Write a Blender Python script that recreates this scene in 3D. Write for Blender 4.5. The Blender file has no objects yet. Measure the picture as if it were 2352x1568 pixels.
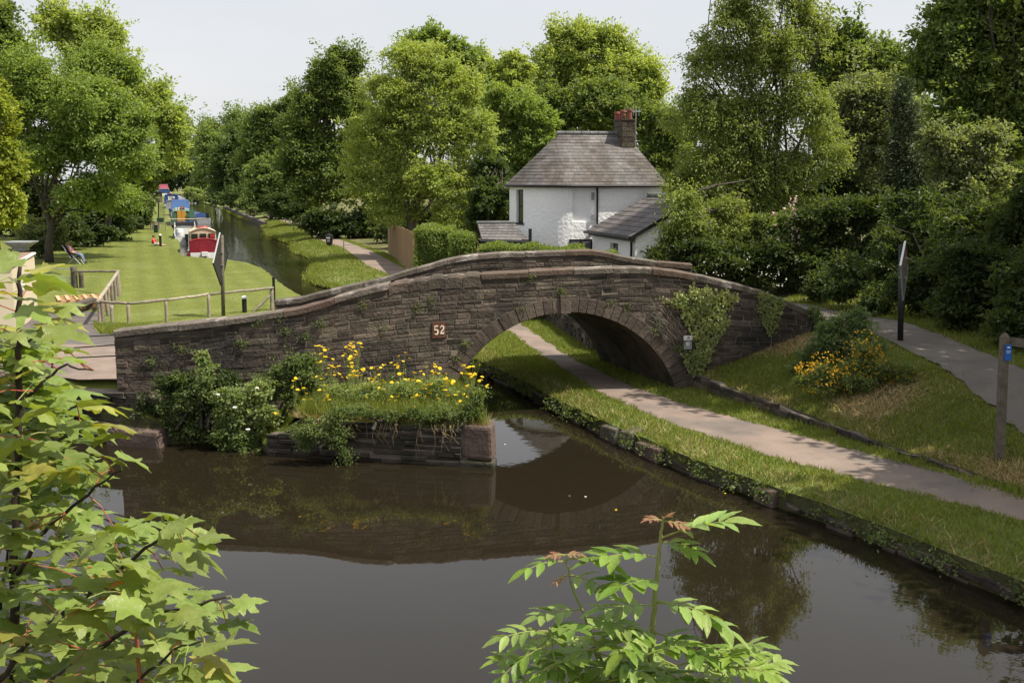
import bpy, bmesh, math, random
import numpy as np
from mathutils import Vector, Matrix
from mathutils.geometry import delaunay_2d_cdt

# ------------------------------------------------------------------ camera, sky, sun, exposure
scene = bpy.context.scene
COL = scene.collection
CAM_H = 6.2
PITCH = math.atan(384 / 2500.0)
cam = bpy.data.cameras.new('camera')
cam.sensor_width = 36.0
cam.lens = 36.0 * 2500.0 / 2352.0
cam.clip_start = 0.05
cam.clip_end = 3000.0
camera = bpy.data.objects.new('camera', cam)
camera.location = (0, 0, CAM_H)
camera.rotation_euler = (math.pi / 2 - PITCH, 0, 0)
COL.objects.link(camera)
scene.camera = camera

SUN_EL = math.radians(56)
SUN_AZ = math.radians(101)            # compass bearing from +Y towards +X
sun_dir = Vector((math.cos(SUN_EL) * math.sin(SUN_AZ), math.cos(SUN_EL) * math.cos(SUN_AZ), math.sin(SUN_EL)))
world = bpy.data.worlds.new('World')
scene.world = world
world.use_nodes = True
wn, wl = world.node_tree.nodes, world.node_tree.links
wn.clear()
w_out = wn.new('ShaderNodeOutputWorld')
w_bg = wn.new('ShaderNodeBackground')
w_sky = wn.new('ShaderNodeTexSky')
w_sky.sky_type = 'NISHITA'
w_sky.sun_disc = False
w_sky.sun_elevation = SUN_EL
w_sky.sun_rotation = SUN_AZ
w_sky.air_density = 1.0
w_sky.dust_density = 3.0
w_sky.ozone_density = 1.0
# thin high cloud veil over the whole sky
w_tc = wn.new('ShaderNodeTexCoord')
w_map = wn.new('ShaderNodeMapping')
w_map.inputs['Scale'].default_value = (1.0, 1.0, 3.2)
w_noise = wn.new('ShaderNodeTexNoise')
w_noise.inputs['Scale'].default_value = 2.6
w_noise.inputs['Detail'].default_value = 6
w_ramp = wn.new('ShaderNodeMapRange')
w_ramp.inputs['From Min'].default_value = 0.35
w_ramp.inputs['From Max'].default_value = 0.75
w_ramp.inputs['To Min'].default_value = 0.72
w_ramp.inputs['To Max'].default_value = 0.95
w_mix = wn.new('ShaderNodeMix')
w_mix.data_type = 'RGBA'
w_mix.inputs['B'].default_value = (5.55, 5.6, 5.75, 1)
w_bg.inputs['Strength'].default_value = 0.1
wl.new(w_tc.outputs['Generated'], w_map.inputs['Vector'])
wl.new(w_map.outputs['Vector'], w_noise.inputs['Vector'])
wl.new(w_noise.outputs['Fac'], w_ramp.inputs['Value'])
wl.new(w_ramp.outputs['Result'], w_mix.inputs['Factor'])
wl.new(w_sky.outputs['Color'], w_mix.inputs['A'])
wl.new(w_mix.outputs['Result'], w_bg.inputs['Color'])
wl.new(w_bg.outputs['Background'], w_out.inputs['Surface'])

sl = bpy.data.lights.new('sun', 'SUN')
sl.energy = 4.3
sl.angle = math.radians(0.55)
sl.color = (1.0, 0.93, 0.8)
sun = bpy.data.objects.new('sun', sl)
sun.rotation_euler = sun_dir.to_track_quat('Z', 'Y').to_euler()
sun.location = (30, -10, 60)
COL.objects.link(sun)

scene.view_settings.view_transform = 'Standard'
scene.view_settings.look = 'None'
scene.view_settings.exposure = 0.65
scene.view_settings.gamma = 1.0
scene.view_settings.use_curve_mapping = False
scene.cycles.max_bounces = 6
scene.cycles.diffuse_bounces = 3
scene.cycles.glossy_bounces = 3
scene.cycles.transmission_bounces = 4
scene.cycles.transparent_max_bounces = 6
scene.cycles.caustics_reflective = False
scene.cycles.caustics_refractive = False

# ------------------------------------------------------------------ surveying: sight line -> place
FPX = 2500.0
_c, _s = math.cos(PITCH), math.sin(PITCH)
def _ray(px, py):
    a, b = (px - 1176) / FPX, -(py - 784) / FPX
    return a, _c + b * _s, -_s + b * _c
def gp(px, py, z=0.0):
    d = _ray(px, py); t = (z - CAM_H) / d[2]
    return d[0] * t, d[1] * t
def at(px, py, Y):
    d = _ray(px, py); t = Y / d[1]
    return Vector((d[0] * t, Y, CAM_H + d[2] * t))

rng = random.Random(7)
def R(a, b): return rng.uniform(a, b)
def interp(x, pts):
    return float(np.interp(x, [p[0] for p in pts], [p[1] for p in pts]))
def smooth(t):
    t = np.clip(t, 0, 1); return t * t * (3 - 2 * t)

# ------------------------------------------------------------------ materials
MAT = {}
def mat(name, c1, c2=None, nscale=4.0, rough=0.85, bump=0.0, bscale=20.0, island=0.0, c3=None, spec=0.3,
        metal=0.0, transl=0.0, detail=4.0, stripe=0.0, n3=0.6, objrand=0.0, thr3=(0.5, 0.65), stretch=(1, 1, 1), coat=0.0):
    m = bpy.data.materials.new(name); m.use_nodes = True
    nt = m.node_tree; n, l = nt.nodes, nt.links
    p = n['Principled BSDF']
    p.inputs['Roughness'].default_value = rough
    p.inputs['Specular IOR Level'].default_value = spec
    p.inputs['Metallic'].default_value = metal
    p.inputs['Coat Weight'].default_value = coat
    geo = n.new('ShaderNodeNewGeometry')
    mp = n.new('ShaderNodeMapping'); mp.inputs['Scale'].default_value = stretch
    l.new(geo.outputs['Position'], mp.inputs['Vector'])
    def noise(sc, d=detail):
        t = n.new('ShaderNodeTexNoise'); t.inputs['Scale'].default_value = sc; t.inputs['Detail'].default_value = d
        l.new(mp.outputs['Vector'], t.inputs['Vector']); return t.outputs['Fac']
    def remap(src, a, b, c=0.0, d=1.0):
        r = n.new('ShaderNodeMapRange')
        for k, v in zip(('From Min', 'From Max', 'To Min', 'To Max'), (a, b, c, d)): r.inputs[k].default_value = v
        l.new(src, r.inputs['Value']); return r.outputs['Result']
    def mix(f, a, b):
        x = n.new('ShaderNodeMix'); x.data_type = 'RGBA'
        l.new(f, x.inputs['Factor'])
        for s, v in (('A', a), ('B', b)):
            if isinstance(v, tuple): x.inputs[s].default_value = (*v, 1)
            else: l.new(v, x.inputs[s])
        return x.outputs['Result']
    if c2 is None:
        p.inputs['Base Color'].default_value = (*c1, 1)
        rgb = n.new('ShaderNodeRGB'); rgb.outputs[0].default_value = (*c1, 1); colr = rgb.outputs[0]
    else:
        colr = mix(remap(noise(nscale), 0.32, 0.68), c1, c2)
    if c3 is not None:
        colr = mix(remap(noise(n3), *thr3), colr, c3)
    if stripe:
        m2 = n.new('ShaderNodeMapping'); m2.inputs['Rotation'].default_value = (0, 0, -0.33); l.new(geo.outputs['Position'], m2.inputs['Vector'])
        wv = n.new('ShaderNodeTexWave'); wv.inputs['Scale'].default_value = 0.26; wv.inputs['Distortion'].default_value = 0.25; wv.inputs['Detail Scale'].default_value = 0.5; l.new(m2.outputs['Vector'], wv.inputs['Vector'])
        h0 = n.new('ShaderNodeHueSaturation'); l.new(remap(wv.outputs['Fac'], 0, 1, 1 - stripe, 1 + stripe), h0.inputs['Value']); l.new(colr, h0.inputs['Color']); colr = h0.outputs['Color']
    if island or objrand:
        hsv = n.new('ShaderNodeHueSaturation')
        if island:
            src = geo.outputs['Random Per Island']; amt = island
        else:
            src = None; amt = 0
        if objrand:
            oi = n.new('ShaderNodeObjectInfo')
            if src is not None:
                ad = n.new('ShaderNodeMath'); ad.operation = 'ADD'
                l.new(src, ad.inputs[0]); l.new(oi.outputs['Random'], ad.inputs[1])
                fr = n.new('ShaderNodeMath'); fr.operation = 'FRACT'
                l.new(ad.outputs[0], fr.inputs[0]); src = fr.outputs[0]; amt = max(island, objrand)
            else:
                src = oi.outputs['Random']; amt = objrand
        l.new(remap(src, 0, 1, 1 - amt, 1 + amt), hsv.inputs['Value'])
        ml = n.new('ShaderNodeMath'); ml.operation = 'MULTIPLY'; ml.inputs[1].default_value = 7.31
        fr2 = n.new('ShaderNodeMath'); fr2.operation = 'FRACT'
        l.new(src, ml.inputs[0]); l.new(ml.outputs[0], fr2.inputs[0])
        l.new(remap(fr2.outputs[0], 0, 1, 0.5 - amt * 0.05, 0.5 + amt * 0.05), hsv.inputs['Hue'])
        l.new(colr, hsv.inputs['Color']); colr = hsv.outputs['Color']
    l.new(colr, p.inputs['Base Color'])
    if bump:
        b = n.new('ShaderNodeBump'); b.inputs['Strength'].default_value = bump; b.inputs['Distance'].default_value = 0.05
        l.new(noise(bscale, 5), b.inputs['Height']); l.new(b.outputs['Normal'], p.inputs['Normal'])
    if transl:
        tr = n.new('ShaderNodeBsdfTranslucent'); mx = n.new('ShaderNodeMixShader')
        g = n.new('ShaderNodeMix'); g.data_type = 'RGBA'; g.blend_type = 'MULTIPLY'; g.inputs['Factor'].default_value = 1
        l.new(colr, g.inputs['A']); g.inputs['B'].default_value = (1.5, 1.45, 0.5, 1)
        l.new(g.outputs['Result'], tr.inputs['Color'])
        mx.inputs['Fac'].default_value = transl
        o = n['Material Output']
        l.new(p.outputs['BSDF'], mx.inputs[1]); l.new(tr.outputs['BSDF'], mx.inputs[2]); l.new(mx.outputs['Shader'], o.inputs['Surface'])
    MAT[name] = m
    return m

mat('stone', (0.058, 0.047, 0.037), (0.115, 0.092, 0.071), 2.2, 0.9, 0.7, 14, island=0.42, c3=(0.036, 0.032, 0.028), n3=0.7, objrand=0.42)
mat('stone_dark', (0.034, 0.029, 0.024), (0.08, 0.066, 0.053), 2.5, 0.9, 0.7, 14, island=0.4, c3=(0.03, 0.035, 0.02), n3=1.1, objrand=0.4)
mat('coping', (0.095, 0.078, 0.063), (0.165, 0.142, 0.118), 3.0, 0.88, 0.6, 16, island=0.25, objrand=0.25, c3=(0.33, 0.3, 0.27), n3=1.7, thr3=(0.58, 0.66))
mat('coping_red', (0.09, 0.06, 0.045), (0.135, 0.098, 0.075), 4.0, 0.88, 0.5, 16, objrand=0.15)
mat('mortar', (0.17, 0.145, 0.125), (0.09, 0.075, 0.064), 3.0, 0.95, 0.6, 30)
mat('mortar_dark', (0.26, 0.215, 0.175), (0.1, 0.084, 0.07), 1.1, 0.95, 0.6, 30)
mat('ring_stone', (0.07, 0.054, 0.042), (0.115, 0.09, 0.072), 2.6, 0.9, 0.5, 12, objrand=0.22, c3=(0.06, 0.05, 0.04), n3=1.3)
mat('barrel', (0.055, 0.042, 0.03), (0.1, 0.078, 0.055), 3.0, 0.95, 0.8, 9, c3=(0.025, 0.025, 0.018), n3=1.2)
mat('quay_red', (0.085, 0.058, 0.047), (0.135, 0.098, 0.08), 3.0, 0.9, 0.6, 12)
mat('render_white', (0.9, 0.9, 0.9), (0.85, 0.86, 0.87), 1.5, 0.9, 0.9, 7)
mat('white_paint', (0.78, 0.78, 0.77), (0.7, 0.7, 0.68), 6, 0.5)
mat('slate', (0.105, 0.096, 0.092), (0.165, 0.155, 0.15), 1.2, 0.7, 0.25, 30, island=0.25, objrand=0.25, c3=(0.085, 0.07, 0.06), n3=0.7, thr3=(0.45, 0.6), spec=0.4)
mat('slate_grey', (0.11, 0.1, 0.098), (0.15, 0.135, 0.13), 1.5, 0.7, 0.25, 30, island=0.2, objrand=0.2)
mat('ridge_tile', (0.12, 0.125, 0.125), (0.2, 0.2, 0.2), 3, 0.8, 0.3, 20, objrand=0.2)
mat('black_paint', (0.012, 0.012, 0.013), None, rough=0.45, spec=0.4)
mat('dark_glass', (0.015, 0.018, 0.02), None, rough=0.08, spec=0.6)
mat('lace', (0.22, 0.22, 0.23), (0.05, 0.05, 0.055), 22, 0.9)
mat('chimney_stone', (0.06, 0.047, 0.037), (0.12, 0.092, 0.07), 4, 0.95, 0.8, 12, c3=(0.08, 0.08, 0.05), n3=3, objrand=0.25)
mat('terracotta', (0.2, 0.07, 0.052), (0.26, 0.1, 0.075), 5, 0.8, objrand=0.12)
mat('fence_wood', (0.25, 0.16, 0.085), (0.34, 0.23, 0.13), 5, 0.85, 0.3, 30, objrand=0.18, stretch=(1, 1, 0.15))
mat('grey_wood', (0.24, 0.195, 0.15), (0.34, 0.29, 0.235), 6, 0.9, 0.5, 25, objrand=0.22, c3=(0.2, 0.21, 0.15), n3=2)
mat('dark_wood', (0.06, 0.05, 0.042), (0.13, 0.11, 0.09), 7, 0.9, 0.5, 25)
mat('post_wood', (0.1, 0.085, 0.066), (0.16, 0.14, 0.11), 7, 0.9, 0.4, 25)
mat('pallet_wood', (0.52, 0.31, 0.15), (0.62, 0.42, 0.24), 5, 0.8, 0.2, 30, objrand=0.2)
mat('cabin_cream', (0.66, 0.58, 0.42), (0.62, 0.54, 0.39), 2, 0.6)
mat('cabin_roof', (0.3, 0.22, 0.17), (0.22, 0.17, 0.14), 3, 0.9, c3=(0.16, 0.08, 0.05), n3=2.2)
mat('galv', (0.42, 0.45, 0.46), (0.34, 0.37, 0.38), 6, 0.45, metal=0.4)
mat('grey_metal', (0.3, 0.31, 0.31), (0.22, 0.23, 0.23), 5, 0.5)
mat('red_canvas', (0.23, 0.014, 0.026), (0.17, 0.01, 0.02), 5, 0.8, 0.4, 7)
mat('red_paint', (0.34, 0.04, 0.035), None, rough=0.4)
mat('green_paint', (0.06, 0.16, 0.1), (0.09, 0.19, 0.13), 4, 0.5)
mat('dark_green', (0.03, 0.065, 0.042), None, rough=0.6)
mat('rope', (0.35, 0.3, 0.22), None, rough=0.9)
mat('orange_paint', (0.58, 0.3, 0.05), None, rough=0.5)
mat('blue_canvas', (0.06, 0.13, 0.3), (0.05, 0.1, 0.24), 4, 0.7)
mat('blue_paint', (0.025, 0.06, 0.18), None, rough=0.4)
mat('sign_blue', (0.015, 0.12, 0.5), None, rough=0.4)
mat('pink_canvas', (0.34, 0.09, 0.13), None, rough=0.8)
mat('cream_paint', (0.6, 0.52, 0.38), None, rough=0.5)
mat('brown_plate', (0.13, 0.055, 0.035), (0.1, 0.04, 0.028), 12, 0.6)
mat('number_cream', (0.78, 0.7, 0.55), None, rough=0.5)
mat('sign_back', (0.03, 0.03, 0.028), (0.05, 0.047, 0.043), 30, 0.5, spec=0.4)
mat('skin', (0.55, 0.31, 0.23), None, rough=0.6)
mat('hair', (0.16, 0.09, 0.05), None, rough=0.7)
mat('red_shirt', (0.62, 0.04, 0.05), None, rough=0.8)
mat('mauve_shirt', (0.3, 0.14, 0.16), None, rough=0.8)
mat('jeans', (0.16, 0.2, 0.3), None, rough=0.8)
mat('pale_denim', (0.42, 0.48, 0.58), None, rough=0.8)
mat('chair_fabric', (0.025, 0.02, 0.035), None, rough=0.8)
mat('bark', (0.05, 0.042, 0.034), (0.095, 0.08, 0.064), 5, 0.95, 0.8, 12, stretch=(1, 1, 0.3))
mat('bark_pale', (0.16, 0.14, 0.11), (0.09, 0.075, 0.06), 5, 0.95, 0.6, 12, stretch=(1, 1, 0.4))
mat('twig_dark', (0.02, 0.016, 0.013), (0.05, 0.035, 0.025), 20, 0.8)
mat('stalk_red', (0.36, 0.06, 0.05), (0.3, 0.14, 0.06), 9, 0.5)
mat('stalk_green', (0.2, 0.28, 0.06), (0.26, 0.25, 0.09), 9, 0.5)
mat('asphalt', (0.115, 0.1, 0.09), (0.165, 0.145, 0.128), 1.1, 0.95, 0.5, 60, c3=(0.2, 0.165, 0.14), n3=0.45)
mat('asphalt_red', (0.215, 0.165, 0.136), (0.275, 0.215, 0.178), 1.5, 0.95, 0.5, 60, c3=(0.15, 0.13, 0.115), n3=0.5)
mat('asphalt_grey', (0.135, 0.118, 0.102), (0.172, 0.15, 0.132), 1.3, 0.95, 0.5, 60, c3=(0.19, 0.165, 0.14), n3=0.5)
mat('tarmac_dark', (0.1, 0.085, 0.08), (0.14, 0.125, 0.118), 1.5, 0.95, 0.4, 50)
mat('soil', (0.09, 0.07, 0.045), (0.14, 0.11, 0.07), 3, 0.95, 0.8, 20, c3=(0.06, 0.08, 0.025), n3=1.2)
mat('bank_soil', (0.05, 0.045, 0.022), (0.09, 0.1, 0.035), 5, 0.95, 0.8, 12)
mat('bed_soil', (0.03, 0.026, 0.016), (0.06, 0.05, 0.03), 5, 0.95, 0.8, 12, c3=(0.05, 0.065, 0.02), n3=1.5)
mat('grass_ground', (0.105, 0.145, 0.03), (0.145, 0.175, 0.042), 2.4, 0.95, 0.5, 25, c3=(0.22, 0.21, 0.085), n3=0.5)
mat('lawn_ground', (0.112, 0.136, 0.022), (0.145, 0.165, 0.03), 1.6, 0.95, 0.25, 60, c3=(0.15, 0.175, 0.045), n3=0.35, stripe=0.075)
mat('slope_ground', (0.085, 0.105, 0.028), (0.2, 0.165, 0.075), 1.1, 0.95, 0.7, 25, c3=(0.08, 0.09, 0.025), n3=0.7)
mat('blade', (0.155, 0.195, 0.032), (0.21, 0.24, 0.05), 0.8, 0.6, island=0.3, transl=0.35)
mat('blade_dry', (0.36, 0.27, 0.13), (0.46, 0.36, 0.2), 2, 0.8, island=0.3, transl=0.2)
def leafmat(name, c1, c2, ns=0.55, transl=0.5, rough=0.5, spec=0.3, island=0.3):
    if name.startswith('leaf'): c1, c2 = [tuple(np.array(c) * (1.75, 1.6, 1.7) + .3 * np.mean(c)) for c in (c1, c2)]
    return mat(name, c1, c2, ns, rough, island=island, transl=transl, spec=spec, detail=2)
leafmat('leaf_ash', (0.095, 0.15, 0.03), (0.13, 0.19, 0.042))
leafmat('leaf_ash_light', (0.14, 0.2, 0.045), (0.185, 0.24, 0.06))
leafmat('leaf_sycamore', (0.06, 0.1, 0.024), (0.1, 0.145, 0.035))
leafmat('leaf_far', (0.075, 0.12, 0.035), (0.105, 0.155, 0.045))
leafmat('leaf_far_dark', (0.05, 0.085, 0.028), (0.075, 0.115, 0.038))
leafmat('leaf_birch', (0.1, 0.145, 0.028), (0.135, 0.18, 0.04), transl=0.45)
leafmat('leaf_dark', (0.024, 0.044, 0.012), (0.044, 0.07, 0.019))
leafmat('leaf_holly', (0.026, 0.045, 0.012), (0.046, 0.072, 0.018), rough=0.45)
leafmat('leaf_conifer', (0.03, 0.048, 0.02), (0.048, 0.07, 0.03), transl=0.15)
leafmat('leaf_pale', (0.09, 0.125, 0.055), (0.13, 0.165, 0.08))
leafmat('leaf_yellow', (0.12, 0.165, 0.008), (0.16, 0.2, 0.014), transl=0.4)
leafmat('leaf_hedge', (0.075, 0.12, 0.02), (0.105, 0.15, 0.03))
leafmat('leaf_ivy', (0.1, 0.14, 0.035), (0.2, 0.24, 0.07), ns=2.0, rough=0.3, spec=0.5)
leafmat('leaf_bramble', (0.055, 0.09, 0.022), (0.095, 0.135, 0.04), ns=1.8)
leafmat('leaf_herb', (0.1, 0.15, 0.045), (0.15, 0.2, 0.07), ns=1.5)
leafmat('leaf_fern', (0.065, 0.105, 0.04), (0.1, 0.15, 0.055), ns=1.5)
leafmat('petal_yellow', (0.88, 0.64, 0.02), (0.9, 0.7, 0.05), ns=3, transl=0.2, island=0.15)
leafmat('petal_orange', (0.8, 0.43, 0.01), (0.85, 0.52, 0.02), ns=3, transl=0.2, island=0.2)
leafmat('petal_white', (0.75, 0.75, 0.68), (0.8, 0.8, 0.75), ns=3, transl=0.2, island=0.1)
leafmat('petal_pink', (0.7, 0.42, 0.45), (0.75, 0.55, 0.55), ns=3, transl=0.2, island=0.1)
for nm, a, b in (('sycamore_leaf', (0.165, 0.23, 0.042), (0.235, 0.295, 0.08)), ('sycamore_leaf_yellow', (0.25, 0.26, 0.045), (0.32, 0.31, 0.07)),
                 ('sycamore_leaf_orange', (0.62, 0.28, 0.09), (0.55, 0.2, 0.06)), ('ash_leaf', (0.14, 0.235, 0.032), (0.19, 0.29, 0.05)),
                 ('ash_leaf_pale', (0.21, 0.31, 0.075), (0.26, 0.35, 0.1)), ('ash_bud', (0.26, 0.12, 0.07), (0.32, 0.19, 0.1))):
    mat(nm, a, b, 14, 0.42, 0.2, 45, objrand=0.25, transl=0.36, spec=0.4)

def water_material():
    m = bpy.data.materials.new('canal_water'); m.use_nodes = True
    n, l = m.node_tree.nodes, m.node_tree.links
    p = n['Principled BSDF']
    p.inputs['Base Color'].default_value = (0.016, 0.0125, 0.0075, 1)
    p.inputs['Roughness'].default_value = 0.015
    p.inputs['IOR'].default_value = 1.36
    p.inputs['Specular IOR Level'].default_value = 0.5
    geo = n.new('ShaderNodeNewGeometry')
    mp = n.new('ShaderNodeMapping'); mp.inputs['Scale'].default_value = (1.0, 1.0, 1.0)
    mp.inputs['Rotation'].default_value = (0, 0, 0.4)
    l.new(geo.outputs['Position'], mp.inputs['Vector'])
    t1 = n.new('ShaderNodeTexNoise'); t1.inputs['Scale'].default_value = 3.2; t1.inputs['Detail'].default_value = 3
    t2 = n.new('ShaderNodeTexNoise'); t2.inputs['Scale'].default_value = 0.11; t2.inputs['Detail'].default_value = 2
    l.new(mp.outputs['Vector'], t1.inputs['Vector']); l.new(mp.outputs['Vector'], t2.inputs['Vector'])
    r = n.new('ShaderNodeMapRange'); r.inputs['From Min'].default_value = 0.55; r.inputs['From Max'].default_value = 0.68
    r.inputs['To Min'].default_value = 0.012; r.inputs['To Max'].default_value = 0.1
    l.new(t2.outputs['Fac'], r.inputs['Value'])
    b = n.new('ShaderNodeBump'); b.inputs['Distance'].default_value = 0.03
    sx = n.new('ShaderNodeSeparateXYZ'); l.new(geo.outputs['Position'], sx.inputs[0])
    r2 = n.new('ShaderNodeMapRange'); r2.inputs['From Min'].default_value = 46; r2.inputs['From Max'].default_value = 60; r2.inputs['To Min'].default_value = 0; r2.inputs['To Max'].default_value = 0.8
    l.new(sx.outputs['Y'], r2.inputs['Value'])          # the open reach beyond the bridge is ruffled by wind
    ad = n.new('ShaderNodeMath'); ad.operation = 'ADD'; l.new(r.outputs['Result'], ad.inputs[0]); l.new(r2.outputs['Result'], ad.inputs[1])
    l.new(ad.outputs[0], b.inputs['Strength']); l.new(t1.outputs['Fac'], b.inputs['Height']); l.new(b.outputs['Normal'], p.inputs['Normal'])
    MAT['canal_water'] = m
water_material()

# ------------------------------------------------------------------ object helpers
class Thing:
    def __init__(s, name, label, cat, loc, group=None, kind=None):
        s.loc = Vector(loc); s.o = bpy.data.objects.new(name, None); s.o.location = s.loc
        s.o.empty_display_size = 0.3; COL.objects.link(s.o)
        s.o['label'] = label; s.o['category'] = cat
        if group: s.o['group'] = group
        if kind: s.o['kind'] = kind
def arr_mesh(name, co, fv, fn, mats, midx=None, smooth_=False):
    me = bpy.data.meshes.new(name)
    co = np.asarray(co, dtype=np.float32).reshape(-1, 3)
    fv = np.asarray(fv, dtype=np.int32).ravel(); fn = np.asarray(fn, dtype=np.int32).ravel()
    me.vertices.add(len(co)); me.vertices.foreach_set('co', co.ravel())
    me.loops.add(len(fv)); me.loops.foreach_set('vertex_index', fv)
    me.polygons.add(len(fn))
    st = np.zeros(len(fn), dtype=np.int32); st[1:] = np.cumsum(fn)[:-1]
    me.polygons.foreach_set('loop_start', st)
    for k in mats: me.materials.append(MAT[k])
    if midx is not None: me.polygons.foreach_set('material_index', np.asarray(midx, dtype=np.int32))
    me.polygons.foreach_set('use_smooth', np.full(len(fn), bool(smooth_)))
    me.update(calc_edges=True); me.validate(clean_customdata=False)
    return me
class G:
    """collects faces of one mesh (world coordinates)"""
    def __init__(s): s.v = []; s.f = []; s.m = []; s.mats = []
    def mi(s, m):
        if m not in s.mats: s.mats.append(m)
        return s.mats.index(m)
    def add(s, vs, fs, m):
        o = len(s.v); k = s.mi(m)
        s.v += [tuple(v) for v in vs]
        for f in fs: s.f.append([i + o for i in f]); s.m.append(k)
        return s
    def hexa(s, b, t, m):          # 4 bottom, 4 top points, anticlockwise seen from above
        return s.add(list(b) + list(t), [(3, 2, 1, 0), (4, 5, 6, 7), (0, 1, 5, 4), (1, 2, 6, 5), (2, 3, 7, 6), (3, 0, 4, 7)], m)
    def box(s, c, d, m, rz=0.0, rot=None):
        x, y, z = d[0] / 2, d[1] / 2, d[2] / 2
        M = rot if rot is not None else Matrix.Rotation(rz, 3, 'Z'); c = Vector(c)
        P = [c + M @ Vector(q) for q in ((-x, -y, -z), (x, -y, -z), (x, y, -z), (-x, y, -z), (-x, -y, z), (x, -y, z), (x, y, z), (-x, y, z))]
        return s.hexa(P[:4], P[4:], m)
    def beam(s, a, b, w, h, m):
        a, b = Vector(a), Vector(b); d = (b - a); L = d.length
        q = d.to_track_quat('X', 'Z').to_matrix()
        return s.box((a + b) / 2, (L, w, h), m, rot=q)
    def tube(s, pts, rad, m, n=8, cap=True):
        pts = [Vector(p) for p in pts]
        if not hasattr(rad, '__len__'): rad = [rad] * len(pts)
        vs, fs = [], []; up = Vector((0.31, 0.2, 0.93))
        for i, p in enumerate(pts):
            d = (pts[min(i + 1, len(pts) - 1)] - pts[max(i - 1, 0)]).normalized()
            a = d.cross(up)
            if a.length < 0.1: a = d.cross(Vector((1, 0, 0)))
            a.normalize(); b = d.cross(a).normalized()
            for k in range(n):
                t = 2 * math.pi * k / n; vs.append(p + (a * math.cos(t) + b * math.sin(t)) * rad[i])
        for i in range(len(pts) - 1):
            for k in range(n):
                k2 = (k + 1) % n; fs.append((i * n + k, i * n + k2, (i + 1) * n + k2, (i + 1) * n + k))
        if cap:
            fs.append(tuple(range(n))[::-1]); fs.append(tuple(range((len(pts) - 1) * n, len(pts) * n)))
        return s.add(vs, fs, m)
    def prism(s, poly, off, m):    # poly: 3-D points, off: extrusion vector
        off = Vector(off); a = [Vector(p) for p in poly]; n = len(a); b = [p + off for p in a]
        return s.add(a + b, [tuple(range(n))[::-1], tuple(range(n, 2 * n))] + [(i, (i + 1) % n, (i + 1) % n + n, i + n) for i in range(n)], m)
    def lathe(s, c, prof, m, n=14):
        c = Vector(c); vs, fs = [], []
        for r, z in prof:
            for k in range(n):
                t = 2 * math.pi * k / n; vs.append(c + Vector((r * math.cos(t), r * math.sin(t), z)))
        for i in range(len(prof) - 1):
            for k in range(n):
                k2 = (k + 1) % n; fs.append((i * n + k, i * n + k2, (i + 1) * n + k2, (i + 1) * n + k))
        fs.append(tuple(range(n))[::-1]); fs.append(tuple(range((len(prof) - 1) * n, len(prof) * n)))
        return s.add(vs, fs, m)
    def grid(s, rows, m):
        vs = [p for r in rows for p in r]; w = len(rows[0])
        return s.add(vs, [(i * w + k, i * w + k + 1, (i + 1) * w + k + 1, (i + 1) * w + k) for i in range(len(rows) - 1) for k in range(w - 1)], m)
    def mesh(s, name, org=(0, 0, 0), sm=False):
        co = np.array(s.v, dtype=np.float64).reshape(-1, 3) - np.array(org)
        me = arr_mesh(name, co, [i for f in s.f for i in f], [len(f) for f in s.f], s.mats, s.m, sm)
        return me
    def part(s, name, parent, sm=False, label=None, kind=None):
        """child mesh of a Thing (or of a part already made: pass (thing, object))"""
        if isinstance(parent, tuple): th, po = parent
        else: th, po = parent, parent.o
        org = s.center() if False else th.loc
        o = bpy.data.objects.new(name, s.mesh(name, org, sm)); COL.objects.link(o); o.parent = po
        if label: o['label'] = label
        if kind: o['kind'] = kind
        return o
    def single(s, name, label, cat, loc, group=None, kind=None, sm=False):
        o = bpy.data.objects.new(name, s.mesh(name, loc, sm)); o.location = loc; COL.objects.link(o)
        o['label'] = label
        if kind != 'structure': o['category'] = cat
        if group: o['group'] = group
        if kind: o['kind'] = kind
        return o
def np_part(name, me, parent, kind=None, label=None):
    th, po = parent if isinstance(parent, tuple) else (parent, parent.o)
    o = bpy.data.objects.new(name, me); COL.objects.link(o); o.parent = po
    if kind: o['kind'] = kind
    if label: o['label'] = label
    return o
def np_single(name, me, label, cat, loc=(0, 0, 0), kind=None, group=None):
    o = bpy.data.objects.new(name, me); o.location = loc; COL.objects.link(o)
    o['label'] = label
    if kind != 'structure': o['category'] = cat
    if kind: o['kind'] = kind
    if group: o['group'] = group
    return o
def copy_thing(t, loc, rz=0.0, label=None, scale=1.0):
    c = t.o.copy(); COL.objects.link(c); c.location = loc; c.rotation_euler = (0, 0, rz); c.scale = (scale,) * 3
    if label: c['label'] = label
    def rec(src, dst):
        for ch in src.children:
            d = ch.copy(); COL.objects.link(d); d.parent = dst; rec(ch, d)
    rec(t.o, c)
    return c

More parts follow.
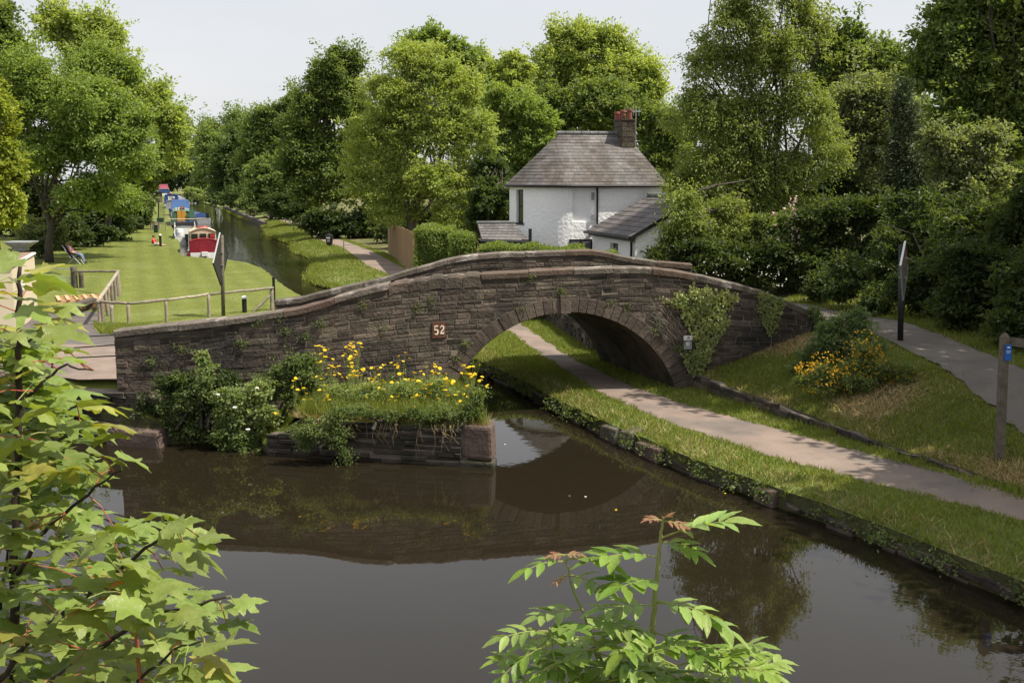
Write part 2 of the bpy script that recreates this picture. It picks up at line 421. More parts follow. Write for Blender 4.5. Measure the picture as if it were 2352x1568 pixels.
# ------------------------------------------------------------------ leaves and grass (numpy)
def leaf_arrays(P, D, N, L, W, fold):
    """P centres, D length directions, N normals; returns verts, tri indices"""
    D = D / np.maximum(np.linalg.norm(D, axis=1, keepdims=True), 1e-6)
    S = np.cross(D, N); S /= np.maximum(np.linalg.norm(S, axis=1, keepdims=True), 1e-6)
    N2 = np.cross(S, D)
    L = L[:, None]; W = W[:, None]
    v0 = P - D * L * 0.5; v2 = P + D * L * 0.5
    q = P - D * L * 0.05 + N2 * W * fold
    v1 = q - S * W * 0.5; v3 = q + S * W * 0.5
    V = np.stack([v0, v1, v2, v3], 1).reshape(-1, 3)
    n = len(P); b = (np.arange(n) * 4)[:, None]
    T = np.concatenate([b + np.array([[0, 2, 1]]), b + np.array([[0, 3, 2]])], 1).reshape(-1)
    return V, T
def leaf_mesh(name, V, T, m, org=(0, 0, 0)):
    return arr_mesh(name, V - np.array(org), T, np.full(len(T) // 3, 3), [m])
def unit(nr, n):
    v = nr.normal(size=(n, 3)); return v / np.linalg.norm(v, axis=1, keepdims=True)
def crown_leaves(lobes, n, size, seed, clump=0.8, flat=0.65, upb=0.55, inner=0.18, droop=0.0, ratio=0.55, spread=1.0, sub=6, low=False, spray=0.9):
    """lobes: (x,y,z,rx,ry,rz). Leaves gathered in clumps on and inside the lobes."""
    nr = np.random.default_rng(seed)
    lob = []
    for q in lobes:                      # break each mass up into smaller boughs
        q = np.array(q, float); b = q.copy(); b[3:] *= .82; lob.append(b)
        for d in unit(nr, sub):
            d[1] = -abs(d[1]) if nr.random() < .5 else d[1]; d[2] = abs(d[2]) if d[2] < -.4 and not low else d[2]
            k = nr.uniform(.32, .55); c = q.copy(); c[:3] += d * q[3:] * nr.uniform(.6, .85); c[3:] *= k * nr.uniform(.8, 1.2, 3); lob.append(c)
    lob = np.array(lob)
    area = lob[:, 3] * lob[:, 4] + lob[:, 3] * lob[:, 5] + lob[:, 4] * lob[:, 5]
    area = area / area.sum()
    vol_n = int(n * inner); sh_n = n - vol_n
    Ps, Ds, Ns, Ls = [], [], [], []
    centers = []
    for li, L in enumerate(lob):
        k = int(sh_n * area[li])
        if k < 8: continue
        A = L[3] * L[4] + L[3] * L[5] + L[4] * L[5]
        nc = max(5, int(3.9 * A / (clump * clump)))
        u = unit(nr, nc); u[:, 1] = np.where((u[:, 1] > .2) & (nr.random(nc) < .6), -u[:, 1], u[:, 1]); u[:, 2] = np.where((u[:, 2] < -0.55) & (not low), -u[:, 2], u[:, 2])
        rad = 0.98 - 0.5 * nr.random(nc) ** 1.4 + 0.2 * nr.normal(size=nc).clip(-1, 1.8)
        C = L[:3] + u * L[3:6] * rad[:, None]
        cr = clump * nr.uniform(0.4, 1.15, nc)
        centers.append((C, cr))
        idx = nr.choice(nc, size=k, p=cr ** 2 / (cr ** 2).sum())
        w = unit(nr, k); w[:, 2] = np.where((w[:, 2] < 0) & (nr.random(k) < 0.55), -w[:, 2], w[:, 2])
        rr = nr.random(k) ** 0.45
        off = w * rr[:, None] * cr[idx][:, None] * np.array([spread, spread, flat])
        ln = (nr.random(nc) ** 2 * spray * cr)[idx]; sd = u + unit(nr, nc) * .6 + np.array([0, 0, .35]); sd = sd[idx]
        P = C[idx] + off * (1 - .35 * np.minimum(ln / np.maximum(cr[idx], .01), 1))[:, None] + sd * (ln * (nr.random(k) * 2.2 - .4))[:, None]
        if droop: P[:, 2] -= droop * rr * rr * cr[idx]
        out = u[idx]
        N = np.array([0, 0, 1.0]) * upb + w * 0.5 + out * 0.35 + unit(nr, k) * 0.45
        D = w + out * 0.4 + unit(nr, k) * 0.8; D[:, 2] -= 0.25 + droop
        Ps.append(P); Ds.append(D); Ns.append(N); Ls.append(size * nr.uniform(0.65, 1.35, k))
    if vol_n:
        li = nr.choice(len(lob), size=vol_n, p=area)
        P = lob[li, :3] + unit(nr, vol_n) * lob[li, 3:6] * (nr.random(vol_n) ** 0.5 * 0.78)[:, None]
        Ps.append(P); Ds.append(unit(nr, vol_n)); Ns.append(unit(nr, vol_n) + np.array([0, 0, 0.5])); Ls.append(size * nr.uniform(1.3, 2.4, vol_n))
    P = np.concatenate(Ps); D = np.concatenate(Ds); N = np.concatenate(Ns); Lh = np.concatenate(Ls)
    V, T = leaf_arrays(P, D, N, Lh, Lh * ratio, 0.28)
    return V, T, centers
def limb(g, a, b, r0, r1, m, nr, k=5, wob=0.05, n=7):
    a, b = np.array(a, float), np.array(b, float); L = np.linalg.norm(b - a)
    pts = []
    for i in range(k + 1):
        t = i / k; p = a * (1 - t) + b * t
        p[2] += math.sin(t * math.pi) * L * 0.05
        if 0 < i < k: p += nr.normal(size=3) * L * wob
        pts.append(p)
    g.tube(pts, [r0 + (r1 - r0) * i / k for i in range(k + 1)], m, n, cap=False)
    return pts
def tree(name, label, base, lobes, n, size, lm, seed, trunk_r=0.25, bark='bark', limbs=14, stems=1, group=None, cat='tree', **kw):
    """base: ground point; lobes in metres"""
    t = Thing(name, label, cat, base, group)
    nr = np.random.default_rng(seed + 99)
    V, T, cen = crown_leaves(lobes, n, size, seed, **kw)
    g = G(); lob = np.array(lobes)
    top = lob[:, 2].max(); mid = (lob[:, :3] * (lob[:, 3:4])).sum(0) / lob[:, 3].sum()
    for s_ in range(stems):
        b0 = np.array(base) + np.array([nr.uniform(-.5, .5) * (stems > 1), nr.uniform(-.3, .3) * (stems > 1), -0.15])
        tp = np.array([mid[0] + nr.normal() * 0.3 * stems, mid[1], mid[2] + 0.55 * (top - mid[2])])
        K = 8; pts = []
        for i in range(K + 1):
            q = i / K; qh = 0 if q < .4 else (q - .4) / .6; p = np.array([*(b0[:2] * (1 - qh) + tp[:2] * qh), b0[2] * (1 - q) + tp[2] * q]); p[:2] += nr.normal(size=2) * trunk_r * (0.5 if 0 < i else 0)
            pts.append(p)
        rad = [trunk_r * (1.15 if i == 0 else 1 - 0.8 * i / K) for i in range(K + 1)]
        g.tube(pts, rad, bark, 9)
        for j in range(limbs // stems):
            C, cr = cen[nr.integers(len(cen))]
            e = C[nr.integers(len(C))]
            i = int(nr.integers(2, K))
            if pts[i][2] > e[2] + 1: i = max(1, i - 2)
            lp = limb(g, pts[i], e, rad[i] * 0.5, 0.02, bark, nr, n=6)
            for _ in range(2):
                d = np.linalg.norm(C - lp[3], axis=1); e2 = C[np.argsort(d)[nr.integers(1, min(6, len(C)))]]
                limb(g, lp[3], e2, rad[i] * 0.2, 0.012, bark, nr, k=3, n=5)
    g.part('trunk', t, sm=True)
    np_part('crown', leaf_mesh('crown', V, T, lm, base), t)
    return t
def lobes_px(Y, spec, depth=0.8):
    """spec: (px, py, r_px[, rz_px[, dY]]) seen at distance Y -> ellipsoids in metres"""
    out = []
    for q in spec:
        px, py, r = q[:3]; rz = q[3] if len(q) > 3 and q[3] else r; dy = q[4] if len(q) > 4 else 0
        p = at(px, py, Y + dy); k = (Y + dy) / FPX
        out.append((p.x, p.y, p.z, r * k, r * k * depth, rz * k))
    return out
def inside(P, poly):
    x, y = P[:, 0], P[:, 1]; r = np.zeros(len(P), bool); n = len(poly); j = n - 1
    for i in range(n):
        xi, yi = poly[i]; xj, yj = poly[j]
        c = ((yi > y) != (yj > y)) & (x < (xj - xi) * (y - yi) / (yj - yi + 1e-12) + xi)
        r ^= c; j = i
    return r
def seg_dist(P, line):
    P = np.asarray(P, float); d = np.full(len(P), 1e9)
    for (a, b) in zip(line[:-1], line[1:]):
        a = np.array(a, float); b = np.array(b, float); ab = b - a
        t = np.clip(((P - a) @ ab) / (ab @ ab), 0, 1)
        d = np.minimum(d, np.linalg.norm(P - a - t[:, None] * ab, axis=1))
    return d
def blades(P, h, w, seed, lean=0.45):
    """one bent three-point blade per point"""
    nr = np.random.default_rng(seed); n = len(P)
    a = nr.uniform(0, 2 * math.pi, n); s = np.stack([np.cos(a), np.sin(a), np.zeros(n)], 1)
    hh = (h * nr.uniform(0.5, 1.4, n))[:, None]
    tilt = nr.normal(size=(n, 3)) * lean; tilt[:, 2] = 1
    tilt /= np.linalg.norm(tilt, axis=1, keepdims=True)
    ww = (w * nr.uniform(0.7, 1.3, n))[:, None]
    V = np.stack([P - s * ww, P + s * ww, P + tilt * hh], 1).reshape(-1, 3)
    return V, np.arange(3 * n)
# ------------------------------------------------------------------ the ground plan (metres; water level z = 0)
CANAL_R = [(10.6, 6.0), (9.4, 10.6), (7.42, 15.1), (6.55, 17.0), (5.6, 18.9), (4.4, 20.9), (3.92, 21.7), (2.7, 24.3), (1.5, 27.2), (0.1, 31.2), (-1.65, 35.6),
           (-3.6, 41), (-5.2, 46), (-6.8, 52), (-8.6, 57.2), (-10.9, 61), (-12.0, 64.5), (-12.6, 69), (-13.4, 75), (-14.7, 80), (-17.2, 87), (-19.2, 96), (-24, 109),
           (-30.5, 134), (-40, 160), (-52, 197), (-67, 238), (-100, 330), (-140, 430)]
CANAL_L = [(-3.45, 32.3), (-5.2, 37), (-7.6, 44), (-9.6, 50), (-11.2, 54.2), (-13.0, 59.5), (-15.3, 66.4), (-17.2, 70.4), (-19.3, 73.2), (-21.2, 74.6), (-22.9, 76.0),
           (-24.3, 79.5), (-28.2, 92.5), (-38.4, 123), (-58, 185), (-94, 296), (-140, 430)]
TERRACE = [(12.8, 12), (10.9, 15.6), (9.3, 19.1), (7.6, 22.7), (5.98, 26.4), (4.9, 29.0), (4.3, 30.6), (2.75, 34.9), (1.6, 42), (0, 49), (-2.3, 56), (-5.6, 64), (-9.3, 80), (-14.5, 96), (-27, 137),
           (-48, 198), (-63, 240), (-95, 330), (-135, 430)]
QUAY = [(-0.46, 22.66), (-1.5, 22.85), (-2.62, 23.09), (-4.0, 23.35), (-5.41, 23.65), (-5.8, 24.3), (-6.8, 24.8), (-7.6, 24.75), (-8.43, 24.56), (-9.14, 24.85), (-11, 25.6), (-14, 26.4), (-20, 28), (-40, 34), (-300, 110)]
NEAR_PLAN = [(-10.2, 25.15), (-9.2, 25.2), (-6.87, 25.4), (-4.9, 25.8), (-3.4, 26.25), (-1.47, 27.0), (1.38, 27.9), (3.1, 28.35), (4.64, 28.75), (6.7, 29.25), (8.4, 29.9), (9.5, 30.5)]
def catmull(pts, x):
    xs = [p[0] for p in pts]; i = int(np.clip(np.searchsorted(xs, x) - 1, 0, len(xs) - 2))
    p0, p1, p2, p3 = (pts[max(i - 1, 0)], pts[i], pts[i + 1], pts[min(i + 2, len(pts) - 1)])
    t = (x - p1[0]) / (p2[0] - p1[0])
    m1 = (p2[1] - p0[1]) / (p2[0] - p0[0]) * (p2[0] - p1[0]); m2 = (p3[1] - p1[1]) / (p3[0] - p1[0]) * (p2[0] - p1[0])
    return (2 * t ** 3 - 3 * t ** 2 + 1) * p1[1] + (t ** 3 - 2 * t ** 2 + t) * m1 + (-2 * t ** 3 + 3 * t ** 2) * p2[1] + (t ** 3 - t ** 2) * m2
def Yn(x): return catmull(NEAR_PLAN, x)
SH = (-1.65, 4.4)          # skewed axis of the barrel
def Yf(x): return Yn(float(np.clip(x - SH[0], -10.1, 9.4))) + SH[1]

def h_verge(P):
    d = seg_dist(P, CANAL_R)
    k = smooth((P[:, 1] - 48) / 6)
    return 0.5 - 0.14 * (1 - k) * np.exp(-(d / 0.35) ** 2) - k * 0.36 * np.exp(-(d / 0.9) ** 2)
def h_upper(P):
    d = seg_dist(P, TERRACE); y = P[:, 1]
    near = 0.5 + 0.38 * np.clip(1 - (28.9 - y) / 13.3 * 1.25, 0, 1) + 0.29 * np.clip(d, 0, 3.2) + 0.01 * np.clip(d - 3.2, 0, 60)
    near = near - 0.3 * smooth((21 - y) / 8)
    far = 0.5 + 0.75 * smooth((62 - y) / 20) + 0.05 * np.clip(d, 0, 12) + 0.03 * np.clip(d - 12, 0, 90)
    b = smooth((y - 31) / 5)
    return near * (1 - b) + far * b + 0.04 * np.sin(P[:, 0] * 0.9) * np.sin(y * 0.7 + 1)
def h_left(P):
    x, y = P[:, 0], P[:, 1]
    yn = np.interp(x, [p[0] for p in NEAR_PLAN], [p[1] for p in NEAR_PLAN])
    bed = 0.86 - 0.7 * smooth((-4.7 - x) / 0.8) * smooth((x + 8.6) / 0.5) * smooth((26.0 - y) / 1.2)
    road = 0.55 + 0.72 * smooth((42 - y) / 10)
    wside = smooth((-9.0 - x) / 0.8)
    front = bed * (1 - wside) + (0.5 + 0.7 * smooth((y - 25.0) / 1.0)) * wside
    k = smooth((y - yn) / 0.6)
    z = front * (1 - k) + road * k
    return z + 0.25 * smooth((-30 - x) / 30)
def dense(line, step):
    out = []
    for a, b in zip(line[:-1], line[1:]):
        a, b = np.array(a), np.array(b); L = np.linalg.norm(b - a); yy = min(a[1], b[1])
        st = step if yy < 60 else (step * 3 if yy < 140 else 30)
        k = max(1, int(L / st))
        for i in range(k):
            p = a + (b - a) * i / k
            if 0 < i: p = p + np.array([R(-.06, .06), R(-.06, .06)])
            out.append((float(p[0]), float(p[1])))
    out.append(tuple(line[-1])); return out
def terrain(name, outline, hf, m, label, skirt_m='soil', skirt=-0.7, fine=0.55, cat='ground'):
    ol = outline
    xs = [p[0] for p in ol]; ys = [p[1] for p in ol]; pts = []
    nr = np.random.default_rng(3)
    for (x0, x1, y0, y1, st) in ((-26, 24, 8, 48, fine), (-45, 30, 48, 130, 2.2), (-200, 200, 130, 480, 22), (-200, -26, 8, 48, 9), (24, 200, 8, 130, 12), (-200, -45, 48, 130, 12)):
        gx, gy = np.meshgrid(np.arange(max(x0, min(xs)), min(x1, max(xs)), st), np.arange(max(y0, min(ys)), min(y1, max(ys)), st))
        if gx.size: pts.append(np.stack([gx.ravel(), gy.ravel()], 1) + nr.uniform(-st * .2, st * .2, (gx.size, 2)))
    P = np.concatenate(pts); P = P[inside(P, ol)]
    P = P[seg_dist(P, ol + [ol[0]]) > 0.2]
    allp = [Vector(p) for p in ol] + [Vector((float(a), float(b))) for a, b in P]
    vo, eo, fo, *_ = delaunay_2d_cdt(allp, [], [list(range(len(ol)))], 1, 1e-4)
    V2 = np.array([(v.x, v.y) for v in vo]); z = hf(V2)
    g = G(); g.add(np.column_stack([V2, z]).tolist(), [tuple(f) for f in fo], m)
    oz = hf(np.array(ol)); n = len(ol)
    vs = [(x, y, float(q)) for (x, y), q in zip(ol, oz)] + [(x, y, skirt) for x, y in ol]
    g.add(vs, [(i, (i + 1) % n, n + (i + 1) % n, n + i) for i in range(n)], skirt_m)
    o = g.single(name, label, cat, (0, 0, 0), kind='structure')
    bm = bmesh.new(); bm.from_mesh(o.data); bmesh.ops.recalc_face_normals(bm, faces=bm.faces)
    if sum(f.normal.z for f in bm.faces) < 0: bmesh.ops.reverse_faces(bm, faces=bm.faces)
    bm.to_mesh(o.data); bm.free()
    return o
# water
g = G(); g.add([(-400, -60, 0), (400, -60, 0), (400, 520, 0), (-400, 520, 0)], [(0, 1, 2, 3)], 'canal_water')
g.single('water', 'still brown canal water', 'water', (0, 0, 0), kind='structure')
# verge between the canal and the terrace, with the towpath
cr = dense(CANAL_R, 0.6); tr = dense(TERRACE, 0.9)
VERGE = cr + tr[::-1]
terrain('verge', VERGE, h_verge, 'grass_ground', 'mown grass verge along the towpath', skirt_m='bank_soil')
UPPER = tr + [(-100, 500), (300, 500), (300, -20), (20, -20)]
terrain('bank', UPPER, h_upper, 'slope_ground', 'rough grass bank above the towpath')
LEFT_LINE = dense(CANAL_L, 0.7)[::-1]; QD = dense(QUAY, 0.7)
LEFTP = LEFT_LINE + [(-1.6, 27.4), (-1.0, 25.0)] + QD + [(-300, 500)]
terrain('lawn', LEFTP, h_left, 'lawn_ground', 'mown lawn on the mooring side', fine=0.7, skirt_m='bank_soil')
# embankment under the camera (below the frame)
g = G(); rows = []
for y, z in ((-30, 4.6), (-1, 4.6), (3, 3.4), (5, 2.5), (8, 1.0), (10.2, -0.5)):
    rows.append([(x, y + 0.2 * math.sin(x), z) for x in range(-60, 10, 4)])
g.grid(rows, 'soil'); g.single('embankment', 'bank under the viewpoint', 'ground', (0, 0, 0), kind='structure')

def ribbon(name, Lp, Rp, hf, m, label, dz=0.012, k=60, w=5, jit=0.05):
    def res(line):
        a = np.array(line, float); d = np.r_[0, np.cumsum(np.linalg.norm(np.diff(a, axis=0), axis=1))]
        t = np.linspace(0, d[-1], k); return np.stack([np.interp(t, d, a[:, 0]), np.interp(t, d, a[:, 1])], 1)
    A, B = res(Lp), res(Rp); nr = np.random.default_rng(k)
    A[1:-1] += nr.normal(size=A[1:-1].shape) * jit; B[1:-1] += nr.normal(size=B[1:-1].shape) * jit
    g = G(); rows = []
    for i in range(k):
        q = np.array([A[i] * (1 - t) + B[i] * t for t in np.linspace(0, 1, w)])
        z = hf(q) + dz; z[1:-1] += 0.01
        rows.append([(float(a), float(b), float(c)) for (a, b), c in zip(q, z)])
    g.grid(rows, m)
    o = g.single(name, label, 'path', (0, 0, 0), kind='structure')
    bm = bmesh.new(); bm.from_mesh(o.data)
    if sum(f.normal.z for f in bm.faces) < 0: bmesh.ops.reverse_faces(bm, faces=bm.faces)
    bm.to_mesh(o.data); bm.free(); return o
PATH_L = [(11.2, 12.0), (9.7, 15.4), (8.5, 17.4), (7.1, 19.2), (5.45, 21.3), (3.65, 24.5), (2.25, 28.3), (0.9, 34.3), (-0.5, 41.4), (-2.6, 49), (-5.6, 58), (-9.0, 68), (-13.1, 84.9), (-17.4, 97), (-23.4, 120.7), (-35, 152.6)]
PATH_R = [(12.0, 13.6), (10.6, 16.3), (9.2, 18.8), (8.0, 20.8), (6.15, 23.8), (4.6, 26.2), (3.55, 28.3), (1.9, 33.5), (0.25, 42.0), (-1.5, 49), (-4.0, 58), (-7.0, 68), (-10.8, 82.5), (-15, 95.5), (-20.6, 116), (-33, 152.6)]
ribbon('towpath', PATH_L[:9], PATH_R[:9], h_verge, 'asphalt_red', 'pinkish tarmac towpath', k=90)
ribbon('towpath', PATH_L[8:], PATH_R[8:], h_verge, 'asphalt_red', 'pinkish tarmac towpath beyond the bridge', k=70)
UP_A = [gp(*p, 1.72) for p in ((1780, 690), (1870, 700), (1960, 720), (2100, 762), (2230, 806), (2352, 850), (2500, 905))]
UP_B = [gp(*p, 1.66) for p in ((1800, 740), (1895, 752), (1990, 778), (2075, 815), (2200, 864), (2352, 930), (2500, 1010))]
ribbon('upper_path', UP_A, UP_B, h_upper, 'asphalt_grey', 'grey tarmac path leaving the bridge', k=50, dz=0.055)
# road over the bridge and yard on the mooring side
g = G()
yard = [gp(*p, 0.62) for p in ((60, 762), (60, 716), (150, 700), (180, 722), (158, 746), (222, 752), (210, 770), (180, 800))]
ribbon('yard', [(-24, 44), (-19.4, 45.6), (-16.9, 44.6), (-15.2, 40.6), (-13.4, 35), (-9.0, 31.0)], [(-24, 36), (-20, 35.5), (-17.4, 35), (-16, 33), (-14, 30.5), (-9.2, 28.0)], h_left, 'tarmac_dark', 'dark tarmac yard by the cabin', k=40, w=6, dz=0.02)
ribbon('road', [(-9.0, 30.6), (-12, 31.2), (-20, 32.5)], [(-9.3, 25.8), (-12, 26.1), (-20, 28.2)], h_left, 'asphalt_red', 'worn road end at the bridge', k=20, dz=0.04)

# ------------------------------------------------------------------ stone laying
def stone_geo(cs, P, out, inset=0.012, back=0.03, jit=0.006, joint=0.0095):
    """cs: four (u,z) corners anticlockwise; P(u,z,out)->point. A dressed stone with an arris."""
    cu = sum(c[0] for c in cs) / 4; cz = sum(c[1] for c in cs) / 4
    def ins(d): return [(c[0] + (d if c[0] < cu else -d), c[1] + (d if c[1] < cz else -d)) for c in cs]
    a = ins(joint); b = ins(joint + .006 + R(0, 0.012))
    vs = [P(u, z, -back) for u, z in a] + [P(u, z, out - 0.014) for u, z in a] + [P(u + R(-jit, jit), z + R(-jit, jit) * .6, out + R(-jit, jit)) for u, z in b]
    fs = [(0, 1, 5, 4), (1, 2, 6, 5), (2, 3, 7, 6), (3, 0, 4, 7), (4, 5, 9, 8), (5, 6, 10, 9), (6, 7, 11, 10), (7, 4, 8, 11), (8, 9, 10, 11)]
    return vs, fs
def lay(u0, u1, zlo, zhi, P, ch=0.135, sl=0.42, bend=lambda u, z: 0.0, skip=lambda u, z: False, out=(0.0, 0.03), rough=1.0, zstart=None):
    """coursed rubble; returns list of (area, verts, faces)"""
    res = []; z = zstart if zstart is not None else min(zlo(u0 + (u1 - u0) * i / 40) for i in range(41))
    zt = max(zhi(u0 + (u1 - u0) * i / 60) for i in range(61)) + 0.8
    while z < zt:
        h = ch * R(0.72, 1.3); u = u0 - R(0, sl * 0.6)
        while u < u1:
            L = sl * R(0.5, 1.55)
            if rough > 1 and R(0, 1) < 0.12: L *= 0.5
            a, b = max(u, u0), min(u + L, u1); u += L
            if b - a < 0.06: continue
            um = (a + b) / 2; zl, zr = z + bend(a, z), z + bend(b, z)
            jl, jr = R(-.012, .012) * rough, R(-.012, .012) * rough
            cs = [(a, zl + jl * .4), (b, zr + jr * .4), (b, zr + h + jr), (a, zl + h + jl)]
            top = [zhi(a), zhi(b)]; bot = [zlo(a), zlo(b)]
            cs = [(a, max(cs[0][1], bot[0])), (b, max(cs[1][1], bot[1])), (b, min(cs[2][1], top[1])), (a, min(cs[3][1], top[0]))]
            if cs[3][1] - cs[0][1] < 0.03 or cs[2][1] - cs[1][1] < 0.03: continue
            zm = sum(c[1] for c in cs) / 4
            if skip(um, zm): continue
            vs, fs = stone_geo(cs, P, R(*out) * rough)
            res.append(((b - a) * (cs[3][1] - cs[0][1]), vs, fs))
        z += h
    return res
def place_stones(th, stones, m, n_single, name='stone', rest='stonework'):
    stones = sorted(stones, key=lambda s_: -s_[0])
    for a, vs, fs in stones[:n_single]:
        G().add(vs, fs, m).part(name, th)
    if len(stones) > n_single:
        g = G()
        for a, vs, fs in stones[n_single:]: g.add(vs, fs, m)
        g.part(rest, th, kind='stuff')

# ------------------------------------------------------------------ the bridge
bridge = Thing('stone_bridge', 'humpbacked dark stone arch bridge over the canal and towpath', 'bridge', (1.5, 30, 0))
TOP_PX = [(262, 760), (400, 745), (480, 736), (560, 726), (640, 714), (690, 706), (740, 692), (800, 674), (850, 661), (900, 650), (950, 641), (1000, 634), (1060, 630), (1100, 628), (1250, 621), (1400, 614), (1460, 612), (1510, 615),
          (1560, 622), (1610, 632), (1700, 654), (1760, 672), (1820, 696), (1880, 722)]
def on_near(px, py):
    Y = 27.5
    for _ in range(9):
        p = at(px, py, Y); Y = Yn(float(np.clip(p.x, -10.1, 9.4)))
    return at(px, py, Y)
NTOP = [(on_near(*q).x, on_near(*q).z) for q in TOP_PX]
X0, X1 = NTOP[0][0], NTOP[-1][0]
def ztop(x): return interp(x, NTOP)
arc = on_near(1299, 717); AX, AR = arc.x, 3.16; AZ = arc.z - AR; RING = 0.38
def extr(x, r=AR): return AZ + math.sqrt(max(r * r - (x - AX) ** 2, 0)) if abs(x - AX) < r else -9
def P_near(x, z, out): return Vector((x, Yn(float(np.clip(x, -10.2, 9.4))) - out, z))
COP = 0.15
SPR = 0.45
HALF = math.sqrt(AR * AR - (SPR - AZ) ** 2)
def zlow_near(x):
    if x < AX - HALF - 0.3: return 0.55 if x > -9.0 else 0.7
    if x > AX + HALF + 0.3: return 0.3
    return 0.0
def core(xa, xb, plan, zt, zb, thick, m, name, arch=None, k=140, batter=0.0):
    """mortar core of a wall that follows a plan curve, with the arch opening left out"""
    g = G()
    xs = sorted(set([xa + (xb - xa) * i / k for i in range(k + 1)]))
    for a, b in zip(xs[:-1], xs[1:]):
        q = []
        for x in (a, b):
            lo = zb(x)
            if arch: lo = max(lo, arch(x))
            q.append((x, lo, zt(x)))
        if q[0][2] - q[0][1] < 0.02: continue
        (a, la, ta), (b, lb, tb) = q
        ya, yb = plan(a), plan(b)
        g.hexa([(a, ya, la), (b, yb, lb), (b, yb + thick, lb), (a, ya + thick, la)], [(a, ya, ta), (b, yb, tb), (b, yb + thick, tb), (a, ya + thick, ta)], m)
    return g.part(name, bridge)
def bend(u, z): return 0.42 * (ztop(u) - ztop(AX)) * np.clip((z - 0.4) / 2.6, 0, 1)
core(X0, X1, lambda x: Yn(x) + 0.004, lambda x: ztop(x) - 0.02, zlow_near, 0.46, 'mortar_dark', 'spandrel_core', arch=lambda x: extr(x, AR + 0.1))
st = lay(X0, X1, zlow_near, lambda x: ztop(x) - COP, P_near, 0.12, 0.4, bend, lambda u, z: z < extr(u, AR + RING - 0.05) or (abs(u - AX) < HALF and z < 0.4), out=(0.004, 0.022))
# bigger, rougher stones towards the end of the wing wall
big = [s_ for s_ in st]
place_stones(bridge, big, 'stone', 290)
# coping
x = X0; i = 0
while x < X1 - 0.1:
    boulder = -3.4 < x < -1.2
    L = R(0.34, 0.5) if boulder else R(0.75, 1.5)
    if x < X0 + 0.1: L = 1.5
    b = min(x + L, X1); k = 4; lift = R(-0.015, 0.02)
    h = 0.3 * R(.9, 1.15) if boulder else 0.16 * R(.9, 1.1)
    ov = 0.03 if boulder else R(0.04, 0.08); th = 0.56
    cs = []
    for j in range(k + 1):
        u = x + 0.006 + (b - x - 0.012) * j / k
        zt = ztop(u) + lift; y = Yn(u)
        rr = 0.03 if not boulder else 0.07
        if boulder and j in (0, k): zt -= 0.04
        cs.append([(u, y - ov, zt - h), (u, y - ov - 0.01, zt - rr), (u, y - ov + rr, zt + R(-.01, .01)), (u, y + th - 0.1, zt + R(-.01, .01)), (u, y + th - 0.04, zt - rr), (u, y + th - 0.05, zt - h)])
    g = G(); w = 6
    vs = [p for c in cs for p in c]; fs = [(j * w + q, j * w + (q + 1) % w, (j + 1) * w + (q + 1) % w, (j + 1) * w + q) for j in range(k) for q in range(w)]
    fs += [tuple(range(w))[::-1], tuple(range(k * w, k * w + w))]
    red = (-6.0 < x < -4.8) or (-1.2 < x < 2.3 and R(0, 1) < 0.6) or (3.0 < x < 4.0)
    g.add(vs, fs, 'coping_red' if red else ('stone' if boulder else 'coping')); g.part('coping_stone', bridge)
    x = b
# arch ring
def ring(yplan, sgn, n=37, name='voussoir', dx=0.0):
    a0 = math.asin(min(1, (HALF) / AR)); A0 = math.pi / 2 + a0; A1 = math.pi / 2 - a0
    for i in range(n):
        key = i == n // 2
        t0 = A0 + (A1 - A0) * i / n; t1 = A0 + (A1 - A0) * (i + 1) / n; g_ = 0.0018
        ro = AR + RING * (1.17 if key else R(.97, 1.03)); ri = AR - (0.03 if key else 0)
        pr = 0.085 if key else R(0.03, 0.05)
        if key: t0 += 0.008; t1 -= 0.008
        c = [(AX + dx + r * math.cos(t), AZ + r * math.sin(t)) for r, t in ((ri, t0 - g_), (ri, t1 + g_), (ro, t1 + g_), (ro, t0 - g_))]
        def P(u, z, out): return Vector((u, yplan(u) - sgn * out, z))
        vs = [P(u, z, -0.3) for u, z in c] + [P(u, z, pr - 0.012) for u, z in c]
        mu = sum(q[0] for q in c) / 4; mz = sum(q[1] for q in c) / 4
        vs += [P(u + (mu - u) * .07, z + (mz - z) * .05, pr + R(-.004, .004)) for u, z in c]
        fs = [(0, 1, 5, 4), (1, 2, 6, 5), (2, 3, 7, 6), (3, 0, 4, 7), (4, 5, 9, 8), (5, 6, 10, 9), (6, 7, 11, 10), (7, 4, 8, 11), (8, 9, 10, 11)]
        G().add(vs, fs, 'ring_stone').part('keystone' if key else name, bridge)
ring(Yn, 1)
# jamb stones under the ring
for xx in (AX - HALF - 0.36, AX + HALF):
    for q in range(3):
        z0 = SPR - 0.32 * (q + 1); L = 0.4 if q % 2 else 0.46
        u0 = xx if xx > AX else xx + 0.36 - L
        vs, fs = stone_geo([(u0, z0), (u0 + L, z0), (u0 + L, z0 + 0.31), (u0, z0 + 0.31)], P_near, 0.04, back=0.3)
        G().add(vs, fs, 'ring_stone').part('jamb_stone', bridge)
# barrel with abutment walls
g = G(); rows = []
for j in range(9):
    t = j / 8; r = []
    prof = [(-HALF, -0.6), (-HALF, SPR)] + [(AR * math.cos(a), AZ - 0 + AR * math.sin(a)) for a in np.linspace(math.pi / 2 + math.asin(HALF / AR), math.pi / 2 - math.asin(HALF / AR), 29)] + [(HALF, SPR), (HALF, -0.6)]
    for (dx, z) in prof:
        xa = AX + dx; r.append((xa + SH[0] * t, Yn(xa) + 0.02 + SH[1] * t, z))
    rows.append(r)
g.grid(rows, 'barrel'); g.part('barrel', bridge, sm=False)
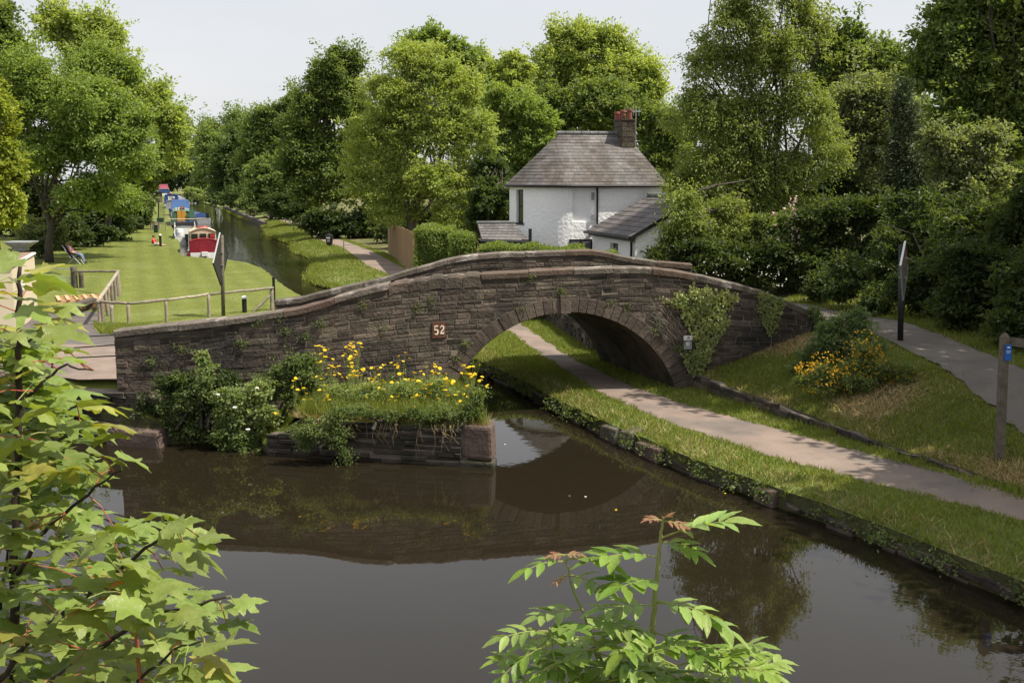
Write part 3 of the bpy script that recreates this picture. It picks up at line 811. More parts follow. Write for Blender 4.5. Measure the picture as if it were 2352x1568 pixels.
# body under the deck and the far side
def zdeck(x): return ztop(x) - 1.0
g = G(); xs = np.linspace(X0 + 0.1, X1 - 0.2, 60)
for a, b in zip(xs[:-1], xs[1:]):
    q = []
    for u in (a, b):
        xs_ = u; lo = max(0.2, extr(u, AR + 0.35)); q.append((u, Yn(u) + 0.44, lo, zdeck(u)))
    if q[0][3] - q[0][2] < 0.03: continue
    (a, ya, la, ta), (b, yb, lb, tb) = q
    g.hexa([(a, ya, la), (b, yb, lb), (b + SH[0], Yn(b) + SH[1] + .2, lb), (a + SH[0], Yn(a) + SH[1] + .2, la)], [(a, ya, ta), (b, yb, tb), (b + SH[0], Yn(b) + SH[1] + .2, tb), (a + SH[0], Yn(a) + SH[1] + .2, ta)], 'barrel')
g.part('deck', bridge)
# far parapet
FAR_PX = [(630, 690), (690, 683), (760, 665), (860, 643), (940, 620), (1030, 594), (1090, 584), (1150, 580), (1260, 577), (1350, 574), (1380, 577), (1440, 590), (1500, 600), (1590, 606)]
YF0 = 33
def on_far(px, py):
    Y = YF0
    for _ in range(9):
        p = at(px, py, Y); Y = Yf(p.x)
    return at(px, py, Y)
FTOP = [(on_far(*q).x, on_far(*q).z) for q in FAR_PX]
FX0, FX1 = FTOP[0][0], FTOP[-1][0]
def zft(x): return interp(x, FTOP)
FAX = AX + SH[0]
core(FX0, FX1, lambda x: Yf(x) + 0.012, lambda x: zft(x) - 0.02, lambda x: 0.3, 0.44, 'mortar', 'parapet_core', arch=lambda x: (AZ + math.sqrt(max((AR + .05) ** 2 - (x - FAX) ** 2, 0)) if abs(x - FAX) < AR else -9))
def P_far(x, z, out): return Vector((x, Yf(x) - out, z))
st = lay(FX0, FX1, lambda x: max(zft(x) - 1.0, 0.6), lambda x: zft(x) - 0.13, P_far, 0.15, 0.46, lambda u, z: 0.75 * (zft(u) - 3.6), out=(0, .02))
place_stones(bridge, st, 'stone', 130, 'parapet_stone', 'parapet_stonework')
x = FX0; i = 0
while x < FX1 - 0.05:
    b = min(x + R(0.8, 1.5), FX1)
    if FX1 - b < 0.4: b = FX1
    cs = []
    for j in range(5):
        u = x + 0.006 + (b - x - 0.012) * j / 4; zt = zft(u) + R(-.008, .008); y = Yf(u)
        cs.append([(u, y - .05, zt - .15), (u, y - .06, zt - .03), (u, y - .03, zt), (u, y + .44, zt), (u, y + .49, zt - .03), (u, y + .48, zt - .15)])
    vs = [p for c in cs for p in c]; w = 6
    fs = [(j * w + q, j * w + (q + 1) % w, (j + 1) * w + (q + 1) % w, (j + 1) * w + q) for j in range(4) for q in range(w)] + [tuple(range(w))[::-1], tuple(range(4 * w, 5 * w))]
    G().add(vs, fs, 'coping_red' if R(0, 1) < 0.25 else 'coping').part('coping_stone', bridge)
    x = b
# end pier of the far parapet
p = on_far(655, 684); g = G(); g.box((p.x - .25, p.y + .2, 1.35), (0.95, 0.6, 1.3), 'stone'); g.box((p.x - .25, p.y + .2, 2.04), (1.05, 0.7, 0.12), 'coping'); g.part('end_pier', bridge)
# drip of lime wash on the far parapet
# number plate
pl = on_near(1007, 757); yb = pl.y
plate = Thing('number_plate', 'brown square plate reading 52 on the bridge wall', 'sign', (pl.x, yb - 0.05, pl.z))
pa_ = math.atan((Yn(pl.x + .2) - Yn(pl.x - .2)) / .4); pt_, pn_ = Vector((math.cos(pa_), math.sin(pa_), 0)), Vector((math.sin(pa_), -math.cos(pa_), 0))
def flat(u, z, d): return pl + pt_ * u + pn_ * d + Vector((0, 0, z))
g = G(); g.prism([flat(-.17, -.2, .05), flat(.17, -.2, .05), flat(.17, .19, .05), flat(-.17, .19, .05)], -pn_ * .05, 'brown_plate'); g.part('plate', plate)
def stroke(g, pts, ws, m, d=0.062):
    n = len(pts); Lp, Rp = [], []
    for i in range(n):
        a = Vector(pts[max(i - 1, 0)]); b = Vector(pts[min(i + 1, n - 1)]); t = (b - a).normalized(); nn = Vector((-t.y, t.x)); p = Vector(pts[i])
        Lp.append(p + nn * ws[i] / 2); Rp.append(p - nn * ws[i] / 2)
    for i in range(n - 1):
        q = [Lp[i], Lp[i + 1], Rp[i + 1], Rp[i]]
        g.prism([flat(v.x, v.y, d) for v in q], -pn_ * .012, m)
arcp = lambda cx, cz, rx, rz, a0, a1, k=12: [(cx + rx * math.cos(math.radians(a0 + (a1 - a0) * i / k)), cz + rz * math.sin(math.radians(a0 + (a1 - a0) * i / k))) for i in range(k + 1)]
g = G()
stroke(g, [(-.115, .095), (-.03, .1)], [.03, .03], 'number_cream')
stroke(g, [(-.112, .1), (-.118, .0)], [.016, .016], 'number_cream')
b5 = arcp(-.078, -.045, .048, .06, 140, -140); stroke(g, b5, [.014 + .024 * math.sin(math.pi * i / 12) for i in range(13)], 'number_cream')
g.part('digit', plate, label='cream figure 5')
g = G()
b2 = arcp(.078, .05, .042, .05, 175, -30, 9) + [(.05, -.06), (.033, -.085)]
stroke(g, b2, [.016, .018, .02, .022, .026, .032, .036, .036, .034, .032, .024, .02], 'number_cream')
stroke(g, [(.03, -.09), (.125, -.09)], [.032, .032], 'number_cream'); stroke(g, [(.12, -.085), (.124, -.045)], [.014, .014], 'number_cream')
g.part('digit', plate, label='cream figure 2')
# notice on the wall by the ivy
pn = on_near(1580, 783); na_ = math.atan((Yn(pn.x + .2) - Yn(pn.x - .2)) / .4); nt_ = Thing('notice_board', 'white topped notice on grey plate fixed beside the ivy', 'sign', (pn.x, pn.y - .04, pn.z))
G().box((pn.x - .01, pn.y - .055, pn.z - .06), (.23, .02, .3), 'grey_metal', na_).part('plate', nt_)
G().box((pn.x, pn.y - .075, pn.z + .1), (.27, .02, .12), 'white_paint', na_).part('header', nt_)
G().box((pn.x - .01, pn.y - .075, pn.z - .07), (.085, .014, .085), 'white_paint', na_).part('label_card', nt_)
g = G()
g.box((pn.x, pn.y - .088, pn.z + .085), (.09, .006, .03), 'grey_metal', na_); g.box((pn.x + .0, pn.y - .088, pn.z + .115), (.05, .006, .02), 'red_canvas', na_)
g.box((pn.x - .01, pn.y - .085, pn.z - .06), (.05, .006, .02), 'black_paint', na_)
g.part('print', nt_)

# ------------------------------------------------------------------ quay and low walls
quay = Thing('quay_wall', 'dark layered stone quay wall under the yellow flowers', 'wall', (-3, 23.2, 0))
qa, qb = Vector((-0.46, 22.66)), Vector((-5.45, 23.66)); qd = (qb - qa); QL = qd.length; qd.normalize(); qn = Vector((qd.y, -qd.x))
if qn.y > 0: qn = -qn
def P_quay(u, z, out): p = qa + qd * u + qn * (out + 0.06); return Vector((p.x, p.y, z))
st = lay(0.62, QL, lambda u: -0.3, lambda u: 0.86 - 0.32 * max(0, (u - 3.4) / 1.6) + 0.03 * math.sin(u * 5), P_quay, 0.1, 0.75, out=(-0.03, 0.06), rough=1.3)
place_stones(quay, st, 'stone_dark', 120)
g = G(); vs = []
for z in (-.5, .8): vs += [P_quay(0.5, z, -.03), P_quay(QL, z - (0.35 if z > 0 else 0), -.03), P_quay(QL, z - (0.35 if z > 0 else 0), -.4), P_quay(0.5, z, -.4)]
g.hexa(vs[:4], vs[4:], 'mortar_dark'); g.part('core', quay)
def block(th, pts_b, pts_t, m, name, bev=0.05):
    o = G().hexa(pts_b, pts_t, m).part(name, th)
    bm = bmesh.new(); bm.from_mesh(o.data); bmesh.ops.recalc_face_normals(bm, faces=bm.faces)
    bmesh.ops.bevel(bm, geom=bm.edges[:], offset=bev, segments=2, affect='EDGES', profile=0.6)
    bm.to_mesh(o.data); bm.free(); return o
def qpt(u, out, z): return P_quay(u, z, out)
block(quay, [qpt(.62, .02, .18), qpt(-.06, .03, .14), qpt(-.02, -.6, .14), qpt(.62, -.6, .18)], [qpt(.6, 0, .9), qpt(-.03, 0, .88), qpt(0, -.55, .9), qpt(.6, -.55, .92)], 'quay_red', 'corner_stone', 0.07)
block(quay, [qpt(.7, .04, -.4), qpt(-.1, .05, -.4), qpt(-.05, -.5, -.4), qpt(.7, -.5, -.4)], [qpt(.68, .04, .14), qpt(-.09, .05, .12), qpt(-.05, -.5, .12), qpt(.68, -.5, .14)], 'stone_dark', 'corner_stone', 0.05)
# return face towards the canal
ra, rb_ = Vector((-0.46, 22.66)), Vector((-1.45, 27.0)); rd = (rb_ - ra); RL = rd.length; rd.normalize(); rn = Vector((rd.y, -rd.x))
if rn.x < 0: rn = -rn
st = lay(0.6, RL, lambda u: -.3, lambda u: .8, lambda u, z, o: Vector((*(ra + rd * u + rn * (o + .04)), z)), 0.16, 0.6, out=(0, .05))
g = G()
for a, vs, fs in st: g.add(vs, fs, 'stone_dark')
g.part('return_stonework', quay, kind='stuff')
# broken quay block and abutment at the far end
ab = Thing('abutment', 'weathered stone abutment at the wing wall end', 'wall', (-9.4, 26, 0))
block(ab, [(-9.5, 24.6, -.3), (-8.0, 24.2, -.3), (-7.9, 24.9, -.3), (-9.4, 25.0, -.3)], [(-9.4, 24.65, .4), (-8.1, 24.25, .36), (-7.95, 24.9, .42), (-9.3, 25.0, .45)], 'quay_red', 'fallen_block', 0.09)
pa = [(-11.6, 26.4), (-9.45, 26.05)]
def P_ab(u, z, o):
    q = Vector((-12.2, 25.6)).lerp(Vector((-8.2, 24.72)), u / 4.0); return Vector((q.x, q.y - o, z))
st = lay(0, 4.0, lambda u: -.25, lambda u: 1.18 - .05 * math.sin(u * 3) - .25 * max(0, u - 3.4), P_ab, .14, .6, out=(0, .07), rough=1.4)
place_stones(ab, st, 'stone_dark', 90)
G().hexa([P_ab(0, -.3, -.02), P_ab(3.9, -.3, -.02), P_ab(3.9, -.3, -.9), P_ab(0, -.3, -.9)], [P_ab(0, 1.16, -.02), P_ab(3.9, 1.0, -.02), P_ab(3.9, 1.05, -.9), P_ab(0, 1.16, -.9)], 'mortar_dark').part('core', ab)
# end face of the wing wall
g = G(); ye = Yn(X0)
endst = lay(0, .5, lambda u: .75, lambda u: ztop(X0) - .17, lambda u, z, o: Vector((X0 - o, ye + .5 - u, z)), .17, .3, out=(0, .02))
g = G()
for a, vs, fs in endst: g.add(vs, fs, 'stone_dark')
g.part('end_stonework', bridge, kind='stuff')

def low_wall(label, line, h0, h1, m, nsing, seed_u=0.45, name='retaining_wall'):
    a = np.array(line, float); d = np.r_[0, np.cumsum(np.linalg.norm(np.diff(a, axis=0), axis=1))]; Lw = d[-1]
    th = Thing(name, label, 'wall', (float(a[0, 0]), float(a[0, 1]), 0.45))
    def pos(u): return np.array([np.interp(u, d, a[:, 0]), np.interp(u, d, a[:, 1])])
    def nrm(u):
        t = pos(min(u + .2, Lw)) - pos(max(u - .2, 0)); t /= np.linalg.norm(t); n_ = np.array([-t[1], t[0]])
        return n_ if n_[0] < 0 else -n_
    def P(u, z, o):
        u = float(np.clip(u, 0, Lw)); q = pos(u) + nrm(u) * (o + .1); return Vector((float(q[0]), float(q[1]), z))
    hh = lambda u: .5 + h0 + (h1 - h0) * min(u / Lw * 1.25, 1) + .03 * math.sin(u * 2.3) + .02 * math.sin(u * 7)
    st = lay(0, Lw, lambda u: .42, hh, P, .12, seed_u, out=(0, .05), rough=1.3)
    place_stones(th, st, m, nsing)
    g = G(); k = int(Lw / .4)
    for i in range(k):
        u, v = Lw * i / k, Lw * (i + 1) / k
        g.hexa([P(u, .3, -.01), P(v, .3, -.01), P(v, .3, -.3), P(u, .3, -.3)], [P(u, hh(u) - .03, -.01), P(v, hh(v) - .03, -.01), P(v, hh(v) - .03, -.3), P(u, hh(u) - .03, -.3)], 'mortar_dark')
    g.part('core', th); return th
low_wall('low crumbling stone wall between near towpath and sloping bank', [(4.95, 28.9), (5.98, 26.4), (7.6, 22.7), (9.3, 19.1), (10.9, 15.6)], .4, .0, 'stone', 90)
low_wall('grey stone retaining wall seen through the arch', [(2.7, 35.2), (1.6, 42), (0, 49), (-2.3, 56)], .78, .6, 'stone', 90)
# canal edge stones along the near towpath
edge = Thing('canal_edging', 'broken edging stones along the near towpath bank', 'edging', (4, 22, 0))
ce = [p for p in CANAL_R if 12 < p[1] < 47]; a = np.array(ce); d = np.r_[0, np.cumsum(np.linalg.norm(np.diff(a, axis=0), axis=1))]
def P_edge(u, z, o):
    u = float(np.clip(u, 0, d[-1])); q = np.array([np.interp(u, d, a[:, 0]), np.interp(u, d, a[:, 1])])
    q2 = np.array([np.interp(u + .1, d, a[:, 0]), np.interp(u + .1, d, a[:, 1])]); q1 = np.array([np.interp(u - .1, d, a[:, 0]), np.interp(u - .1, d, a[:, 1])])
    t = q2 - q1; t /= np.linalg.norm(t); n_ = np.array([-t[1], t[0]]); n_ = n_ if n_[0] < 0 else -n_
    q = q + n_ * (o + .05 + .03 * math.sin(u * 1.7)); return Vector((float(q[0]), float(q[1]), z))
st = lay(0, d[-1], lambda u: -.25, lambda u: .2 + .06 * math.sin(u * 1.3) + .05 * math.sin(u * 3.7), P_edge, .17, .55, out=(-.04, .06), rough=1.6, skip=lambda u, z: R(0, 1) < .28)
place_stones(edge, st, 'stone', 110)
for u0, L, hh in ((8.9, 1.1, .3), (10.15, .55, .4), (10.8, .8, .34), (5.3, .6, .3)):
    block(edge, [P_edge(u0, -.2, .12), P_edge(u0 + L, -.2, .1), P_edge(u0 + L, -.2, -.35), P_edge(u0, -.2, -.35)], [P_edge(u0, hh, .1), P_edge(u0 + L * .95, hh - .06, .08), P_edge(u0 + L * .9, hh + .04, -.3), P_edge(u0, hh + .06, -.3)], 'quay_red' if u0 < 9 else 'coping', 'edge_slab', .04)
# concrete trough wall along the far towpath
fw = [gp(*p, .55) for p in ((604, 511), (560, 494), (512, 474))]
g = G()
for (a, b) in zip(fw[:-1], fw[1:]):
    g.hexa([(a[0], a[1], -.4), (a[0] + .5, a[1], -.4), (b[0] + .5, b[1], -.4), (b[0], b[1], -.4)], [(a[0], a[1], .62), (a[0] + .5, a[1], .62), (b[0] + .5, b[1], .62), (b[0], b[1], .62)], 'mortar')
g.single('canal_wall', 'straight masonry canal wall along the distant towpath', 'wall', (0, 0, 0))
# ------------------------------------------------------------------ the cottage with the bowed end
HA = math.radians(10); HU = Vector((math.cos(HA), math.sin(HA), 0)); HV = Vector((-math.sin(HA), math.cos(HA), 0))
HO = Vector((3.17, 49.24, 1.2))
cott = Thing('cottage', 'white rendered cottage with bowed end and slate roof', 'house', HO)
def hp(u, v, z): return HO + HU * u + HV * v + Vector((0, 0, z - 1.2))
BR, HE, UR, DEP = 2.8, 5.72, 3.7, 5.6
CU, EA = -0.5, 2.3 / 2.8
def perim(n_bow=26, off=0.0):
    """plan outline from front right corner, leftwards round the bow to the back"""
    pts = [(UR + off, -off), (UR * .66, -off), (UR * .33, -off)]
    for i in range(n_bow + 1):
        t = -math.pi / 2 - math.pi * i / n_bow; pts.append((CU + EA * (BR + off) * math.cos(t), BR + (BR + off) * math.sin(t)))
    pts += [(UR + off, DEP + off)]
    return pts
pr = perim(36)
def bow(u_ang, r=BR): return (CU + r * EA * math.cos(u_ang), BR + r * math.sin(u_ang))
g = G()
# walls with openings cut: strips between plan points
WIN_A = (-math.pi / 2 - 1.25, -math.pi / 2 - 1.02, 3.98, 5.5)      # window in the bow (angles, sill, head)
n = len(pr)
def wall_strip(a, b, za, zb, inset=0.0):
    g.add([hp(*a, za), hp(*b, za), hp(*b, zb), hp(*a, zb)], [(0, 3, 2, 1)], 'render_white')
angs = sorted(set(list(np.linspace(-math.pi / 2, -math.pi * 1.5, 37)) + [WIN_A[0], WIN_A[1]]), reverse=True)
for a0, a1 in zip(angs[:-1], angs[1:]):
    m_ = (a0 + a1) / 2
    if WIN_A[0] < m_ < WIN_A[1]:
        wall_strip(bow(a0), bow(a1), 1.0, WIN_A[2]); wall_strip(bow(a0), bow(a1), WIN_A[3], HE)
        g.add([hp(*bow(a0), WIN_A[2]), hp(*bow(a1), WIN_A[2]), hp(*bow(a1, BR - .22), WIN_A[2]), hp(*bow(a0, BR - .22), WIN_A[2])], [(0, 1, 2, 3)], 'render_white')
        g.add([hp(*bow(a0), WIN_A[3]), hp(*bow(a1), WIN_A[3]), hp(*bow(a1, BR - .22), WIN_A[3]), hp(*bow(a0, BR - .22), WIN_A[3])], [(3, 2, 1, 0)], 'render_white')
    else: wall_strip(bow(a0), bow(a1), 1.0, HE)
for aa in WIN_A[:2]:
    g.add([hp(*bow(aa), WIN_A[2]), hp(*bow(aa), WIN_A[3]), hp(*bow(aa, BR - .22), WIN_A[3]), hp(*bow(aa, BR - .22), WIN_A[2])], [(0, 1, 2, 3)], 'render_white')
# flat front: blind window recess, lower window opening
def front_rects(u0, u1, z0, z1, holes):
    us = sorted({u0, u1, *[h[0] for h in holes], *[h[1] for h in holes]}); zs = sorted({z0, z1, *[h[2] for h in holes], *[h[3] for h in holes]})
    for a, b in zip(us[:-1], us[1:]):
        for c_, d_ in zip(zs[:-1], zs[1:]):
            hh = [h for h in holes if h[0] <= a and b <= h[1] and h[2] <= c_ and d_ <= h[3]]
            if hh: continue
            g.add([hp(a, 0, c_), hp(b, 0, c_), hp(b, 0, d_), hp(a, 0, d_)], [(0, 1, 2, 3)], 'render_white')
    for a, b, c_, d_, dep in holes:
        for q in (((a, c_), (b, c_)), ((b, c_), (b, d_)), ((b, d_), (a, d_)), ((a, d_), (a, c_))):
            (p, r), (s_, t_) = q
            g.add([hp(p, 0, r), hp(s_, 0, t_), hp(s_, dep, t_), hp(p, dep, r)], [(0, 1, 2, 3)], 'render_white')
        g.add([hp(a, dep, c_), hp(b, dep, c_), hp(b, dep, d_), hp(a, dep, d_)], [(0, 1, 2, 3)], 'render_white')
BL = (-0.55, 0.42)
front_rects(CU, UR, 1.0, HE, [(-.46, 0.5, 4.08, 5.5, .1)])
g.add([hp(UR, 0, 1), hp(UR, DEP, 1), hp(UR, DEP, HE), hp(UR, 0, HE)], [(0, 1, 2, 3)], 'render_white')
g.add([hp(UR, DEP, 1), hp(CU, DEP, 1), hp(CU, DEP, HE), hp(UR, DEP, HE)], [(0, 1, 2, 3)], 'render_white')
g.part('wall', cott)
# raised render panel of the blocked window, on the bow next to the flat
g = G(); bp = [bow(-math.pi / 2 - .30), bow(-math.pi / 2 - .2), bow(-math.pi / 2 - .1), (0, 0)]
# windows
wi = G(); a0, a1 = WIN_A[:2]
q0, q1 = bow(a0, BR - .16), bow(a1, BR - .16)
wi.prism([hp(*q0, 3.98), hp(*q1, 3.98), hp(*q1, 5.5), hp(*q0, 5.5)], HV * .04, 'black_paint'); wobj = wi.part('window', cott, label='dark upper window in the bow')
gg = G(); mA, mB = (q0[0] * .85 + q1[0] * .15, q0[1] * .85 + q1[1] * .15), (q0[0] * .15 + q1[0] * .85, q0[1] * .15 + q1[1] * .85)
for z0, z1 in ((4.06, 4.7), (4.76, 5.44)):
    gg.prism([hp(*mA, z0), hp(*mB, z0), hp(*mB, z1), hp(*mA, z1)], -(HU * -0.8 + HV * .6) * -.0 - HV * .02 - HU * .03, 'dark_glass')
gg.part('pane', (cott, wobj))
s0, s1 = bow(a0 - .02, BR + .07), bow(a1 + .02, BR + .07); s2, s3 = bow(a1 + .02, BR - .12), bow(a0 - .02, BR - .12)
G().hexa([hp(*s0, 3.9), hp(*s1, 3.9), hp(*s2, 3.9), hp(*s3, 3.9)], [hp(*s0, 3.985), hp(*s1, 3.985), hp(*s2, 3.985), hp(*s3, 3.985)], 'black_paint').part('sill', (cott, wobj))
def hbox(u0, u1, v0, v1, z0, z1, m, name, parent=None, label=None):
    return G().hexa([hp(u0, v0, z0), hp(u1, v0, z0), hp(u1, v1, z0), hp(u0, v1, z0)], [hp(u0, v0, z1), hp(u1, v0, z1), hp(u1, v1, z1), hp(u0, v1, z1)], m).part(name, parent or cott, label=label)
# ground-floor window straddling the bow and the flat
def lowwin():
    us = [(-.62, -.62), (.42, .42)]
    A = (-.6, -.02); B = (.46, -.02)
    w = G().prism([hp(*A, 1.7), hp(*B, 1.7), hp(*B, 3.3), hp(*A, 3.3)], HV * .05, 'black_paint').part('window', cott, label='lace curtained ground floor window')
    def lp(t): return (A[0] + (B[0] - A[0]) * t, A[1] + (B[1] - A[1]) * t - .012)
    for t0, t1 in ((.08, .43), (.57, .93)):
        G().prism([hp(*lp(t0), 1.8), hp(*lp(t1), 1.8), hp(*lp(t1), 3.2), hp(*lp(t0), 3.2)], HV * .008, 'lace').part('pane', (cott, w))
lowwin()
# roof: slates laid course by course
RZ = 8.08; RU1 = 2.75
EO = 0.22
def eave_pt(s_):
    """s in metres along the eave from the right front corner to the left round the bow"""
    Lf = UR + EO - CU
    if s_ <= Lf: return (UR + EO - s_, -EO)
    a = (s_ - Lf) / (BR + EO); t = -math.pi / 2 - a; return (CU + EA * (BR + EO) * math.cos(t), BR + (BR + EO) * math.sin(t))
def ridge_pt(s_):
    Lf = UR + EO - CU
    if s_ <= Lf: return (max(min(UR + EO - s_, RU1), CU), BR)
    return (CU, BR)
SMAX = UR + EO - CU + (BR + EO) * math.pi
def roof_pt(s_, v, up=0.0):
    e = eave_pt(s_); r = ridge_pt(s_); q = (e[0] + (r[0] - e[0]) * v, e[1] + (r[1] - e[1]) * v)
    z = HE - .02 + (RZ - HE) * v
    return hp(q[0], q[1], z + up)
g = G(); rows = []
for j in range(9): rows.append([roof_pt(SMAX * i / 70, j / 8, -.03) for i in range(71)])
g.grid(rows, 'slate_grey')
g.add([roof_pt(0, 0), roof_pt(0, 1), hp(RU1, BR, RZ), hp(UR + EO, DEP + EO, HE), ], [(0, 3, 2, 1)], 'slate_grey')
g.add([hp(UR + EO, DEP + EO, HE), hp(CU, DEP + EO, HE), hp(CU, BR, RZ), hp(RU1, BR, RZ)], [(0, 1, 2, 3)], 'slate_grey')
roof = g.part('roof', cott)
NR = 16; singles = []
for r in range(NR):
    v0, v1 = r / NR, min((r + 1.25) / NR, 1.0); s_ = -.15 * (r % 2)
    wid = .27
    while s_ < SMAX * .72:
        e = eave_pt(max(s_, 0)); k = 1.0
        if s_ > UR + EO - CU: k = 1 / max(1 - v0, .16)          # the cone narrows: fewer slates per course
        elif s_ < .2: k = 1
        w_ = wid * k * R(.85, 1.15)
        a, b = max(s_, 0) + .004 * k, s_ + w_ - .004 * k; s_ += w_
        if b - a < .05: continue
        lift = .012 + R(0, .008)
        P4 = [roof_pt(a, v0, lift + .012), roof_pt(b, v0, lift + .012), roof_pt(b, v1, lift - .012), roof_pt(a, v1, lift - .012)]
        nn = (P4[1] - P4[0]).cross(P4[3] - P4[0])
        if nn.length < 1e-6: continue
        nn.normalize(); nn = nn if nn.z > 0 else -nn
        singles.append((P4, nn))
first = singles
rng.shuffle(first)
for P4, nn in first[:280]: G().hexa([p - nn * .012 for p in P4], P4, 'slate').part('slate', (cott, roof))
g = G()
for P4, nn in first[280:]: g.hexa([p - nn * .012 for p in P4], P4, 'slate')
g.part('slates', (cott, roof), kind='stuff')
u = CU - .1
while u < 2.3:
    G().tube([hp(u, BR, RZ + .02), hp(u + .38, BR, RZ + .02)], .1, 'ridge_tile', 10).part('ridge_tile', (cott, roof)); u += .4
# gutter and downpipe
gp_pts = [hp(*((eave_pt(SMAX * .72 * i / 40))[0], (eave_pt(SMAX * .72 * i / 40))[1]), HE - .05) for i in range(41)]
G().tube(gp_pts, .065, 'black_paint', 8).part('gutter', cott)
G().tube([hp(.62, -.2, HE - .1), hp(.66, -.05, HE - .32), hp(.68, -.05, 3.95), hp(.6, -.08, 3.8), hp(.35, -.1, 3.65)], .045, 'black_paint', 8).part('downpipe', cott)
hbox(.4, .52, -.1, -.01, 5.05, 5.4, 'grey_metal', 'meter_box'); hbox(.42, .52, -.1, -.01, 4.15, 4.4, 'grey_metal', 'meter_box')
# chimney with three pots
cx, cy = 2.62, BR - .25
ch = G()
def hb(gx, u0, u1, v0, v1, z0, z1, m): gx.hexa([hp(u0, v0, z0), hp(u1, v0, z0), hp(u1, v1, z0), hp(u0, v1, z0)], [hp(u0, v0, z1), hp(u1, v0, z1), hp(u1, v1, z1), hp(u0, v1, z1)], m)
hb(ch, cx - .3, cx + .36, cy - .6, cy + .75, 7.1, 8.66, 'chimney_stone')
chim = ch.part('chimney', (cott, roof))
for lz in range(5):
    z0 = 7.45 + lz * .238
    w_ = [0, .35, .6] if lz % 2 else [0, .25, .6]
    for a, b in zip(w_[:-1], w_[1:]):
        g = G(); hb(g, cx - .3 + a + .008, cx - .3 + b - .008, cy - .625, cy - .59, z0, z0 + .215, 'chimney_stone'); g.part('stone', (cott, roof))
    w_ = [0, .5, 1.0, 1.35] if lz % 2 else [0, .3, .85, 1.35]
    for a, b in zip(w_[:-1], w_[1:]):
        g = G(); hb(g, cx - .325, cx - .29, cy - .6 + a + .008, cy - .6 + b - .008, z0, z0 + .215, 'chimney_stone'); g.part('stone', (cott, roof))
g = G(); hb(g, cx - .34, cx + .34, cy - .65, cy + .8, 8.66, 8.74, 'chimney_stone'); g.part('cap', (cott, roof))
for q, hgt in ((.16, .48), (-.08, .45), (-.3, .38)):
    G().lathe(hp(cx + q, cy - q * 1.2 - .05, 8.73), [(.13, 0), (.12, .06), (.11, hgt - .14), (.135, hgt - .12), (.135, hgt - .05), (.12, hgt), (.08, hgt)], 'terracotta', 14).part('chimney_pot', (cott, roof))
# aerial on the far slope
ae = Thing('television_aerial', 'thin grey television aerial behind the chimney', 'aerial', hp(3.3, 3.6, 6.5))
g = G(); g.tube([hp(3.35, 3.2, 6.3), hp(3.35, 3.2, 9.25)], .02, 'galv', 6); g.part('mast', ae)
g = G(); g.tube([hp(2.75, 3.2, 9.15), hp(3.6, 3.2, 9.15)], .015, 'galv', 5)
for q in range(6): g.tube([hp(2.8 + q * .14, 3.2, 8.95), hp(2.8 + q * .14, 3.2, 9.35)], .01, 'galv', 5)
g.part('array', ae)
# lean-to extension (part of the house)
e0, e1 = Vector((3.45, 48.95)), Vector((4.9, 44.0)); r0_, r1_ = Vector((6.2, 49.5)), Vector((7.5, 44.9)); EZ, RZ2 = 3.74, 5.28
ev = (e1 - e0).normalized(); en = Vector((-ev.y, ev.x)); en = en if en.x > 0 else -en
def ep(t, w, z):   # t along the eave 0..1, w towards the ridge 0..1
    p = e0.lerp(e1, t).lerp(r0_.lerp(r1_, t), w); return Vector((p.x, p.y, z))
g = G()
wl0, wl1, wz0, wz1 = .42, .6, 2.1, 3.3
for a, b, z0, z1 in ((0, wl0, 1, EZ), (wl1, .97, 1, EZ), (wl0, wl1, 1, wz0), (wl0, wl1, wz1, EZ)):
    g.add([ep(a, .06, z0), ep(b, .06, z0), ep(b, .06, z1), ep(a, .06, z1)], [(0, 1, 2, 3)], 'render_white')
for t in (wl0, wl1): g.add([ep(t, .06, wz0), ep(t, .12, wz0), ep(t, .12, wz1), ep(t, .06, wz1)], [(0, 1, 2, 3)], 'render_white')
for z in (wz0, wz1): g.add([ep(wl0, .06, z), ep(wl1, .06, z), ep(wl1, .12, z), ep(wl0, .12, z)], [(0, 1, 2, 3)], 'render_white')
g.add([ep(.97, .06, 1), ep(.97, 1, 1), ep(.97, 1, RZ2 - .05), ep(.97, .06, EZ)], [(0, 1, 2, 3)], 'render_white')
g.add([ep(.97, 1, 1), ep(.97, 1.9, 1), ep(.97, 1.9, EZ), ep(.97, 1, RZ2 - .05)], [(0, 1, 2, 3)], 'render_white')
g.part('extension_wall', cott)
w2 = G().add([ep(wl0, .115, wz0), ep(wl1, .115, wz0), ep(wl1, .115, wz1), ep(wl0, .115, wz1)], [(0, 1, 2, 3)], 'black_paint').part('window', cott, label='small dark window of the extension')
for a, b in ((wl0 + .02, .5), (.52, wl1 - .02)):
    G().prism([ep(a, .112, wz0 + .08), ep(b, .112, wz0 + .08), ep(b, .112, wz1 - .08), ep(a, .112, wz1 - .08)], (-.008, 0, 0), 'dark_glass').part('pane', (cott, w2))
g = G(); g.prism([ep(-.01, -.04, EZ - .1), ep(1.0, -.04, EZ - .1), ep(1.0, 1, RZ2 - .1), ep(-.01, 1, RZ2 - .1)], (0, 0, .06), 'slate_grey')
g.prism([ep(-.01, 1, RZ2 - .1), ep(1.0, 1, RZ2 - .1), ep(1.0, 2.0, EZ - .1), ep(-.01, 2.0, EZ - .1)], (0, 0, .06), 'slate_grey')
xr = g.part('extension_roof', cott)
nr_ = 9
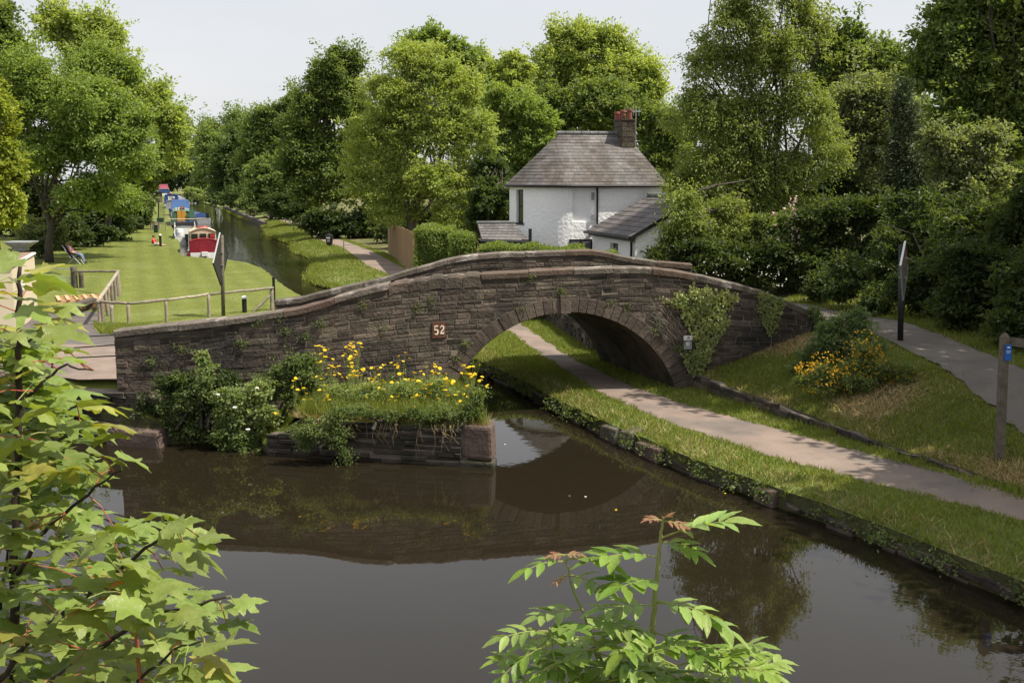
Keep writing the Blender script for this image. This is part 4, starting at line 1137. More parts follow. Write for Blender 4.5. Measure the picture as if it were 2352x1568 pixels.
for r in range(nr_):
    w0, w1 = -.04 + 1.04 * r / nr_, min(-.04 + 1.04 * (r + 1.2) / nr_, 1.0); t = -.01 - .05 * (r % 2)
    while t < 1.0:
        a, b = max(t, -.01), min(t + .095, 1.0); t += .095
        if b - a < .02: continue
        zz = lambda w_: EZ + (RZ2 - EZ) * (w_ + .04) / 1.04 - .035
        P4 = [ep(a + .001, w0, zz(w0) + .02 + R(0, .006)), ep(b - .001, w0, zz(w0) + .02 + R(0, .006)), ep(b - .001, w1, zz(w1) - .004), ep(a + .001, w1, zz(w1) - .004)]
        G().hexa([p - Vector((0, 0, .012)) for p in P4], P4, 'slate_grey').part('slate', (cott, xr))
G().tube([ep(-.01, 1, RZ2 + .0), ep(1.02, 1, RZ2 + .0)], .11, 'ridge_tile', 10).part('ridge', (cott, xr))
g = G(); g.tube([ep(-.02, -.06, EZ - .1), ep(1.0, -.06, EZ - .1)], .07, 'black_paint', 8); g.beam(ep(-.01, 0, EZ - .16), ep(1, 0, EZ - .16), .03, .16, 'black_paint'); g.part('extension_gutter', cott)
g = G(); g.beam(ep(1.0, -.05, EZ - .1), ep(1.0, 1, RZ2 - .12), .03, .14, 'black_paint'); g.part('bargeboard', cott)
G().tube([ep(.93, .02, EZ - .1), ep(.93, .03, 1.2)], .05, 'black_paint', 8).part('downpipe', cott)

# ------------------------------------------------------------------ stone shed beside the cottage
sh_o = Vector((-.6, 46.4, 1.1)); shed = Thing('garden_shed', 'small stone shed with slate roof against the cottage', 'shed', sh_o)
def sp(px, py, Y): return at(px, py, Y)
A = sp(1107, 551, 45.2); B = sp(1214, 553, 45.2); C_ = sp(1176, 513, 47.2); D_ = sp(1097, 514, 47.2)
B2 = sp(1216, 553, 45.2); C2 = sp(1182, 513, 47.2)
E_ = Vector((D_.x - .1, 49.2, A.z)); F_ = Vector((C2.x, 49.2, A.z))
g = G(); g.prism([A - Vector((0, 0, .06)), B2 - Vector((0, 0, .06)), C2 - Vector((0, 0, .06)), D_ - Vector((0, 0, .06))], (0, 0, .05), 'slate_grey'); g.prism([D_, C2, F_, E_], (0, 0, -.05), 'slate_grey')
sroof = g.part('roof', shed)
for r in range(6):
    v0, v1 = r / 6, min((r + 1.2) / 6, 1); t = -.06 * (r % 2)
    while t < 1:
        a, b = max(t, 0), min(t + .125, 1); t += .125
        if b - a < .03: continue
        f = lambda s_, v, l: (A.lerp(B2, s_)).lerp(D_.lerp(C2, s_), v) + Vector((0, 0, l))
        P4 = [f(a + .003, v0, .025 + R(0, .006)), f(b - .003, v0, .025 + R(0, .006)), f(b - .003, v1, .004), f(a + .003, v1, .004)]
        G().hexa([p - Vector((0, 0, .012)) for p in P4], P4, 'slate_grey').part('slate', (shed, sroof))
G().tube([D_ + Vector((-.04, 0, .03)), C2 + Vector((0, 0, .03))], .09, 'ridge_tile', 10).part('ridge', (shed, sroof))
g = G(); g.tube([A + Vector((-.05, -.06, -.06)), B2 + Vector((.02, -.06, -.06))], .06, 'black_paint', 8); g.tube([B2 + Vector((.03, 0, .5)), B2 + Vector((.03, 0, -2.2))], .07, 'black_paint', 8); g.part('gutter', shed)
zb = 1.0
g = G(); g.hexa([(A.x + .05, A.y + .1, zb), (B.x, B.y + .1, zb), (B.x, 49.2, zb), (A.x + .05 - .15, 49.2, zb)], [(A.x + .05, A.y + .1, A.z - .08), (B.x, B.y + .1, A.z - .08), (B.x, 49.2, A.z - .08), (A.x - .1, 49.2, A.z - .08)], 'mortar')
g.add([(A.x + .02, A.y + .1, A.z - .08), (D_.x + .02, D_.y, D_.z - .08), (A.x - .12, 49.2, A.z - .08)], [(0, 1, 2)], 'mortar'); g.part('wall', shed)
gx = A.x - .02
st = lay(0, 3.6, lambda u: 1.0, lambda u: A.z - .08 + (D_.z - A.z) * (1 - abs(u - 2.0) / 2.0) - .02, lambda u, z, o: Vector((gx - .1 * u / 3.6 - o, A.y + .12 + u, z)), .2, .4, out=(0, .04))
place_stones(shed, st, 'coping', 60)
st = lay(0, B.x - A.x - .1, lambda u: 1.0, lambda u: A.z - .1, lambda u, z, o: Vector((A.x + .06 + u, A.y + .1 - o, z)), .2, .4, out=(0, .03))
place_stones(shed, st, 'stone', 60)
G().box((gx - .06, A.y + 1.9, 2.0), (.08, .8, 1.9), 'dark_wood').part('door', shed)

# ------------------------------------------------------------------ board fence
fa, fb = at(952, 535, 62), at(890, 510, 80)
bf = Thing('board_fence', 'brown vertical board fence beside the towpath', 'fence', (fa.x, fa.y, .8))
L = (Vector((fb.x, fb.y)) - Vector((fa.x, fa.y))).length; nb = 60
for i in range(nb):
    t0, t1 = i / nb, (i + 1) / nb - .0012
    p, q = fa.lerp(fb, t0), fa.lerp(fb, t1); zt = p.z + R(-.05, .05) - (.25 if t0 < .25 else 0) * 0
    d_ = Vector((.03 + (.015 if i % 2 else 0), 0, 0))
    G().prism([(p.x, p.y, .55), (q.x, q.y, .55), (q.x, q.y, zt), (p.x, p.y, zt)], d_, 'fence_wood').part('board', bf)
for i in range(8):
    p = fa.lerp(fb, i / 7); G().box((p.x + .1, p.y, 1.6), (.12, .12, 2.3), 'fence_wood').part('post', bf)
G().box((fa.x - .03, fa.y - .08, (fa.z + .5) / 2), (.16, .16, fa.z - .4), 'fence_wood').part('end_post', bf)

# ------------------------------------------------------------------ log rail fence on the lawn
lf = Thing('rail_fence', 'grey log rail fence round the corner of the lawn', 'fence', (-14.6, 40.5, .5))
def zg(p): return float(h_left(np.array([[p[0], p[1]]]))[0])
def rail_pt(px, py, gx, gy):
    q = gp(gx, gy, .52); return at(px, py, q[1])
Cn = rail_pt(226, 692, 228, 752); Bn = at(269, 623, 51.0); An = at(165, 624, 54.5); D1 = rail_pt(255, 698, 262, 757); D2 = rail_pt(293, 697, 297, 752); D3 = rail_pt(380, 689, 380, 742); D4 = rail_pt(478, 676, 478, 730); F1 = at(622, 661, 45.4)
def log(a, b, r, name='rail', m='grey_wood'):
    k = 6; pts = [a.lerp(b, i / k) + Vector((R(-.01, .01), R(-.01, .01), R(-.015, .015))) for i in range(k + 1)]
    return G().tube(pts, [r * R(.92, 1.08) for _ in pts], m, 9).part(name, lf, sm=True)
log(An, Bn, .055); log(Bn + Vector((.02, .1, 0)), Cn - Vector((0, .1, 0)), .075); log(Cn - Vector((.1, 0, 0)), D2, .055); log(D2, D3, .06); log(D3, D4, .055); log(D4, F1 + Vector((.1, 0, 0)), .055)
for p in (Cn, D1, D2, D3, D4, F1):
    log(Vector((p.x, p.y + .02, zg(p) - .1)), Vector((p.x, p.y + .02, p.z - .03)), .065, 'post')
for t in (.12, .3, .45, .62, .8, .97):
    p = Cn.lerp(Bn, t); log(Vector((p.x + R(-.1, .1), p.y, .4)), Vector((p.x, p.y, p.z - .04)), .07 if t < .9 else .13, 'post')
log(Vector((An.x + .1, An.y, .3)), Vector((An.x + .1, An.y, An.z + .25)), .16, 'post', 'dark_wood'); log(Vector((An.x + .45, An.y, .3)), Vector((An.x + .45, An.y, An.z - .02)), .12, 'post', 'dark_wood')
log(Vector((F1.x - .75, F1.y - .5, .45)), Vector((F1.x - .05, F1.y, F1.z - .3)), .06, 'brace')
log(Vector((F1.x - .02, F1.y + .3, .45)), Vector((F1.x - .02, F1.y + .3, F1.z - .1)), .07, 'post')
bp_ = at(628, 636, 47); G().box((bp_.x, bp_.y, (bp_.z + .5) / 2), (.1, .1, bp_.z - .5), 'black_paint').single('black_post', 'square black post at the far parapet end', 'post', (bp_.x, bp_.y, .5))
# field gate
gate = Thing('field_gate', 'galvanised five bar gate behind the cabin', 'gate', (An.x - 1.5, An.y, .5))
ga, gb_ = at(75, 622, 54.8), at(163, 622, 54.6)
for i, py in enumerate((617, 637, 650, 662, 675)):
    a, b = at(72, py, 54.8), at(163, py, 54.6); G().tube([a, b], .022, 'galv', 8).part('bar', gate)
for px in (74, 118, 163): G().tube([at(px, 615, 54.7), at(px, 678, 54.7)], .024, 'galv', 8).part('upright', gate)
G().tube([at(158, 640, 54.55), at(170, 640, 54.5)], .03, 'galv', 8).part('latch', gate)
# low tubular barrier at the wing-wall end
bar = Thing('tube_barrier', 'low black tube barrier at the wing wall end', 'barrier', (-10, 26, 1.2))
for py, py2 in ((775, 769), (800, 792), (822, 817)):
    a, b = at(118, py + 2, 26.4), at(266, py2, 25.3); G().tube([a, b], .016, 'black_paint', 8).part('bar', bar)
for px in (120,): G().tube([at(px, 768, 26.3), at(px, 846, 26.3)], .03, 'black_paint', 8).part('upright', bar)
# ------------------------------------------------------------------ cabin
cab = Thing('site_cabin', 'cream portable cabin with flat brown roof', 'cabin', (-18.5, 41.2, .5))
n1, n2 = at(26, 610, 38.4), at(77, 581, 44.4); TZ = 2.98; wv = (Vector((n2.x, n2.y)) - Vector((n1.x, n1.y))).normalized(); lv = Vector((-wv.y, wv.x)); lv = lv if lv.x < 0 else -lv
def cp(a, b, z): q = Vector((n1.x, n1.y)) + wv * a + lv * b; return Vector((q.x, q.y, z))
W_ = (Vector((n2.x, n2.y)) - Vector((n1.x, n1.y))).length
G().hexa([cp(0, 0, .45), cp(W_, 0, .45), cp(W_, 9, .45), cp(0, 9, .45)], [cp(0, 0, TZ - .02), cp(W_, 0, TZ - .02), cp(W_, 9, TZ - .02), cp(0, 9, TZ - .02)], 'cabin_cream').part('wall', cab)
for i in range(12):
    a = W_ * i / 12; G().hexa([cp(a + .06, -.02, .5), cp(a + W_ / 12 - .02, -.02, .5), cp(a + W_ / 12 - .02, .01, .5), cp(a + .06, .01, .5)], [cp(a + .06, -.02, TZ - .1), cp(a + W_ / 12 - .02, -.02, TZ - .1), cp(a + W_ / 12 - .02, .01, TZ - .1), cp(a + .06, .01, TZ - .1)], 'cabin_cream').part('panel', cab)
G().hexa([cp(-.08, -.08, TZ), cp(W_ + .08, -.08, TZ), cp(W_ + .08, 9, TZ), cp(-.08, 9, TZ)], [cp(-.08, -.08, TZ + .07), cp(W_ + .08, -.08, TZ + .07), cp(W_ + .08, 9, TZ + .07), cp(-.08, 9, TZ + .07)], 'white_paint').part('roof_edge', cab)
G().hexa([cp(.04, .04, TZ + .07), cp(W_ - .04, .04, TZ + .07), cp(W_ - .04, 9, TZ + .07), cp(.04, 9, TZ + .07)], [cp(.04, .04, TZ + .085), cp(W_ - .04, .04, TZ + .085), cp(W_ - .04, 9, TZ + .085), cp(.04, 9, TZ + .085)], 'cabin_roof').part('roof', cab)
lp_ = cp(1.5, -.1, 2.1); g = G(); g.box(lp_, (.15, .18, .22), 'white_paint'); g.tube([lp_ - Vector((0, 0, .1)), lp_ - Vector((.02, .05, .22))], .09, 'grey_metal', 8); g.part('wall_lamp', cab)
vb = at(50, 581, 45.2)
vent = Thing('roof_cowl', 'grey flared metal cowl on the cabin roof', 'cowl', (vb.x, vb.y, TZ + .09))
def fr(z, hw, hd): return [(vb.x - hw, vb.y - hd, z), (vb.x + hw, vb.y - hd, z), (vb.x + hw, vb.y + hd, z), (vb.x - hw, vb.y + hd, z)]
G().hexa(fr(TZ + .09, .22, .25), fr(TZ + .2, .22, .25), 'grey_metal').part('neck', vent)
G().hexa(fr(TZ + .2, .24, .27), fr(TZ + .42, .5, .45), 'grey_metal').part('hood', vent)
G().hexa(fr(TZ + .42, .52, .47), fr(TZ + .47, .53, .48), 'galv').part('lid', vent)
# ------------------------------------------------------------------ pallets and the sleeper bench
def pallet(px, py, z, rz, label):
    q = gp(px, py, .6); o = Vector((q[0], q[1], z)); t = Thing('pallet', label, 'pallet', o, 'wooden pallets stacked in the yard')
    M = Matrix.Rotation(rz, 3, 'Z')
    for i in range(6): G().box(o + M @ Vector((-.9 + .36 * i, 0, .13)), (.14, 1.9, .025), 'pallet_wood', rz).part('deck_board', t)
    for j in (-.85, 0, .85): G().box(o + M @ Vector((0, j, .07)), (2.0, .1, .09), 'pallet_wood', rz).part('bearer', t)
    for j in (-.85, 0, .85): G().box(o + M @ Vector((0, j, .012)), (2.0, .1, .02), 'pallet_wood', rz).part('base_board', t)
for k, lb in enumerate(('lowest pallet of the stack by the rail fence', 'middle pallet of the stack by the rail fence', 'topmost pale pallet of the stack by the rail fence')):
    pallet(187, 703, zg((-19, 47)) + .02 + .15 * k, .35 + .05 * k, lb)
bq = gp(190, 712, .7); bench = Thing('sleeper_bench', 'weathered sleeper bench in front of the pallets', 'bench', (bq[0], bq[1], .55))
sa, sb_ = at(168, 704, 43.3), at(212, 688, 46)
G().beam(sa, sb_, .38, .16, 'dark_wood').part('seat', bench)
for t in (.15, .85):
    p = sa.lerp(sb_, t); G().box((p.x, p.y, (p.z + .5) / 2 - .05), (.3, .25, p.z - .5), 'dark_wood', .4).part('leg', bench)

# ------------------------------------------------------------------ posts, signs, bin
def bollard(px, py, ptop, label):
    q = gp(px, py, .5); tp = at(px, ptop, q[1]); t = Thing('mooring_bollard', label, 'bollard', (q[0], q[1], .5), 'black mooring bollards with white caps')
    G().lathe((q[0], q[1], .45), [(.11, 0), (.1, .1), (.1, tp.z - .6), (.105, tp.z - .55)], 'black_paint', 12).part('post', t, sm=True)
    G().lathe((q[0], q[1], tp.z - .1), [(.115, 0), (.115, .05), (.06, .11), (.02, .12)], 'white_paint', 12).part('cap', t)
bollard(562, 720, 680, 'black bollard with white cap behind the log rail'); bollard(369, 567, 538, 'black bollard with white cap beside the girl')
def post(px, py, ptop, r, m, label, zb_=.5, name='post'):
    q = gp(px, py, zb_); tp = at(px, ptop, q[1])
    G().tube([(q[0], q[1], zb_ - .2), (q[0], q[1], tp.z - .03), (q[0], q[1], tp.z)], [r, r, r * .7], m, 8).single(name, label, 'post', (q[0], q[1], zb_))
post(677, 520, 497, .05, 'black_paint', 'dark marker post on the far towpath bend'); post(718, 546, 511, .06, 'grey_wood', 'pale wooden post on the far towpath edge'); post(790, 577, 552, .05, 'grey_wood', 'short grey post beside the litter bin')
for i, px in enumerate((706, 716, 726, 734)): pass
rf = Thing('rail_fence', 'dark little rail fence in bushes beyond the far towpath', 'fence', (-22, 128, .6))
for px in (700, 716, 733):
    a, b = at(px, 507, 126), at(px, 480, 126); G().tube([a, b], .05, 'dark_wood', 6).part('post', rf)
G().tube([at(698, 483, 126), at(735, 483, 126)], .04, 'dark_wood', 6).part('rail', rf)
bq = gp(757, 566, .5); bn = Thing('litter_bin', 'black litter bin with pale label beside towpath', 'bin', (bq[0], bq[1], .5))
G().hexa([(bq[0] - .2, bq[1] - .2, .62), (bq[0] + .2, bq[1] - .2, .62), (bq[0] + .2, bq[1] + .2, .62), (bq[0] - .2, bq[1] + .2, .62)], [(bq[0] - .28, bq[1] - .25, 1.28), (bq[0] + .28, bq[1] - .25, 1.28), (bq[0] + .28, bq[1] + .25, 1.28), (bq[0] - .28, bq[1] + .25, 1.28)], 'black_paint').part('body', bn)
G().lathe((bq[0], bq[1], 1.3), [(.3, 0), (.28, .1), (.12, .17), (.05, .22)], 'black_paint', 12).part('lid', bn)
G().box((bq[0] - .05, bq[1] - .27, 1.2), (.3, .02, .1), 'white_paint').part('label_strip', bn); G().box((bq[0] - .04, bq[1] - .25, .98), (.22, .03, .22), 'grey_metal').part('notice', bn)
G().tube([(bq[0], bq[1], .4), (bq[0], bq[1], .65)], .06, 'black_paint', 8).part('post', bn); G().tube([(bq[0] - .28, bq[1], 1.3), (bq[0] - .28, bq[1], 1.62)], .02, 'black_paint', 6).part('rod', bn)
def diamond(label, pb, ptop_y, base_z, corners, Y, edge_m, dY=(0, 0, 0, 0), grp='diamond canal signs seen from behind'):
    """corners: top, left, bottom, right in sight-line pixels"""
    b = gp(pb[0], pb[1], base_z); t = Thing('diamond_sign', label, 'sign', (b[0], b[1], base_z), grp); tp = at(pb[0] - 4 if pb[0] < 1000 else pb[0] + 3, ptop_y, b[1])
    G().tube([(b[0], b[1], base_z - .2), (tp.x, tp.y, tp.z)], .075, 'post_wood' if pb[0] < 1000 else 'black_paint', 10).part('pole', t, sm=True)
    P4 = [at(c[0], c[1], b[1] - .12 + dy) for c, dy in zip(corners, dY)]
    nn = (P4[1] - P4[0]).cross(P4[3] - P4[0]).normalized()
    G().prism(P4, nn * .015, 'sign_back' if pb[0] < 1000 else 'post_wood').part('panel', t)
    for i in range(4): G().beam(P4[i], P4[(i + 1) % 4], .05, .025, edge_m[i]).part('edge_strip', t)
    c_ = sum(P4, Vector()) / 4
    for k in (-.25, .25): G().box((c_.x, c_.y + .03, c_.z + k), (.2, .08, .04), 'grey_metal').part('bracket', t)
diamond('diamond sign on weathered pole at the lawn corner', (513, 728), 540, .5, [(505, 534), (489, 604), (507, 655), (523, 584)], 43.6, ['white_paint', 'black_paint', 'black_paint', 'black_paint'], dY=(0, -.45, 0, .45))
diamond('narrow diamond sign on black pole by the upper path', (2068, 826), 562, 1.35, [(2079, 554), (2068, 610), (2074, 690), (2085, 606)], 28.5, ['white_paint', 'grey_metal', 'grey_metal', 'red_canvas'], dY=(0, -.5, 0, .5))
# finger post
fq = gp(2297, 1030, .98); tpz = at(2308, 766, fq[1]); fp = Thing('finger_post', 'wooden finger post with blue plate on the bank', 'signpost', (fq[0], fq[1], .9))
G().hexa([(fq[0] - .07, fq[1] - .07, .7), (fq[0] + .07, fq[1] - .07, .7), (fq[0] + .07, fq[1] + .07, .7), (fq[0] - .07, fq[1] + .07, .7)], [(tpz.x - .07, fq[1] - .07, tpz.z - .06), (tpz.x + .07, fq[1] - .07, tpz.z - .06), (tpz.x + .07, fq[1] + .07, tpz.z - .06), (tpz.x - .07, fq[1] + .07, tpz.z - .06)], 'post_wood').part('post', fp)
G().lathe((tpz.x, fq[1], tpz.z - .06), [(.09, 0), (.08, .03), (.02, .08)], 'post_wood', 4).part('cap', fp)
a = at(2318, 783, fq[1]); G().prism([(a.x, fq[1] - .02, a.z + .07), (a.x, fq[1] - .02, a.z - .09), (a.x + .7, fq[1] - .25, a.z - .15), (a.x + .82, fq[1] - .28, a.z - .06), (a.x + .7, fq[1] - .25, a.z + .02)], (0, .04, 0), 'post_wood').part('finger', fp)
a = at(2310, 808, fq[1]); G().box((a.x + .01, fq[1] - .082, a.z), (.12, .015, .3), 'sign_blue').part('plate', fp)
g = G(); g.box((a.x + .01, fq[1] - .092, a.z + .1), (.05, .006, .03), 'white_paint'); g.box((a.x + .01, fq[1] - .092, a.z + .03), (.08, .006, .012), 'white_paint'); g.box((a.x + .01, fq[1] - .092, a.z + .0), (.07, .006, .01), 'white_paint'); g.part('print', fp)

# ------------------------------------------------------------------ boats
def hull_rows(L, W, H, bowl=.3, stern_w=.92, keel=-.35, n=14):
    rows = []
    for i in range(n + 1):
        t = i / n; w = W / 2 * (stern_w + (1 - stern_w) * min(1, t * 4)) if t < 1 - bowl else W / 2 * max(.03, math.cos((t - 1 + bowl) / bowl * math.pi / 2) ** .7)
        hh = H + .18 * max(0, t - .55) / .45
        rows.append([(-w, t * L, hh), (-w * .97, t * L, hh * .35), (-w * .8, t * L - .02, keel), (w * .8, t * L - .02, keel), (w * .97, t * L, hh * .35), (w, t * L, hh)])
    return rows
class Boat:
    def __init__(s, label, px, py, heading, group='boats moored in line along the lawn', off=0.0, name='canal_boat'):
        q = gp(px, py, .05); s.o = Vector((q[0] + off, q[1], 0)); s.M = Matrix.Rotation(heading, 3, 'Z'); s.t = Thing(name, label, 'boat', s.o, group)
    def w(s, p): return s.o + s.M @ Vector(p)
    def part(s, build, name, parent=None, sm=False, label=None):
        g = G(); build(g); g.v = [tuple(s.w(v)) for v in g.v]; return g.part(name, (s.t, parent) if parent else s.t, sm, label)
    def hull(s, L, W, H, m, m2='white_paint', **k):
        rows = hull_rows(L, W, H, **k)
        def b(g):
            g.grid(rows, m); r = rows[0]; g.add(r, [tuple(range(6))], m); g.add([p for r in rows for p in (r[0], r[5])], [(2 * i, 2 * i + 1, 2 * i + 3, 2 * i + 2) for i in range(len(rows) - 1)], m2)
        s.part(b, 'hull')
        for sd in (0, 5): s.part(lambda g: g.tube([(r[sd][0], r[sd][1], r[sd][2]) for r in rows], .04, 'black_paint' if m != 'black_paint' else 'red_paint', 6), 'rubbing_strake')
    def box(s, c, d, m, name, parent=None, label=None): return s.part(lambda g: g.box(c, d, m), name, parent, label=label)
    def cabin(s, y0, y1, w0, w1, z0, z1, m, mr, name='cabin', arch=.12, win=3, wm='dark_glass'):
        def b(g):
            k = 6
            prof = [(-w0 / 2, z0), (-w1 / 2, z1)] + [(-w1 / 2 + w1 * i / k, z1 + arch * math.sin(math.pi * i / k)) for i in range(1, k)] + [(w1 / 2, z1), (w0 / 2, z0)]
            g.prism([(x_, y0, z_) for x_, z_ in prof], (0, y1 - y0, 0), m)
        c = s.part(b, name)
        def rf(g):
            k = 6; rows = [[(-w1 / 2 * 1.04 + w1 * 1.04 * i / k, y, z1 + .03 + arch * math.sin(math.pi * i / k)) for i in range(k + 1)] for y in (y0 - .06, (y0 + y1) / 2, y1 + .06)]
            g.grid(rows, mr); g.grid([[(a, b_, c_ - .04) for a, b_, c_ in r] for r in rows], mr)
        s.part(rf, 'roof', c)
        for sd in (-1, 1):
            for i in range(win):
                y = y0 + (y1 - y0) * (i + .5) / win; ww = (w0 + w1) / 4 + .012
                s.box((sd * ww, y, (z0 + z1) / 2 + .05), (.03, (y1 - y0) / win * .6, (z1 - z0) * .5), wm, 'window', c)
        return c
# 1: red canvas cruiser, stern to the lawn corner
hd = math.radians(18)
b1 = Boat('small cruiser with dark red canvas stern cover', 466, 598, hd, off=.15)
b1.hull(6.2, 2.15, .62, 'white_paint', 'grey_wood')
b1.part(lambda g: g.prism([(-1.02, .02, .55), (1.02, .02, .55), (1.0, .05, 1.42), (.55, .08, 1.55), (0, .1, 1.6), (-.55, .08, 1.55), (-1.0, .05, 1.42)], (0, 1.5, 0), 'red_canvas'), 'canvas_cover')
b1.part(lambda g: (g.tube([(-1.03, .04, .56), (1.03, .04, .56)], .03, 'black_paint', 6), g.tube([(-1.0, .06, 1.44), (-.5, .08, 1.57), (0, .1, 1.62), (.5, .08, 1.57), (1.0, .06, 1.44)], .03, 'red_paint', 6)), 'canvas_trim')
c1 = b1.cabin(1.5, 4.6, 2.0, 1.8, .6, 2.0, 'cream_paint', 'cream_paint', arch=.28, win=3)
for x_ in (-.6, 0, .6): b1.box((x_, 1.47, 1.72), (.46, .04, .36), 'dark_glass', 'window', c1)
b1.box((.65, 1.44, 1.74), (.3, .03, .3), 'red_paint', 'life_ring', c1)
b1.part(lambda g: g.lathe((0, 2.6, 2.3), [(.5, 0), (.45, .08), (.2, .1), (.1, .08)], 'red_paint', 14), 'roof_mat', c1)
b1.part(lambda g: (g.box((0, -.22, .52), (.42, .4, .3), 'white_paint'), g.box((0, -.2, .2), (.2, .2, .5), 'black_paint')), 'outboard_motor')
b1.part(lambda g: g.tube([(-1.08, .15, .05), (-1.08, .15, .55), (-1.06, .15, .75)], [.13, .13, .03], 'red_paint', 8), 'fender')
b1.part(lambda g: g.tube([(-1.08, .15, .75), (-1.05, .2, 1.2)], [.1, .03], 'white_paint', 8), 'fender_top')
# 2: small white open cruiser
b2_ = Boat('small white cruiser with open cockpit behind the red one', 430, 561, hd, off=-.1)
b2_.hull(5.2, 2.0, .68, 'white_paint', 'grey_metal')
b2_.box((-.98, .6, .85), (.06, 1.8, .3), 'blue_paint', 'side_stripe'); b2_.box((.98, .6, .85), (.06, 1.8, .3), 'red_paint', 'side_stripe')
c2_ = b2_.cabin(1.9, 4.2, 1.85, 1.6, .66, 1.5, 'white_paint', 'white_paint', arch=.08, win=2)
b2_.part(lambda g: (g.tube([(-.95, 1.85, .7), (-.85, 1.95, 1.95)], .04, 'white_paint', 6), g.tube([(.95, 1.85, .7), (.85, 1.95, 1.95)], .04, 'white_paint', 6), g.tube([(-.87, 1.95, 1.97), (.87, 1.95, 1.97)], .05, 'blue_paint', 6)), 'windscreen_frame')
b2_.part(lambda g: g.prism([(-.8, 1.93, 1.4), (.8, 1.93, 1.4), (.75, 1.95, 1.9), (-.75, 1.95, 1.9)], (0, .02, 0), 'dark_glass'), 'windscreen')
b2_.part(lambda g: (g.lathe((-.5, 1.2, .75), [(.3, 0), (.36, .3), (.3, .6), (.1, .65)], 'white_paint', 12)), 'seat'); b2_.box((.55, 1.4, 1.0), (.5, .4, .6), 'cream_paint', 'seat')
b2_.part(lambda g: (g.box((.1, -.2, .7), (.36, .36, .5), 'black_paint'), g.box((.1, -.16, .2), (.16, .16, .6), 'black_paint')), 'outboard_motor')
# 3: green narrowboat with orange doors
b3 = Boat('green narrowboat with orange rear doors', 428, 531, hd, off=-.4, name='narrowboat')
b3.hull(13, 2.1, .75, 'black_paint', 'dark_wood')
c3_ = b3.cabin(1.5, 11, 1.95, 1.6, .75, 2.1, 'green_paint', 'green_paint', arch=.1, win=5)
for x_ in (-.24, .24): b3.box((x_, 1.46, 1.45), (.45, .04, 1.5), 'orange_paint', 'door', c3_)
b3.part(lambda g: g.tube([(-1.5, .4, 1.35), (1.6, .4, 1.35)], .05, 'cream_paint', 6), 'plank'); b3.box((1.05, 1.2, 1.9), (.5, .06, .9), 'green_paint', 'open_shutter', c3_)
b3.part(lambda g: [g.tube([(x_, 3 + x_, 2.2), (x_, 3 + x_, 2.55)], .1, 'cream_paint', 8) for x_ in (-.6, -.3)], 'roof_pots', c3_)
# 4: white cruiser with blue canopy
b4 = Boat('white cruiser with bright blue canopy', 420, 507, hd, off=-.2)
b4.hull(7, 2.6, .95, 'white_paint', 'cream_paint')
b4.part(lambda g: g.prism([(-1.25, 2.2, 1.5), (1.25, 2.2, 1.5), (1.05, 2.6, 2.75), (-1.05, 2.6, 2.75)], (0, 1.8, 0), 'blue_canvas'), 'canopy')
c4_ = b4.cabin(.8, 2.4, 2.4, 2.1, .9, 1.5, 'white_paint', 'white_paint', arch=.2, win=1); b4.box((0, .78, 1.3), (1.5, .03, .3), 'dark_glass', 'window', c4_)
b4.cabin(4, 6, 2.2, 1.8, .9, 1.7, 'white_paint', 'white_paint', 'fore_cabin', win=2)
# 5: low barge moored outside
b5_ = Boat('low dark boat with blue cover moored outside the line', 458, 513, math.radians(28), off=.6, name='open_boat')
b5_.hull(7, 1.9, .7, 'grey_metal', 'grey_wood'); b5_.part(lambda g: g.prism([(-.9, 1.5, .75), (.9, 1.5, .75), (.5, 1.6, 1.25), (0, 1.6, 1.35), (-.5, 1.6, 1.25)], (0, 4.5, 0), 'blue_paint'), 'cover'); b5_.box((.5, .2, .9), (.35, .35, .9), 'black_paint', 'outboard_motor')
# 6 and 7: far boats
b6 = Boat('blue and white cruiser far down the line', 395, 481, hd, off=0)
b6.hull(7, 2.7, .9, 'white_paint', 'white_paint'); c6 = b6.cabin(1.2, 4.5, 2.5, 2.2, .9, 2.5, 'blue_paint', 'blue_canvas', win=2); b6.box((0, 1.17, 1.9), (1.1, .04, .8), 'white_paint', 'door', c6); b6.box((0, 1.14, 1.95), (.8, .04, .6), 'grey_metal', 'window', c6)
b7 = Boat('farthest white boat under a pink canopy', 378, 456, hd, off=0)
b7.hull(8, 3.2, 1.3, 'white_paint', 'white_paint'); b7.cabin(1, 5, 2.9, 2.5, 1.3, 2.3, 'blue_paint', 'white_paint', win=2); b7.part(lambda g: g.prism([(-1.3, 2.0, 2.5), (1.2, 2.0, 2.5), (.9, 2.2, 3.6), (-1.1, 2.2, 3.6)], (0, 2, 0), 'pink_canvas'), 'canopy')
b8 = Boat('dark cabin boat between blue canopy and far cruiser', 402, 490, hd, off=-.3)
b8.hull(8, 2.3, .8, 'blue_paint', 'grey_metal'); b8.cabin(1, 6, 2.1, 1.8, .8, 1.9, 'grey_metal', 'blue_paint', win=3)
for bt_, zr, y0_ in ((b3, 2.25, 4.0), (b6, 2.65, 2.0), (b8, 2.05, 2.0), (b4, 1.75, 4.4)):
    for i_, (m_, nm_) in enumerate((('grey_wood', 'roof_plank'), ('red_canvas', 'roof_bag'), ('cream_paint', 'roof_box'), ('dark_wood', 'roof_box'))):
        d_ = (.12, 1.6, .06) if nm_ == 'roof_plank' else (R(.3, .5), R(.3, .7), R(.15, .32))
        bt_.box((R(-.6, .6), y0_ + i_ * .9 * (.4 if bt_ in (b4, b6) else 1), zr + d_[2] / 2), d_, m_, nm_)
